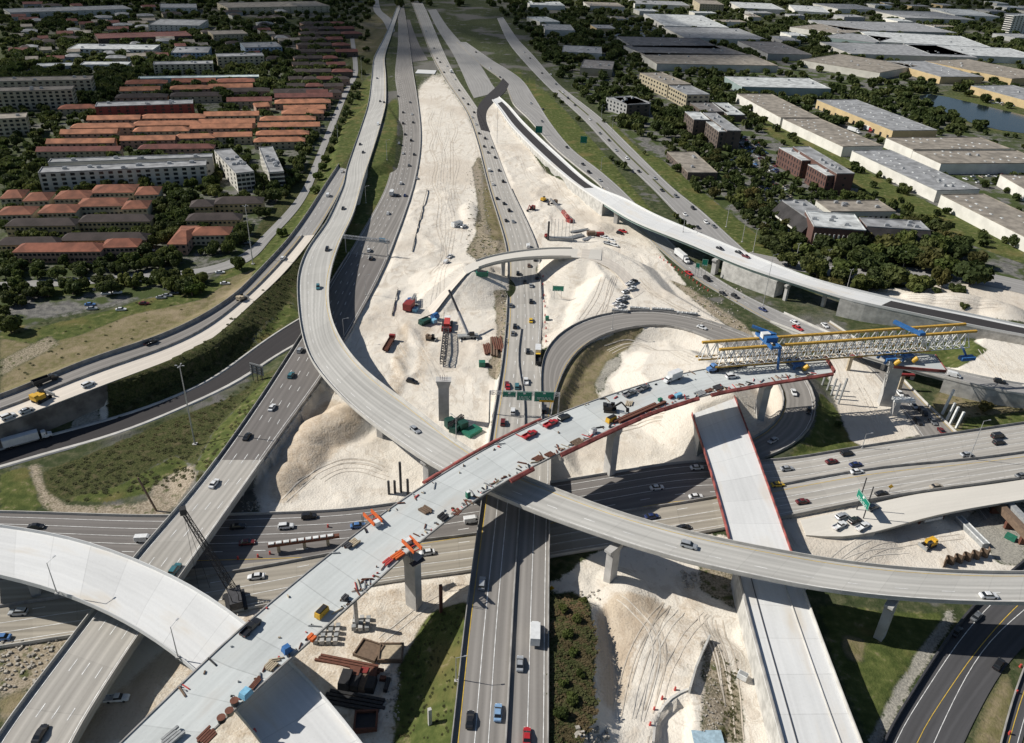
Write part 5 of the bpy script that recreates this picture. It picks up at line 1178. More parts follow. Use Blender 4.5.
# ------------------------------------------------------------------ trees
def leaf_mat(name, c1, c2):
    m, nt, b = new_mat(name)
    oi = nt.nodes.new('ShaderNodeObjectInfo').outputs['Random']
    n1 = noise(nt, wpos(nt), .45, 4); n2 = noise(nt, wpos(nt), 2.2, 2)
    c = mix_c(nt, ramp01(nt, n1, .35, .65), c1, c2); c = mix_c(nt, math_n(nt, 'MULTIPLY', ramp01(nt, n2, .5, .8), .4), c, tuple(x*1.7 for x in c2))
    n3 = noise(nt, wpos(nt), .035, 3); c = mix_c(nt, math_n(nt, 'MULTIPLY', ramp01(nt, n3, .45, .65), .7), c, (c2[0]*1.75, c2[1]*1.45, c2[2]*1.6))
    c = mix_c(nt, math_n(nt, 'MULTIPLY', oi, .5), c, (c1[0]*.55, c1[1]*.5, c1[2]*.7))
    nt.links.new(c, b.inputs['Base Color']); b.inputs['Roughness'].default_value = .7; b.inputs['Specular IOR Level'].default_value = .2
    tl = nt.nodes.new('ShaderNodeBsdfTranslucent'); nt.links.new(c, tl.inputs[0]); ms = nt.nodes.new('ShaderNodeMixShader'); ms.inputs[0].default_value = .35; nt.links.new(b.outputs[0], ms.inputs[1]); nt.links.new(tl.outputs[0], ms.inputs[2]); nt.links.new(ms.outputs[0], nt.nodes['Material Output'].inputs[0])
    return m
LEAF = [leaf_mat('dark_leaves', (.050,.074,.022), (.085,.112,.032)), leaf_mat('mid_leaves', (.072,.10,.024), (.11,.14,.036)), leaf_mat('olive_leaves', (.085,.090,.026), (.125,.125,.038)), leaf_mat('bright_leaves', (.075,.120,.024), (.11,.155,.034))]
SCRUB = leaf_mat('scrub_leaves', (.075,.088,.030), (.11,.115,.045))
BARK = mat('bark', (.14,.11,.085), .9, .3, 1.5)
def crown_mesh(seed, leaves=1300, flatness=.75, nb=13, size=.085):
    rng = np.random.RandomState(seed); v = []; f = []
    cl = []
    for k in range(nb):
        a = rng.rand()*2*math.pi; rr = .62*math.sqrt(rng.rand()); cl.append((rr*math.cos(a), rr*math.sin(a), .55+rng.uniform(-.3,.38)*flatness*(1-rr*.6), rng.uniform(.24,.42)))
    for i in range(leaves):
        c = cl[i % nb]; d = rng.normal(size=3); d /= np.linalg.norm(d)
        p = np.array(c[:3])+d*c[3]*(.75+.3*rng.rand())*[1,1,flatness]
        nrm = d+rng.normal(size=3)*.55; nrm /= np.linalg.norm(nrm)
        t = np.cross(nrm, [.3,.2,1]); t /= np.linalg.norm(t)+1e-6; b = np.cross(nrm, t); s = size*rng.uniform(.7,1.5)
        k = len(v); v += [tuple(p-t*s-b*s*.7), tuple(p+t*s-b*s*.6), tuple(p+t*s*.8+b*s), tuple(p-t*s*.8+b*s*.8)]; f.append((k,k+1,k+2,k+3))
    return v, f
CROWNS = []
for s in range(7):
    v, f = crown_mesh(s+10); 
    row = []
    for lm in LEAF:
        me = bpy.data.meshes.new('crown'); me.from_pydata(v, [], f); me.materials.append(lm); row.append(me)
    CROWNS.append(row)
mb = MB(); mb.tube((0,0,-.3),(0,0,.55),.05,.03,7)
for a in (0,2.1,4.2): mb.tube((0,0,.3),(.28*math.cos(a),.28*math.sin(a),.6),.025,.012,5)
TRUNK = mb.mesh('trunk', BARK)
def palm_mesh():
    mb = MB(); rng = random.Random(3)
    for k in range(15):
        a = 2*math.pi*k/15+rng.uniform(-.15,.15); up = rng.uniform(.05,.6); pts = []
        for j in range(6):
            r = j/5*2.3; z = up*r-.24*r*r; pts.append((r*math.cos(a), r*math.sin(a), z))
        for j in range(5):
            p, q = Vector(pts[j]), Vector(pts[j+1]); side = Vector((-math.sin(a), math.cos(a), 0)); w0, w1 = .42*(1-j/6), .42*(1-(j+1)/6)
            mb.add([p-side*w0-Vector((0,0,.12)), p, q, q-side*w1-Vector((0,0,.12))], [(0,1,2,3)]); mb.add([p, p+side*w0-Vector((0,0,.12)), q+side*w1-Vector((0,0,.12)), q], [(0,1,2,3)])
    return mb.mesh('fronds', LEAF[1])
PALMF = palm_mesh(); mb = MB(); mb.tube((0,0,-.3),(0,0,7),.22,.15,8); PALMT = mb.mesh('trunk', BARK)
TREES = []; TP = []
def clear(x, y, r):
    ins = False
    for i in range(len(LAKE)):
        a, b = LAKE[i], LAKE[(i+1) % len(LAKE)]
        if (a[1] > y) != (b[1] > y) and x < (b[0]-a[0])*(y-a[1])/(b[1]-a[1])+a[0]: ins = not ins
    if ins: return False
    for rb in RIB:
        lo, hi = rb.C[:, :2].min(0)-rb.W.max(), rb.C[:, :2].max(0)+rb.W.max()
        if not (lo[0] < x < hi[0] and lo[1] < y < hi[1]): continue
        d = np.hypot(rb.C[:, 0]-x, rb.C[:, 1]-y); i = int(np.argmin(d))
        if d[i] < rb.W[i]/2+r+1 : return False
    for m, u, n, L, d, h in BOXES:
        q = np.array([x, y])-m
        if abs(q@u) < L+r*.5 and abs(q@n) < d+r*.5: return False
    return True
def tree(x, y, r, h, tone, where, palm=False, cat='tree'):
    z = float(zat(x, y)); rng = random.Random(int(x*13+y*7))
    if palm:
        t = thing('palm_tree', 'x', 'palm', (x, y, z), rng.uniform(0, 6)); small(PALMT, 'trunk', t, (0,0,0)); c = small(PALMF, 'crown', t, (0,0,6.9)); t.scale = (h/8,)*3
    else:
        t = thing('tree', 'x', cat, (x, y, z), rng.uniform(0, 6)); tr = small(TRUNK, 'trunk', t, (0,0,0)); tr.scale = (h, h, h*.8)
        c = small(CROWNS[rng.randrange(7)][tone], 'crown', t, (0,0,h*.05)); c.scale = (r*1.12, r*rng.uniform(.95,1.25), h*.78)
    TREES.append((t, where, tone if not palm else 9, r, x, y)); TP.append((x, y, r)); return t
def tree_px(px, py, r, h, tone, where, palm=False):
    """crown centre seen at a pixel"""
    p = P(px, py, h*.5); return tree(p[0], p[1], r, h, tone, where, palm)
def zone(poly, n, r0, r1, tones, where, seed=0, gap=.8, maxn=None):
    rng = random.Random(seed); W3 = [P(a, b, 0)[:2] for a, b in poly]; xs = [w[0] for w in W3]; ys = [w[1] for w in W3]; got = 0
    pr = P(*np.mean(poly, axis=0), 0)
    for _ in range(n*12):
        if got >= n: break
        # sample evenly in the picture so that near and far are balanced
        px = rng.uniform(min(p[0] for p in poly), max(p[0] for p in poly)); py = rng.uniform(min(p[1] for p in poly), max(p[1] for p in poly))
        ins = False
        for i in range(len(poly)):
            a, b = poly[i], poly[(i+1) % len(poly)]
            if (a[1] > py) != (b[1] > py) and px < (b[0]-a[0])*(py-a[1])/(b[1]-a[1])+a[0]: ins = not ins
        if not ins: continue
        q = P(px, py, 3); r = rng.uniform(r0, r1)
        if any(abs(x-q[0]) < (R_+r)*gap and abs(y-q[1]) < (R_+r)*gap and (x-q[0])**2+(y-q[1])**2 < ((R_+r)*gap)**2 for x, y, R_ in TP): continue
        if not clear(q[0], q[1], r*.8): continue
        tree(q[0], q[1], r, r*rng.uniform(1.7, 2.3), rng.choice(tones), where); got += 1
# street and garden trees by the left houses
for px,py,r in ((36,272,4),(56,272,4.6),(80,271,3.6),(100,271,3.4),(124,267,4),(71,286,5),(32,291,4.2),(110,286,4.8),(47,291,3.5),(8,322,5.5),(15,281,4),(8,297,4.5),(20,300,3.5),(0,310,4),(138,276,3)): tree_px(px,py,r,r*1.8,0 if px % 3 else 1,'along the street below the brown roofed houses')
for px,py in ((66,260),(72,262),(78,259),(88,262),(95,258),(122,256),(134,260),(142,255),(150,250),(200,248),(207,246),(58,163),(108,160),(156,158),(172,157)): tree_px(px,py,2,8,1,'among the cream houses and grey flats',True)
zone([(140,232),(184,216),(186,238),(165,250),(190,268),(190,290),(160,286),(120,262),(118,246)], 26, 3.2, 5.0, [0,0,1], 'in the clump beside the orange roofed end house',1,.55)
zone([(205,240),(255,225),(262,246),(240,268),(205,262)], 14, 3, 4.5, [0,1], 'in the clump behind the west ramp barrier',2,.6)
zone([(180,262),(206,268),(205,290),(183,292)], 7, 2.6, 3.8, [1,3], 'among the bushes at the end of the parking bay',3,.6)
zone([(306,100),(333,82),(340,96),(330,125),(310,160),(290,190),(275,215),(258,215),(262,180),(290,175),(296,140)], 44, 3.2, 4.6, [0,0,0,1], 'in the dark belt between the grey flats and the verge',4,.6)
for px,py in ((354,88),(352,95),(350,101),(347,108),(345,114),(342,121),(339,127),(336,134),(333,141),(330,149),(326,158),(322,166),(318,175)): tree_px(px,py,4.0,6.5,3,'in the row on the bright verge beside the west ramp')
zone([(205,140),(240,130),(238,165),(228,190),(212,190),(205,165)], 16, 3, 4.4, [0,1,2], 'between the two groups of grey flats',5,.6)
zone([(0,140),(38,145),(40,175),(60,186),(160,182),(160,190),(0,192)], 26, 3.4, 5, [0,0,1], 'in front of the long grey flats',6,.65)
zone([(0,95),(70,100),(60,135),(40,150),(0,150)], 12, 3.4, 5, [0], 'by the beige slabs at the left edge',7,.8)
zone([(85,75),(130,72),(118,100),(92,112),(80,100)], 10, 4, 6, [0], 'between the beige slabs and the orange terraces',8,.8)
zone([(170,185),(262,175),(262,205),(230,200),(175,200)], 16, 3, 4.6, [0,1], 'behind the brown roofed houses',9,.65)
# right side
for px,py,r in ((815,262,8),(836,252,7),(846,268,8),(868,258,9),(884,244,9),(903,252,9),(898,273,8),(927,256,9),(916,282,7),(946,264,8),(975,272,9),(790,258,6),(806,248,6),(780,248,6),(862,236,7),(900,232,7),(930,238,7),(958,250,7),(832,283,6),(878,283,6),(958,288,4),(768,240,5),(795,238,6),(940,225,7),(912,222,6)): tree_px(px,py,r*1.15,r*1.6,[0,1,2,0,2][px % 5],'among the big trees between the white flyover and the brick offices')
for px,py,r in ((881,172,2.6),(909,188,3),(846,150,3),(833,147,3),(1015,240,4)): tree_px(px,py,r,r*2.2,0,'standing alone against the white warehouse walls')
zone([(785,240),(960,238),(985,262),(960,286),(900,284),(860,290),(830,288),(800,268)], 26, 4.5, 7, [0,0,1,2], 'among the big trees between the white flyover and the brick offices',31,.55)
zone([(0,252),(180,252),(180,280),(0,300)], 34, 2.6, 4.2, [0,0,1], 'along the street below the brown roofed houses',32,.7)
zone([(150,196),(190,196),(186,235),(150,232)], 12, 3, 4.4, [0,0,1], 'between the cream houses and the black brown roofs',33,.65)
zone([(262,240),(300,196),(322,160),(330,165),(306,205),(270,246)], 12, 2.6, 3.6, [1,3], 'on the verge between the street and the west ramp',34,.8)
zone([(735,205),(758,226),(790,246),(802,236),(772,200),(746,184)], 22, 3, 4.8, [0,0,1,2], 'in the office car park',41,.6)
zone([(606,98),(640,112),(682,152),(706,166),(722,160),(692,120),(640,95)], 26, 3.2, 5, [0,0,1], 'in front of the brown ribbed offices',42,.6)
zone([(660,150),(700,120),(735,140),(770,190),(800,240),(770,240),(730,205),(690,185)], 80, 2.8, 4.8, [0,0,1,2], 'in the office car park',11,.75)
zone([(730,120),(780,150),(800,185),(808,205),(785,200),(750,160)], 26, 2.4, 4, [0,1], 'in the car park below the brown offices',12,.8)
zone([(640,100),(690,100),(700,118),(668,148),(640,140),(620,120)], 24, 3, 5, [0,0,1], 'in front of the brown ribbed offices',13,.7)
zone([(570,62),(640,60),(660,98),(610,95),(590,92)], 20, 3.5, 6, [0], 'in the shaded grove by the frontage avenue',14,.7)
zone([(690,70),(742,72),(745,100),(712,100),(694,90)], 18, 4, 6, [0,1,2], 'in the grove before the white warehouse',15,.7)
zone([(800,80),(870,88),(930,112),(972,132),(940,140),(905,120),(850,100)], 34, 4, 6, [0,0,1,2], 'in the belt between the yellow warehouse and the lake',16,.7)
zone([(816,190),(850,190),(930,215),(985,256),(930,245),(890,218),(840,205)], 22, 3, 5, [0,1], 'behind the low tan office and along the grass strip',17,.8)
zone([(805,180),(830,188),(842,200),(815,205)], 8, 2.5, 4, [0,1], 'by the brick office steps',18,.8)
zone([(530,95),(575,150),(600,170),(580,160),(545,120)], 5, 2, 3, [0,1], 'among the bushes on the grass between the two right hand roads',19)
for px,py,r in ((555,95,3.2),(562,102,3),(578,118,3),(618,163,3),(624,166,3.4),(611,158,2.4),(676,215,2.6),(683,222,3),(690,228,3)): tree_px(px,py,r,r*1.7,1,'among the bushes on the grass between the two right hand roads')
for px,py in ((604,118),(645,150),(668,158),(676,165)): tree_px(px,py,2,8,1,'on the verge of the frontage avenue',True)
tree_px(985,405,3.2,5,2,'alone on the dry slope beside the raised highway'); tree_px(963,307,2.6,4,0,'alone on the sand mound behind the white flyover'); tree_px(936,293,3,4,0,'on the edge of the sand behind the white flyover')
for px,py,r in ((586,425,2.0),(575,430,1.8),(592,428,1.6),(566,432,1.5)): tree_px(px,py,r,r*1.5,3,'bushy, beside the sign gantry')
for px,py,r in ((566,650,1.6),(572,668,1.4),(578,690,1.5),(562,700,1.4),(570,715,1.8),(560,730,2),(582,610,1.4),(562,625,1.5),(575,635,1.6)): tree_px(px,py,r,r*1.4,1,'in the scrub strip beside the northbound bridge')
tree_px(838,425,1.6,2.4,3,'bushy, at the foot of the white piles')
# the 300 largest stay things; farther woods are one mass
ORDN = ['first','second','third','fourth','fifth','sixth','seventh','eighth','ninth','tenth','eleventh','twelfth','thirteenth','fourteenth','fifteenth','sixteenth']
def label_trees():
    g = {}
    for t in TREES: g.setdefault((t[1], t[2]), []).append(t)
    tone = {0: 'dark green', 1: 'mid green', 2: 'olive', 3: 'bright green', 9: ''}
    for (w_, tn), L in g.items():
        L.sort(key=lambda t: (proj((t[4], t[5], 0))[0]))
        for i, t in enumerate(L):
            pm = 'palm' if tn == 9 else 'tree'
            if len(L) <= 10:
                od = '' if len(L) == 1 else (f'{ORDN[i]} from left, ')
                lab = f'{od}{tone[tn]} {pm} {w_}'.replace('  ', ' ').strip()
            else: lab = f'one of many {tone[tn]} {pm}s {w_}'
            t[0]['label'] = ' '.join(lab.split()[:16]); t[0]['group'] = 'trees '+w_
TREES.sort(key=lambda t: -t[3]/np.hypot(t[4], t[5]-0)); REST = TREES[285:]; TREES = TREES[:285]
REST_P = [(t[4], t[5], t[3]) for t in REST]
for t in REST:
    for c in list(t[0].children): bpy.data.objects.remove(c)
    bpy.data.objects.remove(t[0])
label_trees()
# far woods and gardens
rng = np.random.RandomState(5); V = []; Fc = []
base = crown_mesh(77, 60, .7, 6, .26)
bv = np.array(base[0]); n = 0
def patch(poly, count, r0, r1, test=True):
    global n
    xs = [p[0] for p in poly]; ys = [p[1] for p in poly]
    for _ in range(count):
        px, py = rng.uniform(min(xs), max(xs)), rng.uniform(min(ys), max(ys)); ins = False
        for i in range(len(poly)):
            a, b = poly[i], poly[(i+1) % len(poly)]
            if (a[1] > py) != (b[1] > py) and px < (b[0]-a[0])*(py-a[1])/(b[1]-a[1])+a[0]: ins = not ins
        if not ins: continue
        q = P(px, py, 2); r = rng.uniform(r0, r1)
        if test and not clear(q[0], q[1], r): continue
        a = rng.rand()*6.28; ca, sa = math.cos(a), math.sin(a); k = len(V)*0+n
        w = bv*[r, r, r*1.5]; V.append(np.stack([w[:, 0]*ca-w[:, 1]*sa+q[0], w[:, 0]*sa+w[:, 1]*ca+q[1], w[:, 2]+.2], 1)); Fc.append(np.array(base[1])+k); n += len(bv)
for x, y, r in REST_P:
    b2 = crown_mesh(int(x) % 7+50, 160, .75, 9, .17) if len(V) % 1 == 0 else base; w = np.array(b2[0])*[r, r, r*1.5]; V.append(w+[x, y, .2]); Fc.append(np.array(b2[1])+n); n += len(w)
patch([(0,0),(395,0),(385,12),(345,30),(335,100),(0,100)], 2200, 4, 7)
patch([(0,100),(330,95),(300,180),(0,190)], 480, 3, 5)
patch([(0,186),(250,186),(240,240),(0,262)], 260, 2.5, 4)
patch([(495,0),(1024,0),(1024,60),(520,60)], 2100, 4, 8)
patch([(515,55),(1024,55),(1024,130),(600,130)], 900, 3.5, 6.5)
patch([(640,130),(1024,130),(1024,250),(800,240),(700,190)], 260, 2.5, 4)
patch([(345,20),(372,20),(371,55),(352,120),(340,100)], 80, 3, 5)
patch([(-300,-40),(1324,-40),(1324,6),(-300,6)], 1500, 6, 12, False)
me = bpy.data.meshes.new('distant_trees'); vv = np.concatenate(V); ff = np.concatenate(Fc)
me.vertices.add(len(vv)); me.vertices.foreach_set('co', vv.ravel()); me.loops.add(ff.size); me.loops.foreach_set('vertex_index', ff.ravel().astype(np.int32)); me.polygons.add(len(ff)); me.polygons.foreach_set('loop_start', (np.arange(len(ff))*4).astype(np.int32)); me.polygons.foreach_set('loop_total', np.full(len(ff), 4, np.int32)); me.update(calc_edges=True)
me.materials.append(LEAF[0]); o = bpy.data.objects.new('distant_trees', me); COL.objects.link(o); tag(o, 'dark green distant treetops and garden greenery filling the far districts', 'trees', None, 'stuff')
print('TREES', len(TREES), 'rest', len(REST), 'BOX', len(BOXES))
# ------------------------------------------------------------------ site machinery, signs, poles and small things
C_ = {'orange': (.62,.13,.03), 'red': (.24,.03,.027), 'yellow': (.62,.36,.03), 'chord': (.50,.30,.05), 'blue': (.03,.13,.34), 'lightblue': (.20,.45,.62), 'green': (.02,.15,.095), 'darkgreen': (.012,.06,.045), 'rust': (.14,.055,.035), 'white': (.68,.69,.68), 'black': (.02,.02,.022), 'grey': (.30,.31,.31), 'brown': (.16,.11,.075), 'tan': (.42,.35,.25), 'pinkred': (.5,.07,.06), 'palebluetarp': (.33,.45,.52)}
E_ = {k: mat('site_'+k, c, .55 if k not in ('rust', 'brown', 'tan') else .9, .18, 1.2) for k, c in C_.items()}
E_['signgreen'] = flat('sign_green', (.0, .20, .13), .45); E_['signyellow'] = flat('sign_yellow', (.80, .45, .01), .45); E_['signwhite'] = flat('sign_white', (.75, .76, .74), .5)
def hd(px, py, to, z): 
    a = P(px, py, z); b = P(to[0], to[1], z); return math.atan2(b[1]-a[1], b[0]-a[0])
def site(name, label, cat, px, py, to=None, rz=0.0, group=None, z=None):
    p = spot(px, py) if z is None else P(px, py, z)
    t = thing(name, label, cat, tuple(p), hd(px, py, to, p[2]) if to else rz, group); return t
def part(t, name, m, fn, recalc=True):
    mb = MB(); fn(mb); return mb.build(name, E_.get(m) or M[m], t, recalc=False)
def lattice(mb, a, b, w, w2=None, seg=None, th=.12):
    a, b = Vector(a), Vector(b); d = b-a; L = d.length; d.normalize(); s = d.cross(Vector((0,0,1)))
    if s.length < .05: s = Vector((1,0,0))
    s.normalize(); u = s.cross(d); n = seg or max(3, int(L/w/1.1)); w2 = w if w2 is None else w2; prev = None
    for i in range(n+1):
        t = i/n; k = (w*(1-t)+w2*t)/2; c = a+(b-a)*t; q = [c+s*(x*k)+u*(y*k) for x, y in ((-1,-1),(1,-1),(1,1),(-1,1))]
        if prev:
            for j in range(4): mb.bar(prev[j], q[j], th); mb.bar(prev[j], q[(j+1) % 4] if i % 2 else q[j], th*.6); mb.bar(q[j], prev[(j+1) % 4], th*.6)
        for j in range(4): mb.bar(q[j], q[(j+1) % 4], th*.6)
        prev = q
def solve_h(px, py, tx, ty, z0=None):
    b = spot(px, py) if z0 is None else P(px, py, z0); best = min(((proj(b+[0,0,h])[1]-ty)**2, h) for h in np.arange(.5, 45, .25)); return b, best[1]
def pole(px, py, tx, ty, label, name='light_pole', cat='light pole', mt='steel', arm=2.2, r=.16, arms=1, rz=None, group=None, z0=None):
    b, h = solve_h(px, py, tx, ty, z0)
    t = thing(name, label, cat, tuple(b), 0, group)
    # lean so that the top lands where the photo has it is not needed: poles are upright
    part(t, 'shaft', mt, lambda mb: mb.tube((0,0,-.2), (0,0,h), r, r*.55, 8)); part(t, 'base', 'pier', lambda mb: mb.box((0,0,-.3), (r*5, r*5, .55)))
    for k in range(arms):
        a = (rz or 0)+k*math.pi*2/max(arms, 1)
        part(t, 'arm', mt, lambda mb: mb.bar((.08*math.cos(a), .08*math.sin(a), h-.1), (arm*math.cos(a), arm*math.sin(a), h+.25), .10))
        part(t, 'lamp_head', 'steel', lambda mb: mb.box((arm*math.cos(a), arm*math.sin(a), h+.15), (.75, .34, .16), a))
    return t
def post(px, py, tx, ty, label, name, cat, mt, w, group=None, z0=None, lean=None):
    b, h = solve_h(px, py, tx, ty, z0); t = None; mb = MB()
    if lean: mb.bar((0,0,-.5), (lean[0]*h, lean[1]*h, h), w)
    else: mb.box((0,0,-.5), (w, w, h+.5), .4)
    o = mb.build(name, E_.get(mt) or M[mt]); o.location = tuple(b); return tag(o, label, cat, group)
# --- light and utility poles ---
pole(195,444,180,366,'very tall steel light mast on the scrub slope left of the southbound lanes', arms=4, arm=1.2, r=.3)
pole(253,264,249,206,'tall steel light mast behind the west ramp near the orange roofed end house', arms=4, arm=1.2, r=.3)
for px,py,tx,ty,l in ((344,338,337,319,'lamp post beside the shadowed southbound lanes below the curved flyover'),(366,295,361,275,'lamp post on the sand edge of the southbound lanes beside the big flyover shadow'),(366,203,365,186,'lamp post on the narrow grass strip beside the flyover ramp'),(362,80,361,57,'lamp post on the shaded verge high up the west ramp'),(338,141,338,118,'lamp post on the verge beside the row of bright green trees'),(387,160,385,140,'lamp post on the grass tongue between the two ramps'),(497,143,496,107,'lamp post at the sharp point where the white flyover begins'),
  (612,329,612,310,'lamp post on the inner edge of the loop ramp near its top'),(601,121,601,105,'lamp post beside the frontage avenue, higher of two'),(612,131,612,116,'lamp post beside the frontage avenue, lower of two'),(601,170,601,157,'lamp post on the grass between the connector road and frontage avenue'),(763,305,770,255,'tall lamp post below the white flyover by the wall end'),(969,459,973,421,'lamp post on the median of the raised cross highway'),(862,448,862,434,'lamp post on the far barrier of the raised cross highway'),(456,681,457,658,'lamp post on the grassy side of the northbound bridge'),(683,232,684,216,'lamp post behind the white flyover beside a bush')):
    pole(px,py,tx,ty,l,rz=0.2)
pole(456,441,455,417,'white lamp post on the edge of the curved flyover by the green containers', z0=14.2, rz=2.4); 
pole(57,593,46,563,'lamp post on the near parapet of the white ramp deck, far left', z0=14.4, rz=1.2); pole(178,657,168,627,'lamp post on the near parapet of the white ramp deck above the shaded dirt', z0=14.4, rz=1.2)
for px,py,tx,ty,l in ((726,227,729,206,'pale utility pole on the verge, farthest of three together'),(742,242,746,220,'pale utility pole on the verge, middle of three together'),(753,252,756,229,'pale utility pole on the verge, nearest of three together'),(827,263,829,250,'utility pole among big trees, left of three along the side street'),(847,288,850,270,'utility pole among big trees, middle of three along the side street'),(903,267,907,252,'utility pole among big trees, right of three along the side street'),(796,259,798,244,'utility pole beside the white flyover near the brick office')):
    t = pole(px,py,tx,ty,l,'utility_pole','utility pole','pier',arm=1.1,arms=2,r=.2,rz=.5)
post(157,511,149,481,'dark leaning timber post on the sandy bank beside the southbound bridge','timber_post','post','brown',.45,lean=(-.35,.1))
post(441,612,441,585,'rusty steel pipe pile standing beside the shaded pile yard','pipe_pile','pile','rust',.8); post(430,724,429,709,'short pale concrete post on the grass bank','concrete_post','post','pier',.8); post(357,626,355,600,'grey steel pile standing among stacked blocks under the viaduct','steel_pile','pile','steel',1.0)
for i,(px,py,ty) in enumerate(((389,494,481),(395,493,481),(401,492,462),(408,494,479))): post(px,py,px,ty,['short dark steel pile below the flyover, leftmost of four','short dark steel pile below the flyover, second from the left','tall dark steel pile standing among three short ones below the flyover','short dark steel pile below the flyover, rightmost of four'][i],'steel_pile','pile','dark_steel',.7,'steel piles below the flyover')
for i,(px,py,tx,ty) in enumerate(((942,414,951,390),(946,421,953,403),(950,424,956,407),(956,428,960,412))): post(px,py,tx,ty,f'white square concrete pile beside the dry slope, {["tallest and farthest","second","third","nearest"][i]} of a row of four','concrete_pile','pile','white',.75,'white piles by the dry slope',lean=(.12,.02))
for i,(px,py,tx,ty) in enumerate(((822,385,826,374),(827,390,831,375),(831,395,836,379),(835,399,839,384),(838,404,843,379))): post(px,py,tx,ty,f'grey pile leaning beside the loop ramp exit, {["first","second","third","fourth","last and tallest"][i]} of five from the left','concrete_pile','pile','grey',.6,'grey piles by the loop ramp exit',lean=(.1,.05))
# --- signs ---
def sign_face(t, cx, z, w, h, rows=2, shield=True, exit_=False, y=-.12):
    p = part(t, 'sign_panel', 'signgreen', lambda mb: mb.box((cx, y, z), (w, .14, h)))
    yy = y-.09
    def border(mb):
        for s in (-1, 1): mb.box((cx+s*(w/2-.10), yy, z+.05), (.07, .03, h-.1))
        for zz in (z+.05, z+h-.12): mb.box((cx, yy-.0, zz), (w-.34, .03, .07))
    b = MB(); border(b); b.build('border', E_['signwhite'], t)
    def marks(mb):
        if shield: mb.prism([(cx-.45, yy-.02), (cx+.45, yy-.02), (cx+.45, yy+.02), (cx-.45, yy+.02)], z+h-.95, z+h-.25)
        for r in range(rows):
            x = cx-w*.36
            while x < cx+w*.34: mb.box((x+.16, yy, z+(.95 if exit_ else .3)+r*.55), (.26, .03, .3)); x += .42 if (r+int(x*3)) % 4 else .8
    b = MB(); marks(b); o = b.build('lettering', E_['signwhite'], t)
    if exit_:
        part(t, 'exit_only_panel', 'signyellow', lambda mb: mb.box((cx+w*.13, y-.02, z-.15), (w*.74, .18, .8)))
        cu = bpy.data.curves.new('exit_only_text', 'FONT'); cu.body = 'EXIT ONLY'; cu.size = .75; cu.align_x = 'CENTER'; cu.extrude = .01; cu.materials.append(M['black'])
        tmp = bpy.data.objects.new('tmp', cu); COL.objects.link(tmp); bpy.context.view_layer.update(); me_ = bpy.data.meshes.new_from_object(tmp.evaluated_get(bpy.context.evaluated_depsgraph_get())); bpy.data.objects.remove(tmp)
        o = bpy.data.objects.new('exit_only_text', me_); COL.objects.link(o); o.parent = t; o.location = (cx+w*.13, y-.13, z-.03); o.rotation_euler = (math.pi/2, 0, 0)
a, b = P(489.5,413,5.0), P(558,415,5.0); mid = (a+b)/2; Ls = np.hypot(*(b-a)[:2]); rz = math.atan2((b-a)[1], (b-a)[0])
t = thing('sign_gantry', 'truss over the northbound lanes with three green signs, one with an EXIT ONLY strip', 'sign gantry', tuple(mid), rz)
GH = 9.6
for s in (-1, 1): part(t, 'post', 'steel', lambda mb: mb.tube((s*Ls/2, 0, -6 if s < 0 else -3), (s*Ls/2, 0, GH), .28, .25, 8))
part(t, 'truss', 'steel', lambda mb: lattice(mb, (-Ls/2, .45, GH-1.0), (Ls/2, .45, GH-1.0), 1.1, th=.1))
sx = lambda px: (px-489.5)/(558-489.5)*Ls-Ls/2
sign_face(t, sx(508.5), GH-2.4, (515-502)/68.5*Ls, 2.3, 1); sign_face(t, sx(523.5), GH-3.6, 15/68.5*Ls, 3.6, 3); sign_face(t, sx(543), GH-3.9, 19.5/68.5*Ls, 4.2, 2, exit_=True)
a, b = P(346,252,.1), P(388,257,.1); mid = (a+b)/2; Ls = np.hypot(*(b-a)[:2]); 
t = thing('sign_gantry', 'bare lattice sign truss across the southbound lanes seen from behind', 'sign gantry', tuple(mid), math.atan2((b-a)[1], (b-a)[0]))
for s in (-1, 1): part(t, 'post', 'steel', lambda mb: mb.tube((s*Ls/2, 0, -.3), (s*Ls/2, 0, 9.6), .3, .28, 8))
part(t, 'truss', 'steel', lambda mb: lattice(mb, (-Ls/2-1, 0, 8.9), (Ls/2+1, 0, 8.9), 1.5, th=.18)); part(t, 'sign_panel', 'lightblue', lambda mb: mb.box((Ls/2-3.2, .9, 7.8), (3.4, .14, 2.4)))
def road_sign(px0, px1, ptop, pbot, base, label, z, rows=2, rz=0):
    p = spot(*base); t = thing('road_sign', label, 'road sign', tuple(p), rz); sc = 800/np.linalg.norm(p-C0)
    w = (px1-px0)/sc; h = (pbot-ptop)/sc/.9; zt = min(((proj(p+[0,0,q])[1]-ptop)**2, q) for q in np.arange(2, 14, .2))[1]
    off = ((px0+px1)/2-base[0])/sc
    for s in (-1, 1): part(t, 'post', 'steel', lambda mb: mb.bar((off+s*w*.32, .12, -.3), (off+s*w*.32, .12, zt-.2), .2))
    sign_face(t, off, zt-h, w, h, rows, shield=rows > 1); return t
road_sign(535.5,542,126,132,(539,135),'green road sign standing by the start of the white flyover',0,1); road_sign(580,586.5,136,142,(583,146),'green road sign on the grass beside the connector road',0,1)
road_sign(552,563,286,291,(560,299),'wide green sign beside the northbound lanes under the small bridge',0,1); road_sign(700,705.5,259,265,(702,276),'green sign on the connector road beside the panelled wall',0,1,-.3); road_sign(694,698,263,268,(696,277),'smaller green sign beside another on the connector road',0,1,-.3)
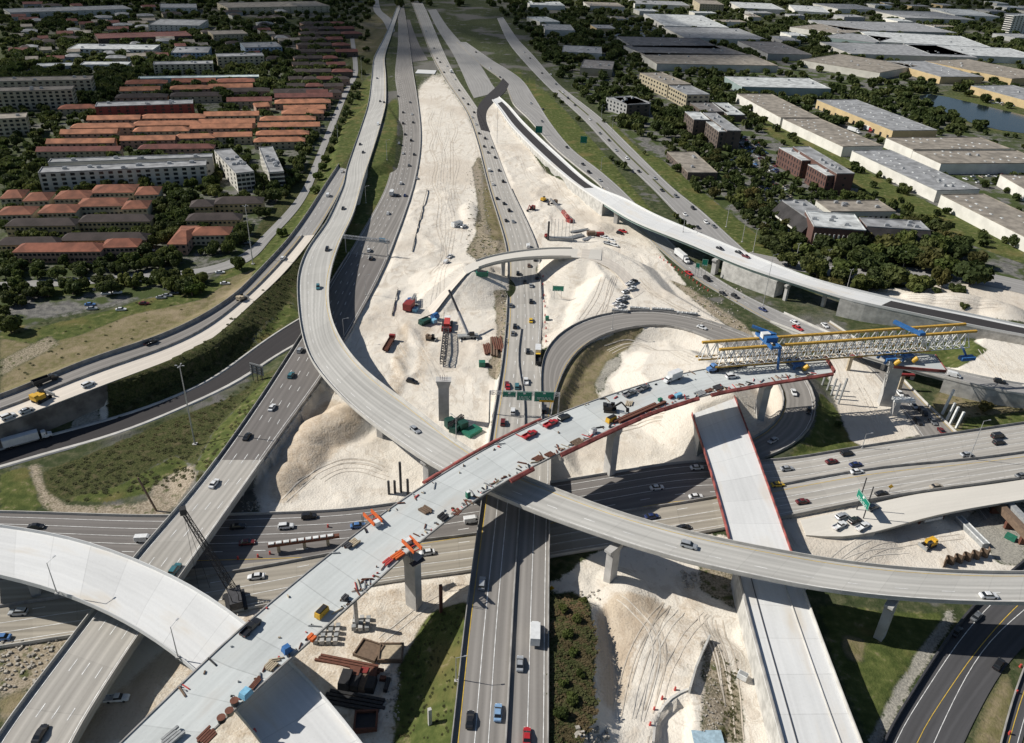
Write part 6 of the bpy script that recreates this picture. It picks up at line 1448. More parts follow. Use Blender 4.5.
# green sign on tall dark posts at the widened slab
pa, pb = spot(856,510), spot(862,518); mid = (pa+pb)/2
t = thing('road_sign', 'tilted green sign high on two dark posts above the parked pickups', 'road sign', tuple(mid), math.atan2((pb-pa)[1], (pb-pa)[0]))
l = np.hypot(*(pb-pa)[:2])
for s in (-1, 1): part(t, 'post', 'dark_steel', lambda mb: mb.bar((s*2.2, .3, -.3), (s*2.2, .3, 12.5), .26))
sign_face(t, 0, 4.2, 7.5, 3.0, 2)
t = site('billboard', 'grey back of a large road sign beside the dark ramp', 'road sign', 258, 381, rz=-.4)
for s in (-1, 0, 1): part(t, 'post', 'dark_steel', lambda mb: mb.bar((s*2.3, 0, -.3), (s*2.3, 0, 7), .25))
part(t, 'sign_panel', 'grey', lambda mb: mb.box((0, .2, 3.0), (6.4, .15, 4.6)))
def ribs_(mb):
    for k in range(4): mb.box((0, -.02, 3.3+k*1.2), (6.6, .25, .16))
part(t, 'frame', 'dark_steel', ribs_)
for px,py,l in ((889,492,'small yellow diamond sign on the slab barrier beside the raised highway'),(551,594,'small yellow sign at the corner of the northbound bridge by the scrub')):
    t = site('warning_sign', l, 'road sign', px, py); part(t, 'post', 'steel', lambda mb: mb.bar((0,0,-.2), (0,0,2.2), .12)); part(t, 'sign_panel', 'signyellow', lambda mb: mb.add([(-.9,-.08,2.3),(0,-.08,1.4),(.9,-.08,2.3),(0,-.08,3.2),(-.9,-.03,2.3),(0,-.03,1.4),(.9,-.03,2.3),(0,-.03,3.2)], [(0,1,2,3),(7,6,5,4),(0,4,5,1),(1,5,6,2),(2,6,7,3),(3,7,4,0)]))
# --- launching girder over the end of the viaduct ---
zb, zt = 24.5, 31.0
A1, B1 = P(704,350.5,zt), P(990,330,zt); A0, B0 = P(706,342,zt), P(985,322.5,zt); rz = math.atan2((B1-A1)[1], (B1-A1)[0]); u = (B1-A1)/np.linalg.norm(B1-A1); n = np.array([-u[1], u[0], 0]); Lg = np.linalg.norm(B1-A1); gap = float((A0-A1)@n)
gap = min(max(gap, 6.0), 10.0)
t = thing('launching_girder', 'huge yellow and grey launching girder of twin trusses on blue supports over the viaduct end', 'launching girder', tuple(A1), rz)
for j, y in enumerate((0, gap)):
    x0 = 4.0 if j == 0 else 0
    part(t, 'top_chord', 'chord', lambda mb: mb.box(((x0+Lg)/2-2, y, -.45), (Lg-x0-8, 1.0, .8)))
    part(t, 'bottom_chord', 'chord', lambda mb: [mb.box(((x0+Lg)/2-12, y+s*1.3, zb-zt-.35), (Lg-x0-26, .5, .55)) for s in (-1, 1)])
    def web(mb):
        m_ = int(Lg/4.2); dx = (Lg-x0-10)/m_
        for k in range(m_):
            xa, xb = x0+2+k*dx, x0+2+(k+1)*dx
            for s in (-1, 1):
                mb.bar((xa, y+s*1.3, zb-zt+.3), ((xa+xb)/2, y+s*.35, -.4), .30); mb.bar((xb, y+s*1.3, zb-zt+.3), ((xa+xb)/2, y+s*.35, -.4), .30)
            mb.bar((xa, y-1.3, zb-zt+.1), (xa, y+1.3, zb-zt+.1), .2); mb.bar((xa, y-1.3, zb-zt+.1), (xb, y+1.3, zb-zt+.1), .16)
            mb.bar((xa, y-1.3, zb-zt+.1), (xb, y-1.3, zb-zt+.1), .25); mb.bar((xa, y+1.3, zb-zt+.1), (xb, y+1.3, zb-zt+.1), .25)
    part(t, 'truss_web', 'white', web)
def gx(px): return (px-704)/(990-704)*Lg
def frame(x, legs=True, down=2.4):
    def f(mb):
        for dx in (-1.6, 1.6):
            mb.bar((x+dx, -3.2, .6), (x+dx, gap+3.2, .6), 1.0, 1.0)
            if legs and dx > 0:
                for y in (-2.9, gap+2.9): mb.bar((x+dx, y, .6), (x+dx*1.6, y, zb-zt-down), .7)
        for y in (-2.9, gap+2.9): mb.bar((x-1.6, y, .7), (x+1.6, y, .7), .8)
        for y in (1.5, gap-1.5): mb.box((x, y, 1.1), (4.6, 2.0, 1.8))
        mb.bar((x-1.6,-2.9,.5),(x+1.6,gap+2.9,.5),.5); mb.bar((x-3.5, gap+4, 3.2), (x+4, gap-1, 1.6), .9)
    return f
part(t, 'support_frame', 'blue', frame(gx(768), True, 1.9)); part(t, 'winch', 'white', lambda mb: mb.box((gx(765), gap*.6, 1.6), (3.0, 2.2, 1.9)))
def foot(px, yo, cz, cols):
    x = gx(px)
    part(t, 'support_leg', 'blue', lambda mb: [mb.bar((x+a_, yo+b_, zb-zt-.4), (x+a_*1.5, yo+b_, cz), .8) for a_ in (-1.5, 1.5) for b_ in (-1.5, 3.0)]+[mb.box((x, yo+.8, zb-zt-1.2), (4.4, 6, .8))])
    part(t, 'hydraulic_jack', 'yellow', lambda mb: mb.tube((x+1.2, yo-2.5, cz+.3), (x+2.6, yo-3.2, cz+2.0), 1.0, .8, 10))
foot(795, -1.5, 22-zt+.05, 1); foot(885, -2.5, 22-zt-.2, 1); foot(905, -1.5, 22-zt-.2, 1)
part(t, 'trolley', 'blue', lambda mb: (mb.bar((gx(903), gap+3, 1.6), (gx(915), -1, .8), 1.6, 1.2), mb.box((gx(915), -.5, .5), (2.4, 2.4, 1.2))))
part(t, 'end_frame', 'blue', lambda mb: (mb.box((gx(966)-Lg*0, -4, zb-zt-3.6), (6, 2.4, 1.4)), mb.bar((gx(966), -3, zb-zt-2.2), (gx(966), 0, zb-zt), .6)))
# next pier with its segment
t = site('bridge_pier', 'tall new pier with a red edged deck segment on top under the launching girder', 'pier', 884, 405, z=0.0, rz=-.1)
part(t, 'column', 'pier', lambda mb: mb.box((0,0,-1), (4.6,3.0,18), taper=1.0)); part(t, 'pier_head', 'pier', lambda mb: mb.box((0,0,17.003), (5.2,3.2,2.2), taper=1.5))
part(t, 'deck_segment', 'deck_new', lambda mb: mb.box((6,0,19.5), (19,12.5,1.6))); part(t, 'edge_form', 'red_rail', lambda mb: mb.box((6,-6.5,20.2), (19,.35,1.1))); part(t, 'edge_form', 'red_rail', lambda mb: mb.box((15.6,0,20.2), (.35,12.4,1.1)))
# straddle bents of red steel by the queue
for px,py,l in ((848,369,'pale straddle post with a red cap beside the queueing cars, left one'),(899,388,'orange tinted straddle post beside the queueing cars, right one')):
    t = site('bent_post', l, 'post', px, py, z=.5); part(t, 'column', 'tan', lambda mb: mb.box((0,0,-.5), (1.4,1.4,6.5))); part(t, 'cap', 'red', lambda mb: mb.box((1.5,0,6.003), (6,1.2,.8)))
t = site('pier_column', 'white block column casting a wedge of shade by the queue of cars', 'pier', 893, 415, z=.2); part(t, 'column', 'pier', lambda mb: mb.box((0,0,-.5), (2.0,2.4,7))); part(t, 'cap', 'white', lambda mb: mb.box((2.2,0,6.503), (8,2.6,1.2)))
# --- orange deck overhang frames on the viaduct ---
def overhang(px, py, to, label):
    t = site('overhang_frame', label, 'overhang frame', px, py, to=to, z=21.5)
    for s in (-1, 1): part(t, 'beam', 'orange', lambda mb: (mb.box((0, s*1.5, .9), (7.0, .55, .28)), mb.box((0, s*1.5, 1.183), (7.0, .2, .5)), mb.box((0, s*1.5, 1.686), (7.0, .55, .28))))
    part(t, 'cross_frame', 'pinkred', lambda mb: [mb.bar((x, -1.4, .6), (x, 1.4, .6), .3) for x in (-2.6, 0, 2.4)]+[mb.bar((-2.8,-1.2,.1),(-2.8,1.2,1.2),.2)]); part(t, 'counterweight', 'white', lambda mb: mb.box((-2.6, .1, 0.02), (1.8, 2.0, 1.7)))
    part(t, 'hanging_platform', 'dark_steel', lambda mb: (mb.box((3.0, 0, -3.6), (2.0, 5.0, .2)), *[mb.bar((2.6+dx, y, -3.5), (2.6+dx, y, 1.2), .14) for dx in (0, .9) for y in (-2.2, 2.2)])); t.scale = (.8,.8,.85)
overhang(373,521,(366,514),'orange twin beam overhang frame on the upper edge of the viaduct'); overhang(412,548,(419,555),'orange twin beam overhang frame on the lower edge of the viaduct above the pier')
# --- cranes ---
t = site('crawler_crane', 'crawler crane with a long black lattice boom rising beside the southbound bridge', 'crane', 236, 603, z=.3, rz=2.0)
b0 = np.array(t.location); tip = P(183,511,27.5); inv = Matrix.Rotation(-2.0, 3, 'Z'); v = inv@Vector(tip-b0)
for s in (-1, 1): part(t, 'track', 'black', lambda mb: mb.box((0, s*2.2, 0), (7,1.0,1.1)))
part(t, 'body', 'dark_steel', lambda mb: mb.box((-.8,0,1.2), (6,3.2,2.4))); part(t, 'cab', 'glass', lambda mb: mb.box((2.0,-1.2,1.6), (1.8,1.2,1.9))); part(t, 'boom', 'black', lambda mb: lattice(mb, (2,0,2.5), v, 1.7, .9, th=.13)); part(t, 'boom_head', 'black', lambda mb: mb.box(v+Vector((0,0,-.8)), (1.8,1.6,1.8)))
def cables(mb):
    for s in (-1, 1): mb.bar((-3, s*1.0, 5.5), v+Vector((0,s*.6,.8)), .09); mb.bar((-3, s*1.0, 5.5), (-3, s*.8, 3.4), .2); mb.bar(v, (v[0]*.86, s*1.4+v[1]*.86, .2), .07)
part(t, 'cable', 'black', cables)
t = site('mobile_crane', 'grey mobile crane with a raised telescopic boom in the sand yard', 'crane', 468, 338, rz=.2); b0 = np.array(t.location); v = Matrix.Rotation(-.2, 3, 'Z')@Vector(P(449,290,17)-b0)
part(t, 'chassis', 'grey', lambda mb: mb.box((0,0,.5), (9,2.6,1.1))); part(t, 'cab', 'black', lambda mb: mb.box((1.6,-.6,1.6), (2.2,1.4,1.5))); part(t, 'boom', 'dark_steel', lambda mb: mb.bar(Vector((0,0,2.2)).lerp(v,.45), v, .8)); part(t, 'boom_base', 'steel', lambda mb: mb.bar((0,0,2.0), Vector((0,0,2.2)).lerp(v,.5), 1.0)); part(t, 'outrigger', 'white', lambda mb: [mb.bar((x,-3.4,.3),(x,3.4,.3),.4) for x in (-3.6,3.6)])
for x in (-3,-1.5,1.5,3):
    for s in (-1,1): small(WHB,'wheel',t,(x,s*1.25,.52))
t = site('crawler_crane', 'red and white crawler crane with its black lattice boom laid towards the lone pier', 'crane', 447, 328, to=(442.5,372))
part(t, 'body', 'pinkred', lambda mb: mb.box((-1,0,1.2), (6.5,2.6,2.0))); part(t, 'cab', 'white', lambda mb: mb.box((-6,0,1.0), (2.6,2.6,1.8)))
for s in (-1, 1): part(t, 'track', 'black', lambda mb: mb.box((-1, s*2.0, 0), (9,.9,1.1)))
part(t, 'counterweight', 'red', lambda mb: mb.box((4.2,0,.6), (1.6,4.2,1.9))); part(t, 'boom', 'dark_steel', lambda mb: lattice(mb, (5.4,0,2.2), (37,0,3.2), 2.3, 2.3, seg=13, th=.26))
t = site('crane_boom_section', 'red and white lattice crane jib lying behind a ring of vertical bars', 'crane', 567, 221, rz=2.2); part(t, 'boom', 'pinkred', lambda mb: lattice(mb, (-1,0,2), (5,0,5), 1.6, th=.25)); part(t, 'boom_tip', 'steel', lambda mb: lattice(mb, (5,0,5), (18,0,9), 1.4, .8, th=.16)); part(t, 'body', 'red', lambda mb: mb.box((-2.2,0,0), (4,2.6,2.2)))
# --- plant in the sand yard ---
def digger(px, py, to, label, col, name='excavator', arm=True, s=1.0):
    t = site(name, label, name.replace('_', ' '), px, py, to=to); t.scale = (s,)*3
    for k in (-1, 1): part(t, 'track', 'black', lambda mb: mb.box((0,k*1.15,0), (4.2,.62,.9)))
    part(t, 'body', col, lambda mb: (mb.box((-.9,0,.95), (2.9,2.6,1.25)), mb.box((-1.9,0,2.203), (1.2,2.2,.4)))); part(t, 'cab', 'glass', lambda mb: mb.box((.75,.75,.95), (1.5,1.05,1.9), taper=.85))
    if arm: part(t, 'arm', col, lambda mb: (mb.bar((.6,-.3,1.6),(3.4,-.3,4.0),.5), mb.bar((3.4,-.3,4.0),(5.6,-.3,1.6),.38))); part(t, 'bucket', 'black', lambda mb: mb.box((5.7,-.3,.6), (1.0,1.2,1.1)))
    else: part(t, 'blade', 'grey', lambda mb: mb.box((2.7,0,.05), (.3,3.4,1.2)))
    return t
digger(928,546,(920,549),'yellow bulldozer on the pale fill between two sheet pile walls','yellow','bulldozer',False,.95); digger(532,210,(527,213),'small red excavator on the sand left of the flyover embankment','red'); digger(544,201,(550,199),'yellow tracked loader on the sand above the red excavator','yellow','bulldozer',False); digger(554,204,(549,206),'dark excavator on the upper sand slope','brown')
digger(610,411,(622,412),'dark grey excavator parked on the viaduct among pickups','black',s=1.0); digger(547,238,(550,241),'small red machine near the vertical bars','red',s=.8); digger(431,340,(436,341),'small dark brown skid loader in the sand yard','brown','loader',False,.9)
t = digger(42,400,(50,396),'yellow motor grader with big wheels on the sand strip above the dark wall','yellow','grader',False,1.3)
for x,y in ((-1.6,1.3),(1.6,1.3),(-1.6,-1.3),(1.6,-1.3)): small(WHB,'wheel',t,(x,y,.7))
digger(242,300,(248,297),'small pale road machine with orange bands at the end of the sand strip','tan','roller',False)
t = site('drilling_rig', 'dark red drilling rig with white and blue ends parked on the sand', 'drilling rig', 411, 308, rz=1.3)
part(t, 'body', 'red', lambda mb: (mb.box((-2.5,0,.9), (5.5,4.0,3.2)), mb.box((2,.6,.9), (3.5,2.4,2.2)))); part(t, 'cab', 'white', lambda mb: mb.box((5.5,.8,.5), (2.2,2.2,2.6))); part(t, 'tank', 'lightblue', lambda mb: mb.box((-2.4,-3.2,.1), (3,1.9,1.6))); part(t, 'mast', 'grey', lambda mb: lattice(mb,(1,0,3.2),(8,1,3.6),1.0,th=.15)); part(t,'power_pack','blue',lambda mb: mb.box((3.6,3.4,.1),(2.2,2.0,1.6)))
for s in (-1,1): part(t,'track','black',lambda mb: mb.box((-.5,s*1.7,0),(7,.9,1.0)))
t = site('pump_unit', 'dark blue and green pump machinery on the sand beside the rig', 'machinery', 428, 322, rz=.9)
part(t, 'tank', 'blue', lambda mb: mb.tube((3,0,1.4),(6,0,1.4),1.6,1.6,12)); part(t, 'body', 'darkgreen', lambda mb: (mb.box((-2,0,.3), (5,3.4,2.0)), mb.box((-4.2,0,.3), (2,2.4,1.2)))); part(t, 'motor', 'lightblue', lambda mb: mb.box((1.2,-2.6,.1), (2.4,2.0,1.8))); part(t, 'pipe', 'black', lambda mb: mb.tube((-3,1,2.4),(3,0.5,2.6),.25))
t = site('flatbed_trailer', 'long dark red trailer with a red headboard parked on the sand', 'trailer', 389, 346, to=(396,334))
part(t, 'bed', 'rust', lambda mb: (mb.box((0,0,1.0),(12,2.5,.3)), *[mb.box((x,0,1.303),(.3,2.3,.25)) for x in np.arange(-5.5,5.6,1.1)], *[mb.box((0,s*1.15,1.303),(12,.14,.6)) for s in (-1,1)])); part(t, 'headboard', 'red', lambda mb: mb.box((5.6,0,1.31),(1.5,2.6,1.5)))
for x in (-4.5,-3.3,4.0):
    for s in (-1,1): small(WHB,'wheel',t,(x,s*1.0,.52))
t = site('lone_pier', 'lone unfinished flared pier standing in the sand beside the curved flyover', 'pier', 444, 419, rz=.05, z=.2); b_, h_ = solve_h(444,419,444,379,.2)
part(t, 'column', 'pier', lambda mb: mb.box((0,0,-1),(3.8,2.4,h_-2.2))); part(t, 'pier_head', 'pier', lambda mb: mb.box((0,0,h_-3.197),(3.8,2.4,3.2),taper=1.45)); part(t, 'rebar', 'rust', lambda mb: [mb.bar((x,y,h_),(x,y,h_+1.3),.1) for x in (-1.2,-.4,.4,1.2) for y in (-.7,.7)])
# bars for a future pier: one cage
t = site('rebar_cage', 'row of tall thin steel bars rising from a grey footing on the sand', 'rebar cage', 561, 240, rz=.05, z=.3)
part(t,'footing','grey',lambda mb: mb.box((0,0,-.3),(14,3,2))); part(t,'bar','steel',lambda mb: [mb.bar((x,0,1.7),(x,.2,12.5),.22) for x in (-6,-4,-2,0.3,2.4,4.5,6.4)]); part(t,'post','dark_steel',lambda mb: mb.box((-7.6,0,0),(1.1,1.1,11)))
def bundle(px, py, to, label, name, cat, m, n_, L, r, box=False, g=None, z=None):
    t = site(name, label, cat, px, py, to=to, group=g, z=z); rg = random.Random(px*7+py)
    def f(mb):
        for k in range(n_):
            y = (k-(n_-1)/2)*r*2.3; dx = rg.uniform(-.1,.1)*L
            if box: mb.box((dx,y,.05),(L*rg.uniform(.8,1),r*1.7,r*1.8))
            else: mb.tube((-L/2+dx,y,r+.05),(L/2+dx,y,r+.05),r,r,6)
    o = MB(); f(o); ob = o.build('bars' if not box else 'planks', E_.get(m) or M[m], t); return t
for px,py,to,l,m,n_,L,r in ((576,237,(588,234),'curved looking bundle of grey form panels beside the rebar bars','grey',5,11,.35),(580,231,(592,229),'upper bundle of long grey pipes near the flyover pier','grey',4,12,.3),(588,239,(596,236),'lower bundle of grey steel forms on the sand','steel',4,8,.35),(487,349,(490,362),'stack of brown pipes standing by the green bin near the northbound wall','rust',4,9,.35),(494,348,(495,372),'long brown girders along the foot of the northbound wall','brown',3,16,.5),(498,345,(502,362),'rusty sheet piles leaning in the narrow strip beside the northbound lanes','rust',5,12,.4),
  (595,406,(610,399),'unused',  'rust',1,1,.1)):
    if l != 'unused': bundle(px,py,to,l,'pipe_bundle','pipes',m,n_,L,r)
def boxy(px, py, to, label, name, cat, m, size, lid=None, z=None, taper=1.0):
    t = site(name, label, cat, px, py, to=to, z=z); part(t, 'body', m, lambda mb: mb.box((0,0,.08), size, taper=taper)); 
    if lid: part(t, 'top', lid, lambda mb: mb.box((0,0,size[2]+.083), (size[0]*.8,size[1]*.7,.18)))
    else: part(t, 'skid', 'black', lambda mb: [mb.box((0,s*size[1]*.35,-.05),(size[0],size[1]*.15,.125)) for s in (-1,1)])
    return t
boxy(482,276,(488,276),'green skip at the foot of the small bridge','skip','skip','green',(6,2.6,2.2),'black'); boxy(482,366,(488,366),'small green box beside brown pipes near the northbound wall','green_box','box','green',(2.6,2.4,2.2)); boxy(487,366,(493,366),'small black tarp covered heap beside the green box','tarp_heap','tarp','black',(3,2,1.2),taper=.5); boxy(547,320,(552,320),'small green cabinet on the closed lane edge','cabinet','cabinet','green',(1.6,1.6,1.8))
t = boxy(472,433,(482,427),'bright green flat roofed container near the curved flyover','green_container','container','green',(6.6,4.2,1.4))
t = site('green_tank_stack', 'dark green cluster of folded machinery beside the lone pier', 'machinery', 456, 428, rz=.3); part(t,'body','darkgreen',lambda mb: [mb.box((x,y,0),(3.2,2.8,2+abs(x-y)*.4),a_) for x,y,a_ in ((-2,1.5,.3),(1.5,2,.1),(-1,-2,.8),(2.2,-1.4,.4))]); part(t,'frame','black',lambda mb: lattice(mb,(-3,-2,2.5),(3,2,3.6),1.2,th=.2))
boxy(591,235,(598,235),'brown covered crate beside the flyover pier','crate','crate','brown',(5,3,2.2)); boxy(600,236,(606,236),'dark red container beside the brown crate','container','container','red',(4.5,2.6,2.2)); boxy(411,301,(416,300),'blue portable tank at the rear of the drilling rig','portable_tank','tank','blue',(3,1.6,1.6))
boxy(457,226,(464,224),'white site cabin at the edge of the long sand strip','site_cabin','cabin','white',(7,3,2.6),'grey')
# --- things on the viaduct deck ---
V_ = 21.9
def gen(px,py,to,label,m,size,name,cat,lid=None,taper=1.0): size = tuple(.85*q for q in size); return boxy(px,py,to,label,name,cat,m,size,lid,21.3 if px < 500 else 22.0,taper)
gen(611,421,(617,418),'yellow compressor on the viaduct beside the grey excavator','yellow',(4.6,2.0,1.9),'compressor','compressor','black',.9); gen(322,614,(330,606),'yellow forklift like loader on the lower left of the viaduct','yellow',(4.2,2.0,1.7),'loader','loader','black',.9)
gen(287,651,(292,648),'bright blue covered tank on the viaduct edge','blue',(2.4,2.2,1.7),'tank','tank',taper=.7); gen(246,695,(251,690),'light blue tarpaulin bundle on the viaduct edge','lightblue',(3.0,2.4,1.5),'tarpaulin','tarp',taper=.75); gen(593,433,(599,430),'small white generator on the viaduct edge near the pier','white',(2.4,1.6,1.8),'generator','generator','grey')
gen(468,498,(473,496),'green portable toilet on the lower edge of the viaduct','green',(1.3,1.3,2.4),'portable_toilet','toilet','white'); gen(660,401,(666,399),'green drum cover on the red edged side of the viaduct','green',(1.6,1.2,1.2),'cover','cover'); gen(678,397,(684,395),'pale blue machine beside red boxes on the viaduct edge','lightblue',(3.0,1.6,1.5),'welding_set','machine'); gen(671,398,(676,396),'red tool box on the viaduct edge','red',(2.2,1.3,1.1),'tool_box','box')
for i,(px,py,m,l) in enumerate(((222,721,'black','black drum on the viaduct edge, lower of two'),(230,714,'tan','tan cable drum on the viaduct edge above the black one'),(235,704,'dark_steel','dark steel hopper on the viaduct edge below the blue tarpaulin'))):
    t = site('drum', l, 'drum', px, py, z=20.8); part(t,'body',m,lambda mb: mb.tube((0,0,.02),(0,0,1.1),.8,.8,14)); part(t,'rim','rust',lambda mb: mb.tube((0,0,1.103),(0,0,1.2),.9,.9,14))
for px,py,to,l,m,n_,L,r in ((256,683,(262,676),'scattered steel props on the viaduct edge above the blue tarpaulin','rust',4,3.4,.14),(271,666,(276,661),'pale pallet of timber on the viaduct edge','tan',5,2.6,.2),(207,737,(213,731),'heap of rusty formwork at the bottom of the viaduct','rust',5,3.6,.25),(172,738,(178,733),'dark grey formwork panel at the bottom of the viaduct','grey',4,4,.3),(354,543,(358,540),'tan timber stack on the upper edge of the viaduct','tan',4,2.8,.25),(348,546,(352,543),'dark crate of fittings beside the tan timber stack','dark_steel',3,2,.3),(443,518,(449,513),'black tarped pallet in the middle of the viaduct','black',3,2.6,.4),(426,511,(431,514),'brown plywood sheets in the middle of the viaduct','brown',4,3.4,.3),
  (457,513,(462,508),'rusty fittings on the lower edge of the viaduct','rust',4,2.4,.2),(538,459,(544,456),'red brown props on the lower viaduct edge, left heap','rust',5,3,.2),(550,455,(556,452),'red brown props on the lower viaduct edge, middle heap','rust',5,3,.2),(577,443,(585,439),'timber walers on the lower viaduct edge, right heap','brown',5,4,.25),(629,404,(630,401),'small stack of boards in the middle of the viaduct beside pickups','tan',4,3.2,.25),(640,413,(656,406),'long dark red girder lying along the viaduct edge','rust',2,22,.5),(700,394,(708,391),'grey form panels on the viaduct edge, left stack','grey',4,4,.3),(718,388,(727,385),'dark form panels on the viaduct edge, right stack','dark_steel',4,4,.3),(709,391,(714,389),'rusty brackets between two stacks of form panels','rust',3,3,.25),(398,556,(404,552),'orange tinted steel brackets beside the lower overhang frame','orange',3,3.6,.3),(388,562,(393,558),'red bracket heap on the lower viaduct edge','pinkred',3,2.6,.25),(345,598,(349,594),'small dark toolbox on the lower viaduct edge','dark_steel',2,1.6,.3),(312,639,(316,635),'orange crate on the lower viaduct edge','orange',2,1.8,.45)):
    bundle(px,py,to,l,'formwork_stack','formwork',m,n_,L,r,box=True,z=20.9 if px < 330 else (21.4 if px < 480 else 21.95))
# --- yard under the viaduct ---
for px,py,to,l in ((369,652,(378,655),'brown timber trench box on the pile yard sand, left of a pair'),(391,654,(399,654),'brown trench box with weeds inside, right of a pair')):
    t = site('trench_box', l, 'trench box', px, py, to=to); part(t,'wall','brown',lambda mb: [mb.box((0,s*2.6,-.2),(6.2,.35,1.3)) for s in (-1,1)]+[mb.box((s*2.9,0,-.2),(.35,4.85,1.3)) for s in (-1,1)]); part(t,'fill','brown' if px < 380 else 'tan',lambda mb: mb.box((0,0,-.2),(5.4,4.8,.9)))
t = site('trench_box', 'dark shaded trench box at the bottom of the yard beside the pale deck', 'trench box', 366, 723, rz=.1); part(t,'wall','rust',lambda mb: [mb.box((0,s*2.4,-.2),(5.4,.4,1.6)) for s in (-1,1)]+[mb.box((s*2.5,0,-.2),(.4,4.4,1.6)) for s in (-1,1)]); part(t,'fill','black',lambda mb: mb.box((0,0,-.2),(4.6,4.4,.8)))
for px,py,m,l,s in ((346,683,'black','black steel tank in the yard, leftmost',(2.8,5,2.4)),(355,676,'rust','rusty steel casing in the yard behind the black tank',(3,3,2)),(356,685,'black','black steel casing in the middle of the yard',(2.2,4.4,2)),(365,675,'red','small red machine among black tanks in the yard',(2,2,1.8)),(364,682,'brown','tall brown slab leaning between tanks in the yard',(2.4,6.5,1.6)),(372,676,'rust','rusty red rings piled beside the brown slab',(2.6,3.4,1.6)),(371,687,'black','black pipe section at the right end of the yard',(2.4,4,1.8)),(383,680,'rust','rusty arch piece on pale sand',(1.6,1.2,1)),(387,686,'black','dark angle iron standing on the pale sand',(1,4,1))):
    boxy(px,py,(px+8,py+1),l,'steel_casing','steel',m,s,taper=.88)
bundle(347,664,(372,669),'long pair of dark red beams lying across the yard','steel_beams','beams','rust',3,18,.35,True); bundle(358,703,(380,707),'black long beams in the shade at the bottom of the yard','steel_beams','beams','black',4,16,.45,True)
for nm,cx,cy,cols,rows_,l in (('block_stack',331,633,4,4,'stack of concrete cubes in rows under the viaduct edge, left one'),('block_stack',365,622,3,3,'stack of concrete cubes beside a steel pile, right one')):
    t = site(nm,l,'concrete blocks',cx,cy,rz=.05); rgn = random.Random(cx)
    for i in range(cols):
        for j in range(rows_):
            part(t,'block','pier' if (i+j) % 2 else 'grey',lambda mb: mb.box(((i-cols/2)*1.7,(j-rows_/2)*1.7,0),(1.1,1.1,1.0+rgn.uniform(0,.6)),.1))
# red brown barrier gantry along the cross highway median
a, b = P(269,553,.1), P(340,543,.1); mid = (a+b)/2; L_ = np.hypot(*(b-a)[:2]); t = thing('protection_beam', 'long white topped red beam on short posts along the cross highway median', 'beam', tuple(mid), math.atan2((b-a)[1],(b-a)[0]))
part(t,'beam','rust',lambda mb: mb.box((0,0,2.4),(L_,1.2,.9))); part(t,'top','white',lambda mb: [mb.box((x,0,3.303),(1.6,1.0,.35)) for x in np.arange(-L_/2+1,L_/2-1,2.1)])
for k in (-.36,0,.33): part(t,'post','tan',lambda mb: mb.box((k*L_,0,-.1),(.9,.9,2.497)))
# --- lower right corner: sheet piles, culvert beam, steel box girders ---
def sheet(a, b, h, label, m='rust'):
    A, B = spot(*a), spot(*b); d = B-A; L = np.hypot(*d[:2]); u = d/L; nn = np.array([-u[1],u[0],0]); mb = MB(); n_ = max(4,int(L/1.5)); pts = []
    for k in range(n_*2+1): s = 1 if (k//2) % 2 else -1; pts.append(A+u*(L*k/(n_*2))+nn*(.7*s))
    for k in range(len(pts)-1): 
        p, q = pts[k], pts[k+1]; mb.add([p+[0,0,-2],q+[0,0,-2],q+[0,0,h],p+[0,0,h],p+nn*.12+[0,0,-2],q+nn*.12+[0,0,-2],q+nn*.12+[0,0,h],p+nn*.12+[0,0,h]],[(0,1,2,3),(7,6,5,4),(3,2,6,7),(0,4,5,1),(1,5,6,2),(0,3,7,4)])
    return tag(mb.build('sheet_pile_wall', E_[m]), label, 'sheet pile wall')
sheet((917,522),(942,518),3.4,'dark red corrugated sheet pile wall against the edge of the widening slab'); sheet((941,566),(988,556),3.2,'dark zigzag sheet pile wall casting shade on the fill near the curved flyover','brown')
A, B = spot(957,520), spot(985,548); t = thing('culvert_beam','long pale grey precast beam lying across the fill in the lower right','beam',tuple((A+B)/2),math.atan2((B-A)[1],(B-A)[0])); L_ = np.hypot(*(B-A)[:2])
part(t,'beam','grey',lambda mb: mb.box((0,0,0),(L_,2.4,1.6),taper=.96)); part(t,'lip','white',lambda mb: [mb.box((0,s*1.0,1.603),(L_,.25,.25)) for s in (-1,1)])
A, B = P(998,503,2.6), P(1034,541,2.6); t = thing('box_girder','pair of long dark steel box girders on trestles at the right edge','steel girder',tuple((A+B)/2),math.atan2((B-A)[1],(B-A)[0])); L_ = np.hypot(*(B-A)[:2])
for s in (-1,1): part(t,'girder','grey' if s > 0 else 'brown',lambda mb: mb.box((0,s*1.7,0),(L_,2.2,2.4),taper=.9))
for k in (-.4,0,.4): part(t,'trestle','rust',lambda mb: (mb.box((k*L_,0,-2.6),(1.0,6,2.597))))
boxy(1010,539,(1016,542),'small green machine on the fill beside the long box girders','green_machine','machine','green',(3,2,1.4)); boxy(930,518,(940,516),'white tarp covered slab below the sheet pile wall','covered_slab','slab','white',(7,3,1.0))
boxy(742,678,(746,680),'small white light tower trailer on the haul road beside the straight deck','light_tower','trailer','white',(2.4,1.6,1.6),'grey'); boxy(708,740,(716,740),'flat light blue tarpaulin sheet on the ground at the bottom edge','tarpaulin','tarp','palebluetarp',(7,4.5,.4))
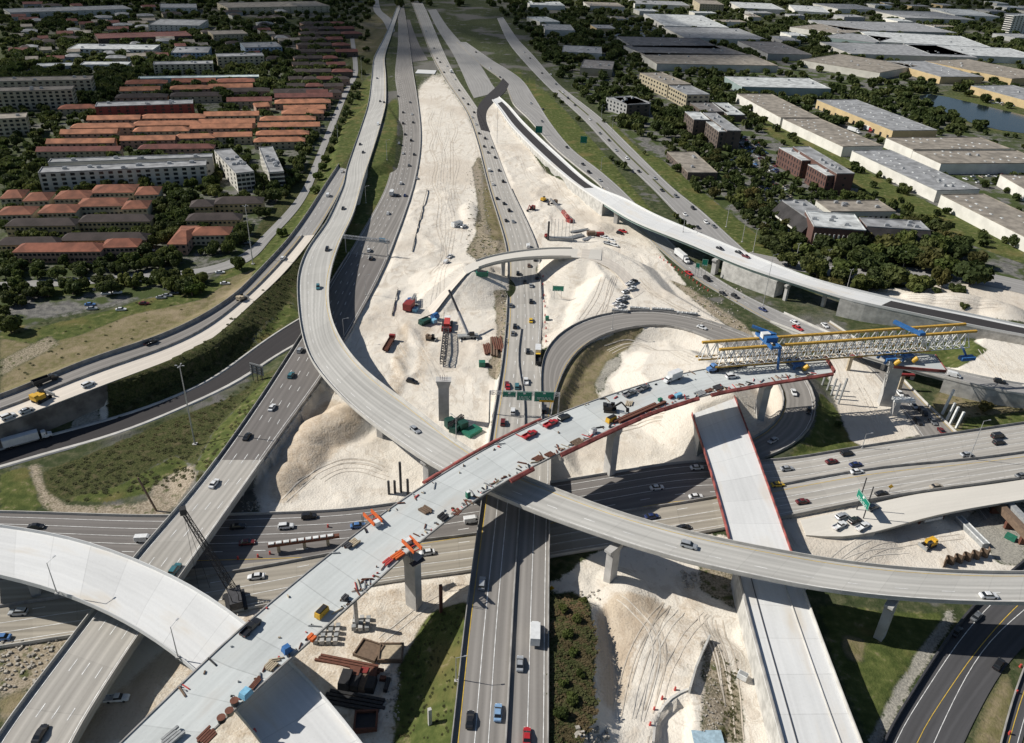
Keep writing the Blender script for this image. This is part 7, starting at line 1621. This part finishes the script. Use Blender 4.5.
# low curved concrete edge of the pit with orange barrels
ring = [(653,743),(654,731),(656,722),(659,714),(664,706),(671,699),(679,694),(688,690)]
cu = [spot(*q) for q in ring]; mb = MB()
for p, q in zip(cu[:-1], cu[1:]): mb.bar(p+[0,0,.25], q+[0,0,.25], .6, .6)
tag(mb.build('pit_kerb', M['parapet']), 'curved pale concrete kerb round the excavated pit near the bottom edge', 'kerb')
mb = MB(); w_ = [spot(*q) for q in ((689,693),(695,672),(702,655),(709,640))]
for p, q in zip(w_[:-1], w_[1:]): mb.bar(p+[0,0,.9], q+[0,0,.9], .5, 2.2)
tag(mb.build('low_wall', M['mse']), 'thin curved concrete wall beside the rubble strip of the haul road', 'wall')
_cone = MB(); _cone.box((0,0,0),(.62,.62,.05)); _cone.tube((0,0,.053),(0,0,1.05),.30,.24,10); CONE = _cone.mesh('traffic_barrel', E_['pinkred'])
def barrel(px, py, label, g): 
    o = bpy.data.objects.new('traffic_barrel', CONE); COL.objects.link(o); o.location = tuple(spot(px,py)); tag(o,label,'traffic barrel',g)
for px,py in ((650,725),(654,710),(662,699),(675,690)): barrel(px,py,'orange traffic barrel on the kerb of the excavated pit','barrels round the pit')
for px,py in ((543,277),(543,285),(544,296),(544,302),(545,307),(545,316),(545,323),(546,329),(546,337),(546,342)): barrel(px,py,'orange traffic barrel along the closed northbound lane','barrels along the closed lane')
for px,py in ((1020,667),(1016,693),(1009,734)): barrel(px,py,'orange traffic barrel by the lower edge road','barrels by the lower edge road')
for k in range(14): f = k/13; barrel(660+f*48,258+f*33,'orange traffic barrel along the connector road','barrels along the connector road')
for px,py in ((258,557),(270,554),(238,559),(255,732),(328,527)): barrel(px,py,'orange traffic barrel near the cross highway works' if py < 700 else 'orange traffic barrel on the dirt below the pale deck','barrels near the cross highway works')
# white form panels on the loop ramp's outer edge and barrier rows on the sand
for i,(x0,x1,y,l) in enumerate(((612,628,310,'left'),(630,650,308,'second'),(652,674,309,'third'),(677,698,313,'right'))):
    A, B = P(x0,y,5.6), P(x1,y+1.5,5.6); t = thing('form_panel',f'grey form panel stacked along the outer edge of the loop ramp, {l} one of four','form panel',tuple((A+B)/2),math.atan2((B-A)[1],(B-A)[0]),'form panels by the loop ramp'); L_ = np.hypot(*(B-A)[:2]); part(t,'panel','grey',lambda mb: mb.box((0,.3,-.6),(L_,1.6,1.1))); part(t,'rib','white',lambda mb: [mb.box((x,.3,.503),(.3,1.6,.2)) for x in np.arange(-L_/2+.5,L_/2,2)])
for a,b,l in (((427,190),(412,252),'thin dark silt fence running down the long sand strip'),((392,316),(398,290),'short dark silt fence on the sand beside the southbound lanes')):
    A, B = spot(*a), spot(*b); mb = MB(); n_ = 14
    for k in range(n_+1):
        p = A+(B-A)*k/n_; mb.bar(p, p+[0,0,1.3], .14)
        if k: q = A+(B-A)*(k-1)/n_; mb.bar(p+[0,0,.6], q+[0,0,.6], .05, .9)
    tag(mb.build('silt_fence', E_['black']), l, 'fence')
# parked cars in the office car parks and truck yards
LOT = [([(735,135),(760,140),(800,205),(790,225),(765,200),(742,165)],130,'car park between the brick offices and the avenue'),([(770,205),(785,215),(800,240),(775,235)],8,'car park beside the black sloping roof'),([(700,140),(735,150),(740,175),(720,170)],16,'car park behind the low tan building'),([(945,167),(1000,168),(1010,180),(985,186),(960,178)],12,'truck yard below the tan warehouse'),([(830,118),(868,134),(880,136),(845,112)],6,'yard between the long warehouses'),([(985,96),(1024,102),(1024,108),(990,103)],10,'car park behind the lake')]
pal = ['white','silver','grey','black','dark red','dark blue','tan','blue']
allc = []
for poly, n_, w_ in LOT:
    rg = random.Random(n_); got = 0
    for _ in range(n_*20):
        if got >= n_: break
        px, py = rg.uniform(min(p[0] for p in poly), max(p[0] for p in poly)), rg.uniform(min(p[1] for p in poly), max(p[1] for p in poly)); ins = False
        for i in range(len(poly)):
            a, b = poly[i], poly[(i+1) % len(poly)]
            if (a[1] > py) != (b[1] > py) and px < (b[0]-a[0])*(py-a[1])/(b[1]-a[1])+a[0]: ins = not ins
        q = P(px,py,.5)
        if not ins or not clear(q[0],q[1],3) or any((x-q[0])**2+(y-q[1])**2 < (R_*.7+2)**2 for x,y,R_ in TP) or any(abs(x-q[0])<4 and abs(y-q[1])<5 for x,y in allc): continue
        allc.append((q[0],q[1])); pr = proto('far car'); o = pr if pr['used'] == 0 else copy_tree(pr); pr['used'] = 1
        o.location = (q[0],q[1],float(zat(q[0],q[1]))+.05); o.rotation_euler = (0,0,.35+math.pi/2*(rg.random() < .5)); c = rg.choice(pal); set_paint(o, PM[c]); got += 1
        o.name = 'parked_car'; tag(o, f'{c} car parked in the {w_}', 'car', 'cars in the '+w_); 
        if 'used' in o and o is not pr: del o['used']
for px,py,to,c,l in ((832,121,(840,124),'white','white lorry parked in the yard between the long warehouses'),(855,131,(864,134),'white','second white lorry parked beside a red one between the warehouses'),(868,129,(876,132),'red','red lorry parked in front of the yellow warehouse')):
    pr = proto('semi truck'); o = copy_tree(pr) ; q = P(px,py,1.5); o.location = (q[0],q[1],.1); o.rotation_euler = (0,0,hd(px,py,to,1)); [set_paint(ch, PM[c]) for ch in o.children]; o.name = 'lorry'; tag(o,l,'lorry','lorries in the warehouse yards')
    if 'used' in o: del o['used']
# the big shaded car park on the skyline: too many small cars to count
V2 = []; F2 = []; k = 0; cv = np.array(proto('far car').data.vertices and [v.co[:] for v in proto('far car').data.vertices]); cf = [tuple(p.vertices) for p in proto('far car').data.polygons]; rg = random.Random(2)
for px, py in [(600+85*rg.random(), 17+20*rg.random()) for _ in range(330)]:
    q = P(px,py,.5)
    if not clear(q[0],q[1],3): continue
    V2 += [(x*1+q[0], y*1+q[1], z_+.1) for x,y,z_ in cv*1.15]; F2 += [tuple(i+k for i in f) for f in cf]; k += len(cv)
me = bpy.data.meshes.new('distant_parked_cars'); me.from_pydata(V2,[],F2); me.materials.append(PM['silver']); o = bpy.data.objects.new('distant_parked_cars', me); COL.objects.link(o); tag(o,'mass of tiny parked cars in the shaded car park near the skyline','cars',None,'stuff')
# rubble strips and scrub tufts on the works
rg = np.random.RandomState(11); V3 = []; F3 = []; k = 0
cube = np.array([(-1,-1,-1),(1,-1,-1),(1,1,-1),(-1,1,-1),(-.8,-.8,1),(.8,-.7,1),(.7,.8,1),(-.8,.7,1)])*.5; cfs = [(0,3,2,1),(4,5,6,7),(0,1,5,4),(1,2,6,5),(2,3,7,6),(3,0,4,7)]
for x0,x1,y0,y1,n_,s0,s1 in ((700,722,640,735,130,.15,.5),(466,492,170,262,160,.3,.9),(500,508,285,345,80,.3,.8),(690,745,285,330,120,.3,.8),(385,400,670,720,70,.2,.6),(0,60,640,690,110,.3,1.0),(240,262,500,512,30,.2,.7),(580,600,590,600,25,.2,.7),(680,700,572,590,25,.5,1.4),(575,608,728,743,60,.4,1.2)):
    for _ in range(n_):
        p = spot(rg.uniform(x0,x1), rg.uniform(y0,y1)); s = rg.uniform(s0,s1); a = rg.rand()*6; ca, sa = math.cos(a), math.sin(a); w_ = cube*[s,s*rg.uniform(.5,1.2),s*.7]
        if p[2] > 6: continue
        V3 += [(x*ca-y*sa+p[0], x*sa+y*ca+p[1], z_+p[2]+s*.15) for x,y,z_ in w_]; F3 += [tuple(i+k for i in f) for f in cfs]; k += 8
me = bpy.data.meshes.new('rubble'); me.from_pydata(V3,[],F3); me.materials.append(mat('rubble_stone',(.38,.35,.30),.95,.35,.6)); o = bpy.data.objects.new('rubble', me); COL.objects.link(o); tag(o,'loose limestone rubble scattered along the haul roads and ditches','rubble',None,'stuff')
# crisp tyre ruts over the fill
V5 = []; F5 = []; M5 = []; rg5 = random.Random(21)
def rut(guide, n_, spread):
    W3 = [spot(*g) for g in guide]; n_ = max(2, int(n_*.5)); base = catmull([w*[1,1,0] for w in W3], 1.6)
    for q in range(n_):
        off = rg5.uniform(-spread, spread); ph = rg5.uniform(0, 6); am = rg5.uniform(.3, 3.2); i0 = rg5.randrange(0, max(1, len(base)//3)); i1 = len(base)-rg5.randrange(0, max(1, len(base)//3)); C_r = base[i0:i1]
        if len(C_r) < 4: continue
        T_ = np.gradient(C_r, axis=0); T_ /= np.linalg.norm(T_, axis=1)[:, None]+1e-9; N_ = np.stack([-T_[:, 1], T_[:, 0], T_[:, 0]*0], 1); col = rg5.randrange(0, 3)
        for sd in (-1.0, 1.0):
            last = None
            for k_ in range(len(C_r)):
                c = C_r[k_]+N_[k_]*(off+am*math.sin(ph+k_*(.05+.02*(q % 4)))); pts_ = []
                for e_ in (-.17, .17):
                    p = c+N_[k_]*(sd+e_); pts_.append((p[0], p[1], float(zat(p[0], p[1]))+.10))
                V5.extend(pts_); j = len(V5)-2
                top = BVH.ray_cast(Vector((c[0], c[1], 60)), Vector((0, 0, -1)), 100)[0]
                ok = top is not None and abs(top[2]-zat(c[0], c[1])) < .3
                if last is not None and ok: F5.append((last, last+1, j+1, j)); M5.append(col)
                last = j if ok else None
for gd, n_, sp in (([(735,560),(700,600),(660,660),(640,740)],9,7),([(728,572),(712,620),(733,680),(744,740)],6,3),([(432,95),(435,150),(440,200),(445,250),(430,290),(425,335)],8,9),([(452,100),(453,160),(456,220),(440,280)],6,6),([(620,262),(604,300),(575,338)],7,7),([(625,268),(660,300),(722,332)],6,5),([(520,150),(560,200),(590,228),(640,246)],7,8),([(290,505),(345,470),(405,485)],6,5),([(600,350),(640,345),(700,362)],6,6),([(590,440),(650,425),(692,440)],6,6),([(800,560),(870,545),(960,535)],7,5),([(400,330),(420,360),(440,395),(478,420)],7,7),([(400,420),(440,440),(478,455)],4,3),([(250,640),(330,610),(440,590)],6,4),([(850,370),(870,400),(890,440)],6,4),([(600,600),(640,640),(620,720)],5,6),([(985,345),(1005,380)],3,4),([(870,293),(940,300),(1010,306)],5,3)): rut(gd, n_, sp)
me = bpy.data.meshes.new('tyre_tracks'); me.from_pydata(V5, [], F5)
for c_ in ((.58,.52,.44),(.53,.465,.38),(.66,.61,.53)): me.materials.append(mat('rut_soil', c_, .95, .2, .5))
me.polygons.foreach_set('material_index', M5); o = bpy.data.objects.new('tyre_tracks', me); COL.objects.link(o); tag(o, 'tyre tracks pressed into the pale fill by site lorries', 'tracks', None, 'stuff')
# small litter of the works on the viaduct deck
V4 = []; F4 = []; k = 0; rg2 = np.random.RandomState(3); mi = []
for _ in range(330):
    i = rg2.randint(4, len(rB.C)-2); u_ = rg2.choice([rg2.uniform(.5, 2.6), rB.W[i]-rg2.uniform(.4, 3.4), rB.W[i]-rg2.uniform(.4, 2.2), rg2.uniform(2, rB.W[i]-2)], p=[.24,.35,.37,.04]); p = rB.L[i]+rB.X[i]*u_+rB.T[i]*rg2.uniform(-2.5, 2.5); a = rg2.rand()*6.3; L_ = rg2.choice([.4,.6,1.0,2.2,3.4]); w_ = cube*[L_, rg2.uniform(.12,.45), rg2.uniform(.12,.5)]; ca, sa = math.cos(a), math.sin(a)
    V4 += [(x*ca-y*sa+p[0], x*sa+y*ca+p[1], z_+p[2]+.25) for x,y,z_ in w_]; F4 += [tuple(q+k for q in f) for f in cfs]; mi += [rg2.randint(0, 6)]*6; k += 8
me = bpy.data.meshes.new('deck_litter'); me.from_pydata(V4,[],F4)
for m_ in ('rust','tan','black','grey','brown','pinkred'): me.materials.append(E_[m_])
me.polygons.foreach_set('material_index', mi); o = bpy.data.objects.new('deck_litter', me); COL.objects.link(o); tag(o,'tiny boards, tools and scraps littering the edges of the unfinished viaduct','litter',None,'stuff')
def tufts(name, label, areas, mt, base):
    V=[];F=[];k=0; bv=np.array(base[0])-[0,0,.25]; bf=base[1]
    for poly,n_,r0,r1 in areas:
        xs=[p[0] for p in poly]; ys=[p[1] for p in poly]
        for _ in range(n_):
            px,py=rg.uniform(min(xs),max(xs)),rg.uniform(min(ys),max(ys)); ins=False
            for i in range(len(poly)):
                a,b=poly[i],poly[(i+1)%len(poly)]
                if (a[1]>py)!=(b[1]>py) and px<(b[0]-a[0])*(py-a[1])/(b[1]-a[1])+a[0]: ins=not ins
            if not ins: continue
            p=spot(px,py)
            if abs(p[2]-zat(p[0],p[1]))>.3: continue
            r=rg.uniform(r0,r1); w_=bv*[r*.85,r*.85,r*.5]; V+=[(x+p[0],y+p[1],z_+p[2]) for x,y,z_ in w_]; F+=[tuple(i+k for i in f) for f in bf]; k+=len(bv)
    me=bpy.data.meshes.new(name); me.from_pydata(V,[],F); me.materials.append(mt); o=bpy.data.objects.new(name,me); COL.objects.link(o); tag(o,label,'scrub',None,'stuff')
sbv = []; sbf = []; rgs = np.random.RandomState(8)
for k in range(30):
    a = rgs.rand()*6.3; rr = .9*math.sqrt(rgs.rand()); c_ = np.array([rr*math.cos(a), rr*math.sin(a), .25+.6*(1-rr)*rgs.rand()+.3]); nn = rgs.normal(size=3)*.45+[0,0,1.1]; nn /= np.linalg.norm(nn); t_ = np.cross(nn, [rgs.rand()-.5, 1, .1]); t_ /= np.linalg.norm(t_); b_ = np.cross(nn, t_); s_ = rgs.uniform(.12,.26)
    sbv += [tuple(c_-t_*s_-b_*s_*.6), tuple(c_+t_*s_-b_*s_*.7), tuple(c_+t_*s_*.8+b_*s_), tuple(c_-t_*s_+b_*s_*.7)]; sbf.append((k*4,k*4+1,k*4+2,k*4+3))
sb = (sbv, sbf)
tufts('scrub','low green and brown scrub on the banks and verges',[([(108,388),(195,348),(250,303),(311,240),(300,300),(256,345),(150,407),(110,420)],1100,.7,1.5),([(40,478),(160,426),(262,376),(255,404),(202,482),(100,498),(60,503)],900,.5,1.2),([(668,281),(715,307),(745,328),(735,330),(700,305)],120,.5,1.0),([(555,415),(600,415),(590,432),(560,440)],70,.6,1.2),([(470,200),(505,250),(480,262),(465,250)],110,.5,1.0),([(725,655),(738,660),(738,740),(720,740)],90,.3,.7),([(428,615),(465,605),(450,740),(400,740),(400,670)],160,.3,.7),([(0,330),(190,292),(240,272),(150,340),(0,395)],160,.5,1.0),([(950,390),(1024,398),(1024,418),(945,425)],80,.5,.9)],SCRUB,sb)
tufts('dry_scrub','rough brown and green scrub on the bank beside the northbound bridge',[([(546,604),(566,596),(586,603),(596,640),(590,680),(597,712),(580,742),(548,742)],330,.4,1.7)],leaf_mat('dry_scrub_leaves',(.105,.085,.04),(.15,.12,.06)),sb)
tufts('scrub','low green weeds on the bank beside the northbound bridge',[([(546,604),(566,596),(586,603),(596,640),(590,680),(597,712),(580,742),(548,742)],300,.4,1.9)],SCRUB,sb)
# clouds above the camera's view: their shade falls on the far districts
cm, nt, bs_ = new_mat('cloud_vapour'); out = nt.nodes['Material Output']; tr = nt.nodes.new('ShaderNodeBsdfTransparent'); df = nt.nodes.new('ShaderNodeBsdfDiffuse'); df.inputs[0].default_value = (.9,.9,.9,1); mx = nt.nodes.new('ShaderNodeMixShader')
ob = nt.nodes.new('ShaderNodeTexCoord').outputs['Object']; ln = nt.nodes.new('ShaderNodeVectorMath'); ln.operation = 'LENGTH'; sp = nt.nodes.new('ShaderNodeVectorMath'); sp.operation = 'MULTIPLY'; sp.inputs[1].default_value = (1,1,0); nt.links.new(ob, sp.inputs[0]); nt.links.new(sp.outputs[0], ln.inputs[0])
rad = ln.outputs['Value']; wn = noise(nt, wpos(nt), .006, 5)
al = ramp01(nt, math_n(nt, 'SUBTRACT', math_n(nt, 'ADD', 1.0, math_n(nt, 'MULTIPLY', math_n(nt, 'SUBTRACT', wn, .5), 1.2)), rad), .0, .45)
nt.links.new(math_n(nt, 'MULTIPLY', al, .40), mx.inputs[0]); nt.links.new(tr.outputs[0], mx.inputs[1]); nt.links.new(df.outputs[0], mx.inputs[2]); nt.links.new(mx.outputs[0], out.inputs[0])
CZ = 700.0; cot = 1/math.tan(SUN_E); ox, oy = CZ*cot*math.cos(SUN_A), CZ*cot*math.sin(SUN_A)
def cloud(px, py, py2, rx, label):
    """cloud whose shade is centred between two pixel rows"""
    a, b = P(px,py,0), P(px,py2,0); c = (a+b)/2; ry = abs(b[1]-a[1])/2
    bm = bmesh.new(); bmesh.ops.create_icosphere(bm, subdivisions=4, radius=1.0); me = bpy.data.meshes.new('cloud')
    for v in bm.verts:
        k = 1+.18*math.sin(v.co.x*7+px)+.14*math.sin(v.co.y*9+py)*math.cos(v.co.x*4); v.co = Vector((v.co.x*k, v.co.y*k, v.co.z*k if v.co.z > 0 else v.co.z*.25))
    bm.to_mesh(me); bm.free(); me.polygons.foreach_set('use_smooth', [True]*len(me.polygons)); me.materials.append(cm); o = bpy.data.objects.new('cloud', me); COL.objects.link(o); o.location = (c[0]+ox, c[1]+oy, CZ); o.scale = (rx, ry, 60); tag(o, label, 'cloud', None, 'stuff')
cloud(100,62,-30,620,'pale cloud whose shade darkens the upper left districts'); cloud(318,92,12,150,'small pale cloud shading the brown housing district'); cloud(420,60,-10,260,'pale cloud shading the far end of the expressway'); cloud(590,98,5,230,'pale cloud shading the grove by the frontage avenue'); cloud(700,66,34,230,'thin cloud shading the dark warehouses'); cloud(900,30,-20,600,'distant pale cloud over the right skyline'); cloud(40,130,60,190,'pale cloud shading the beige apartments at the left edge')
label_vehicles()
for k, t in PROTO.items():
    if t.get('used') == 0:
        for c in list(t.children): bpy.data.objects.remove(c)
        bpy.data.objects.remove(t)
    elif 'used' in t: del t['used']
# ------------------------------------------------------------------ sky, sun and view
SUN_ELEV, SUN_AZ = SUN_E, SUN_A
w = bpy.data.worlds.new('World'); scene.world = w; w.use_nodes = True
nt = w.node_tree; sky = nt.nodes.new('ShaderNodeTexSky'); sky.sky_type = 'NISHITA'; sky.sun_disc = False
sky.sun_elevation = SUN_ELEV; sky.sun_rotation = math.pi/2-SUN_AZ; sky.dust_density = .6; sky.altitude = 100
bg = nt.nodes['Background']; nt.links.new(sky.outputs[0], bg.inputs[0]); bg.inputs[1].default_value = .05
sl = bpy.data.lights.new('sun', 'SUN'); sl.energy = 4.2; sl.angle = R(.5); sl.color = (1, .953, .88)
so = bpy.data.objects.new('sun', sl); COL.objects.link(so)
sd = Vector((math.cos(SUN_AZ)*math.cos(SUN_ELEV), math.sin(SUN_AZ)*math.cos(SUN_ELEV), math.sin(SUN_ELEV)))
so.rotation_euler = sd.to_track_quat('Z', 'Y').to_euler(); so.location = (0, 0, 400)
scene.view_settings.view_transform = 'Standard'; scene.view_settings.look = 'None'; scene.view_settings.gamma = 1; scene.view_settings.exposure = 0.3
scene.cycles.max_bounces = 4; scene.cycles.diffuse_bounces = 2; scene.cycles.glossy_bounces = 2; scene.cycles.transmission_bounces = 2; scene.cycles.transparent_max_bounces = 8
scene.cycles.use_denoising = True
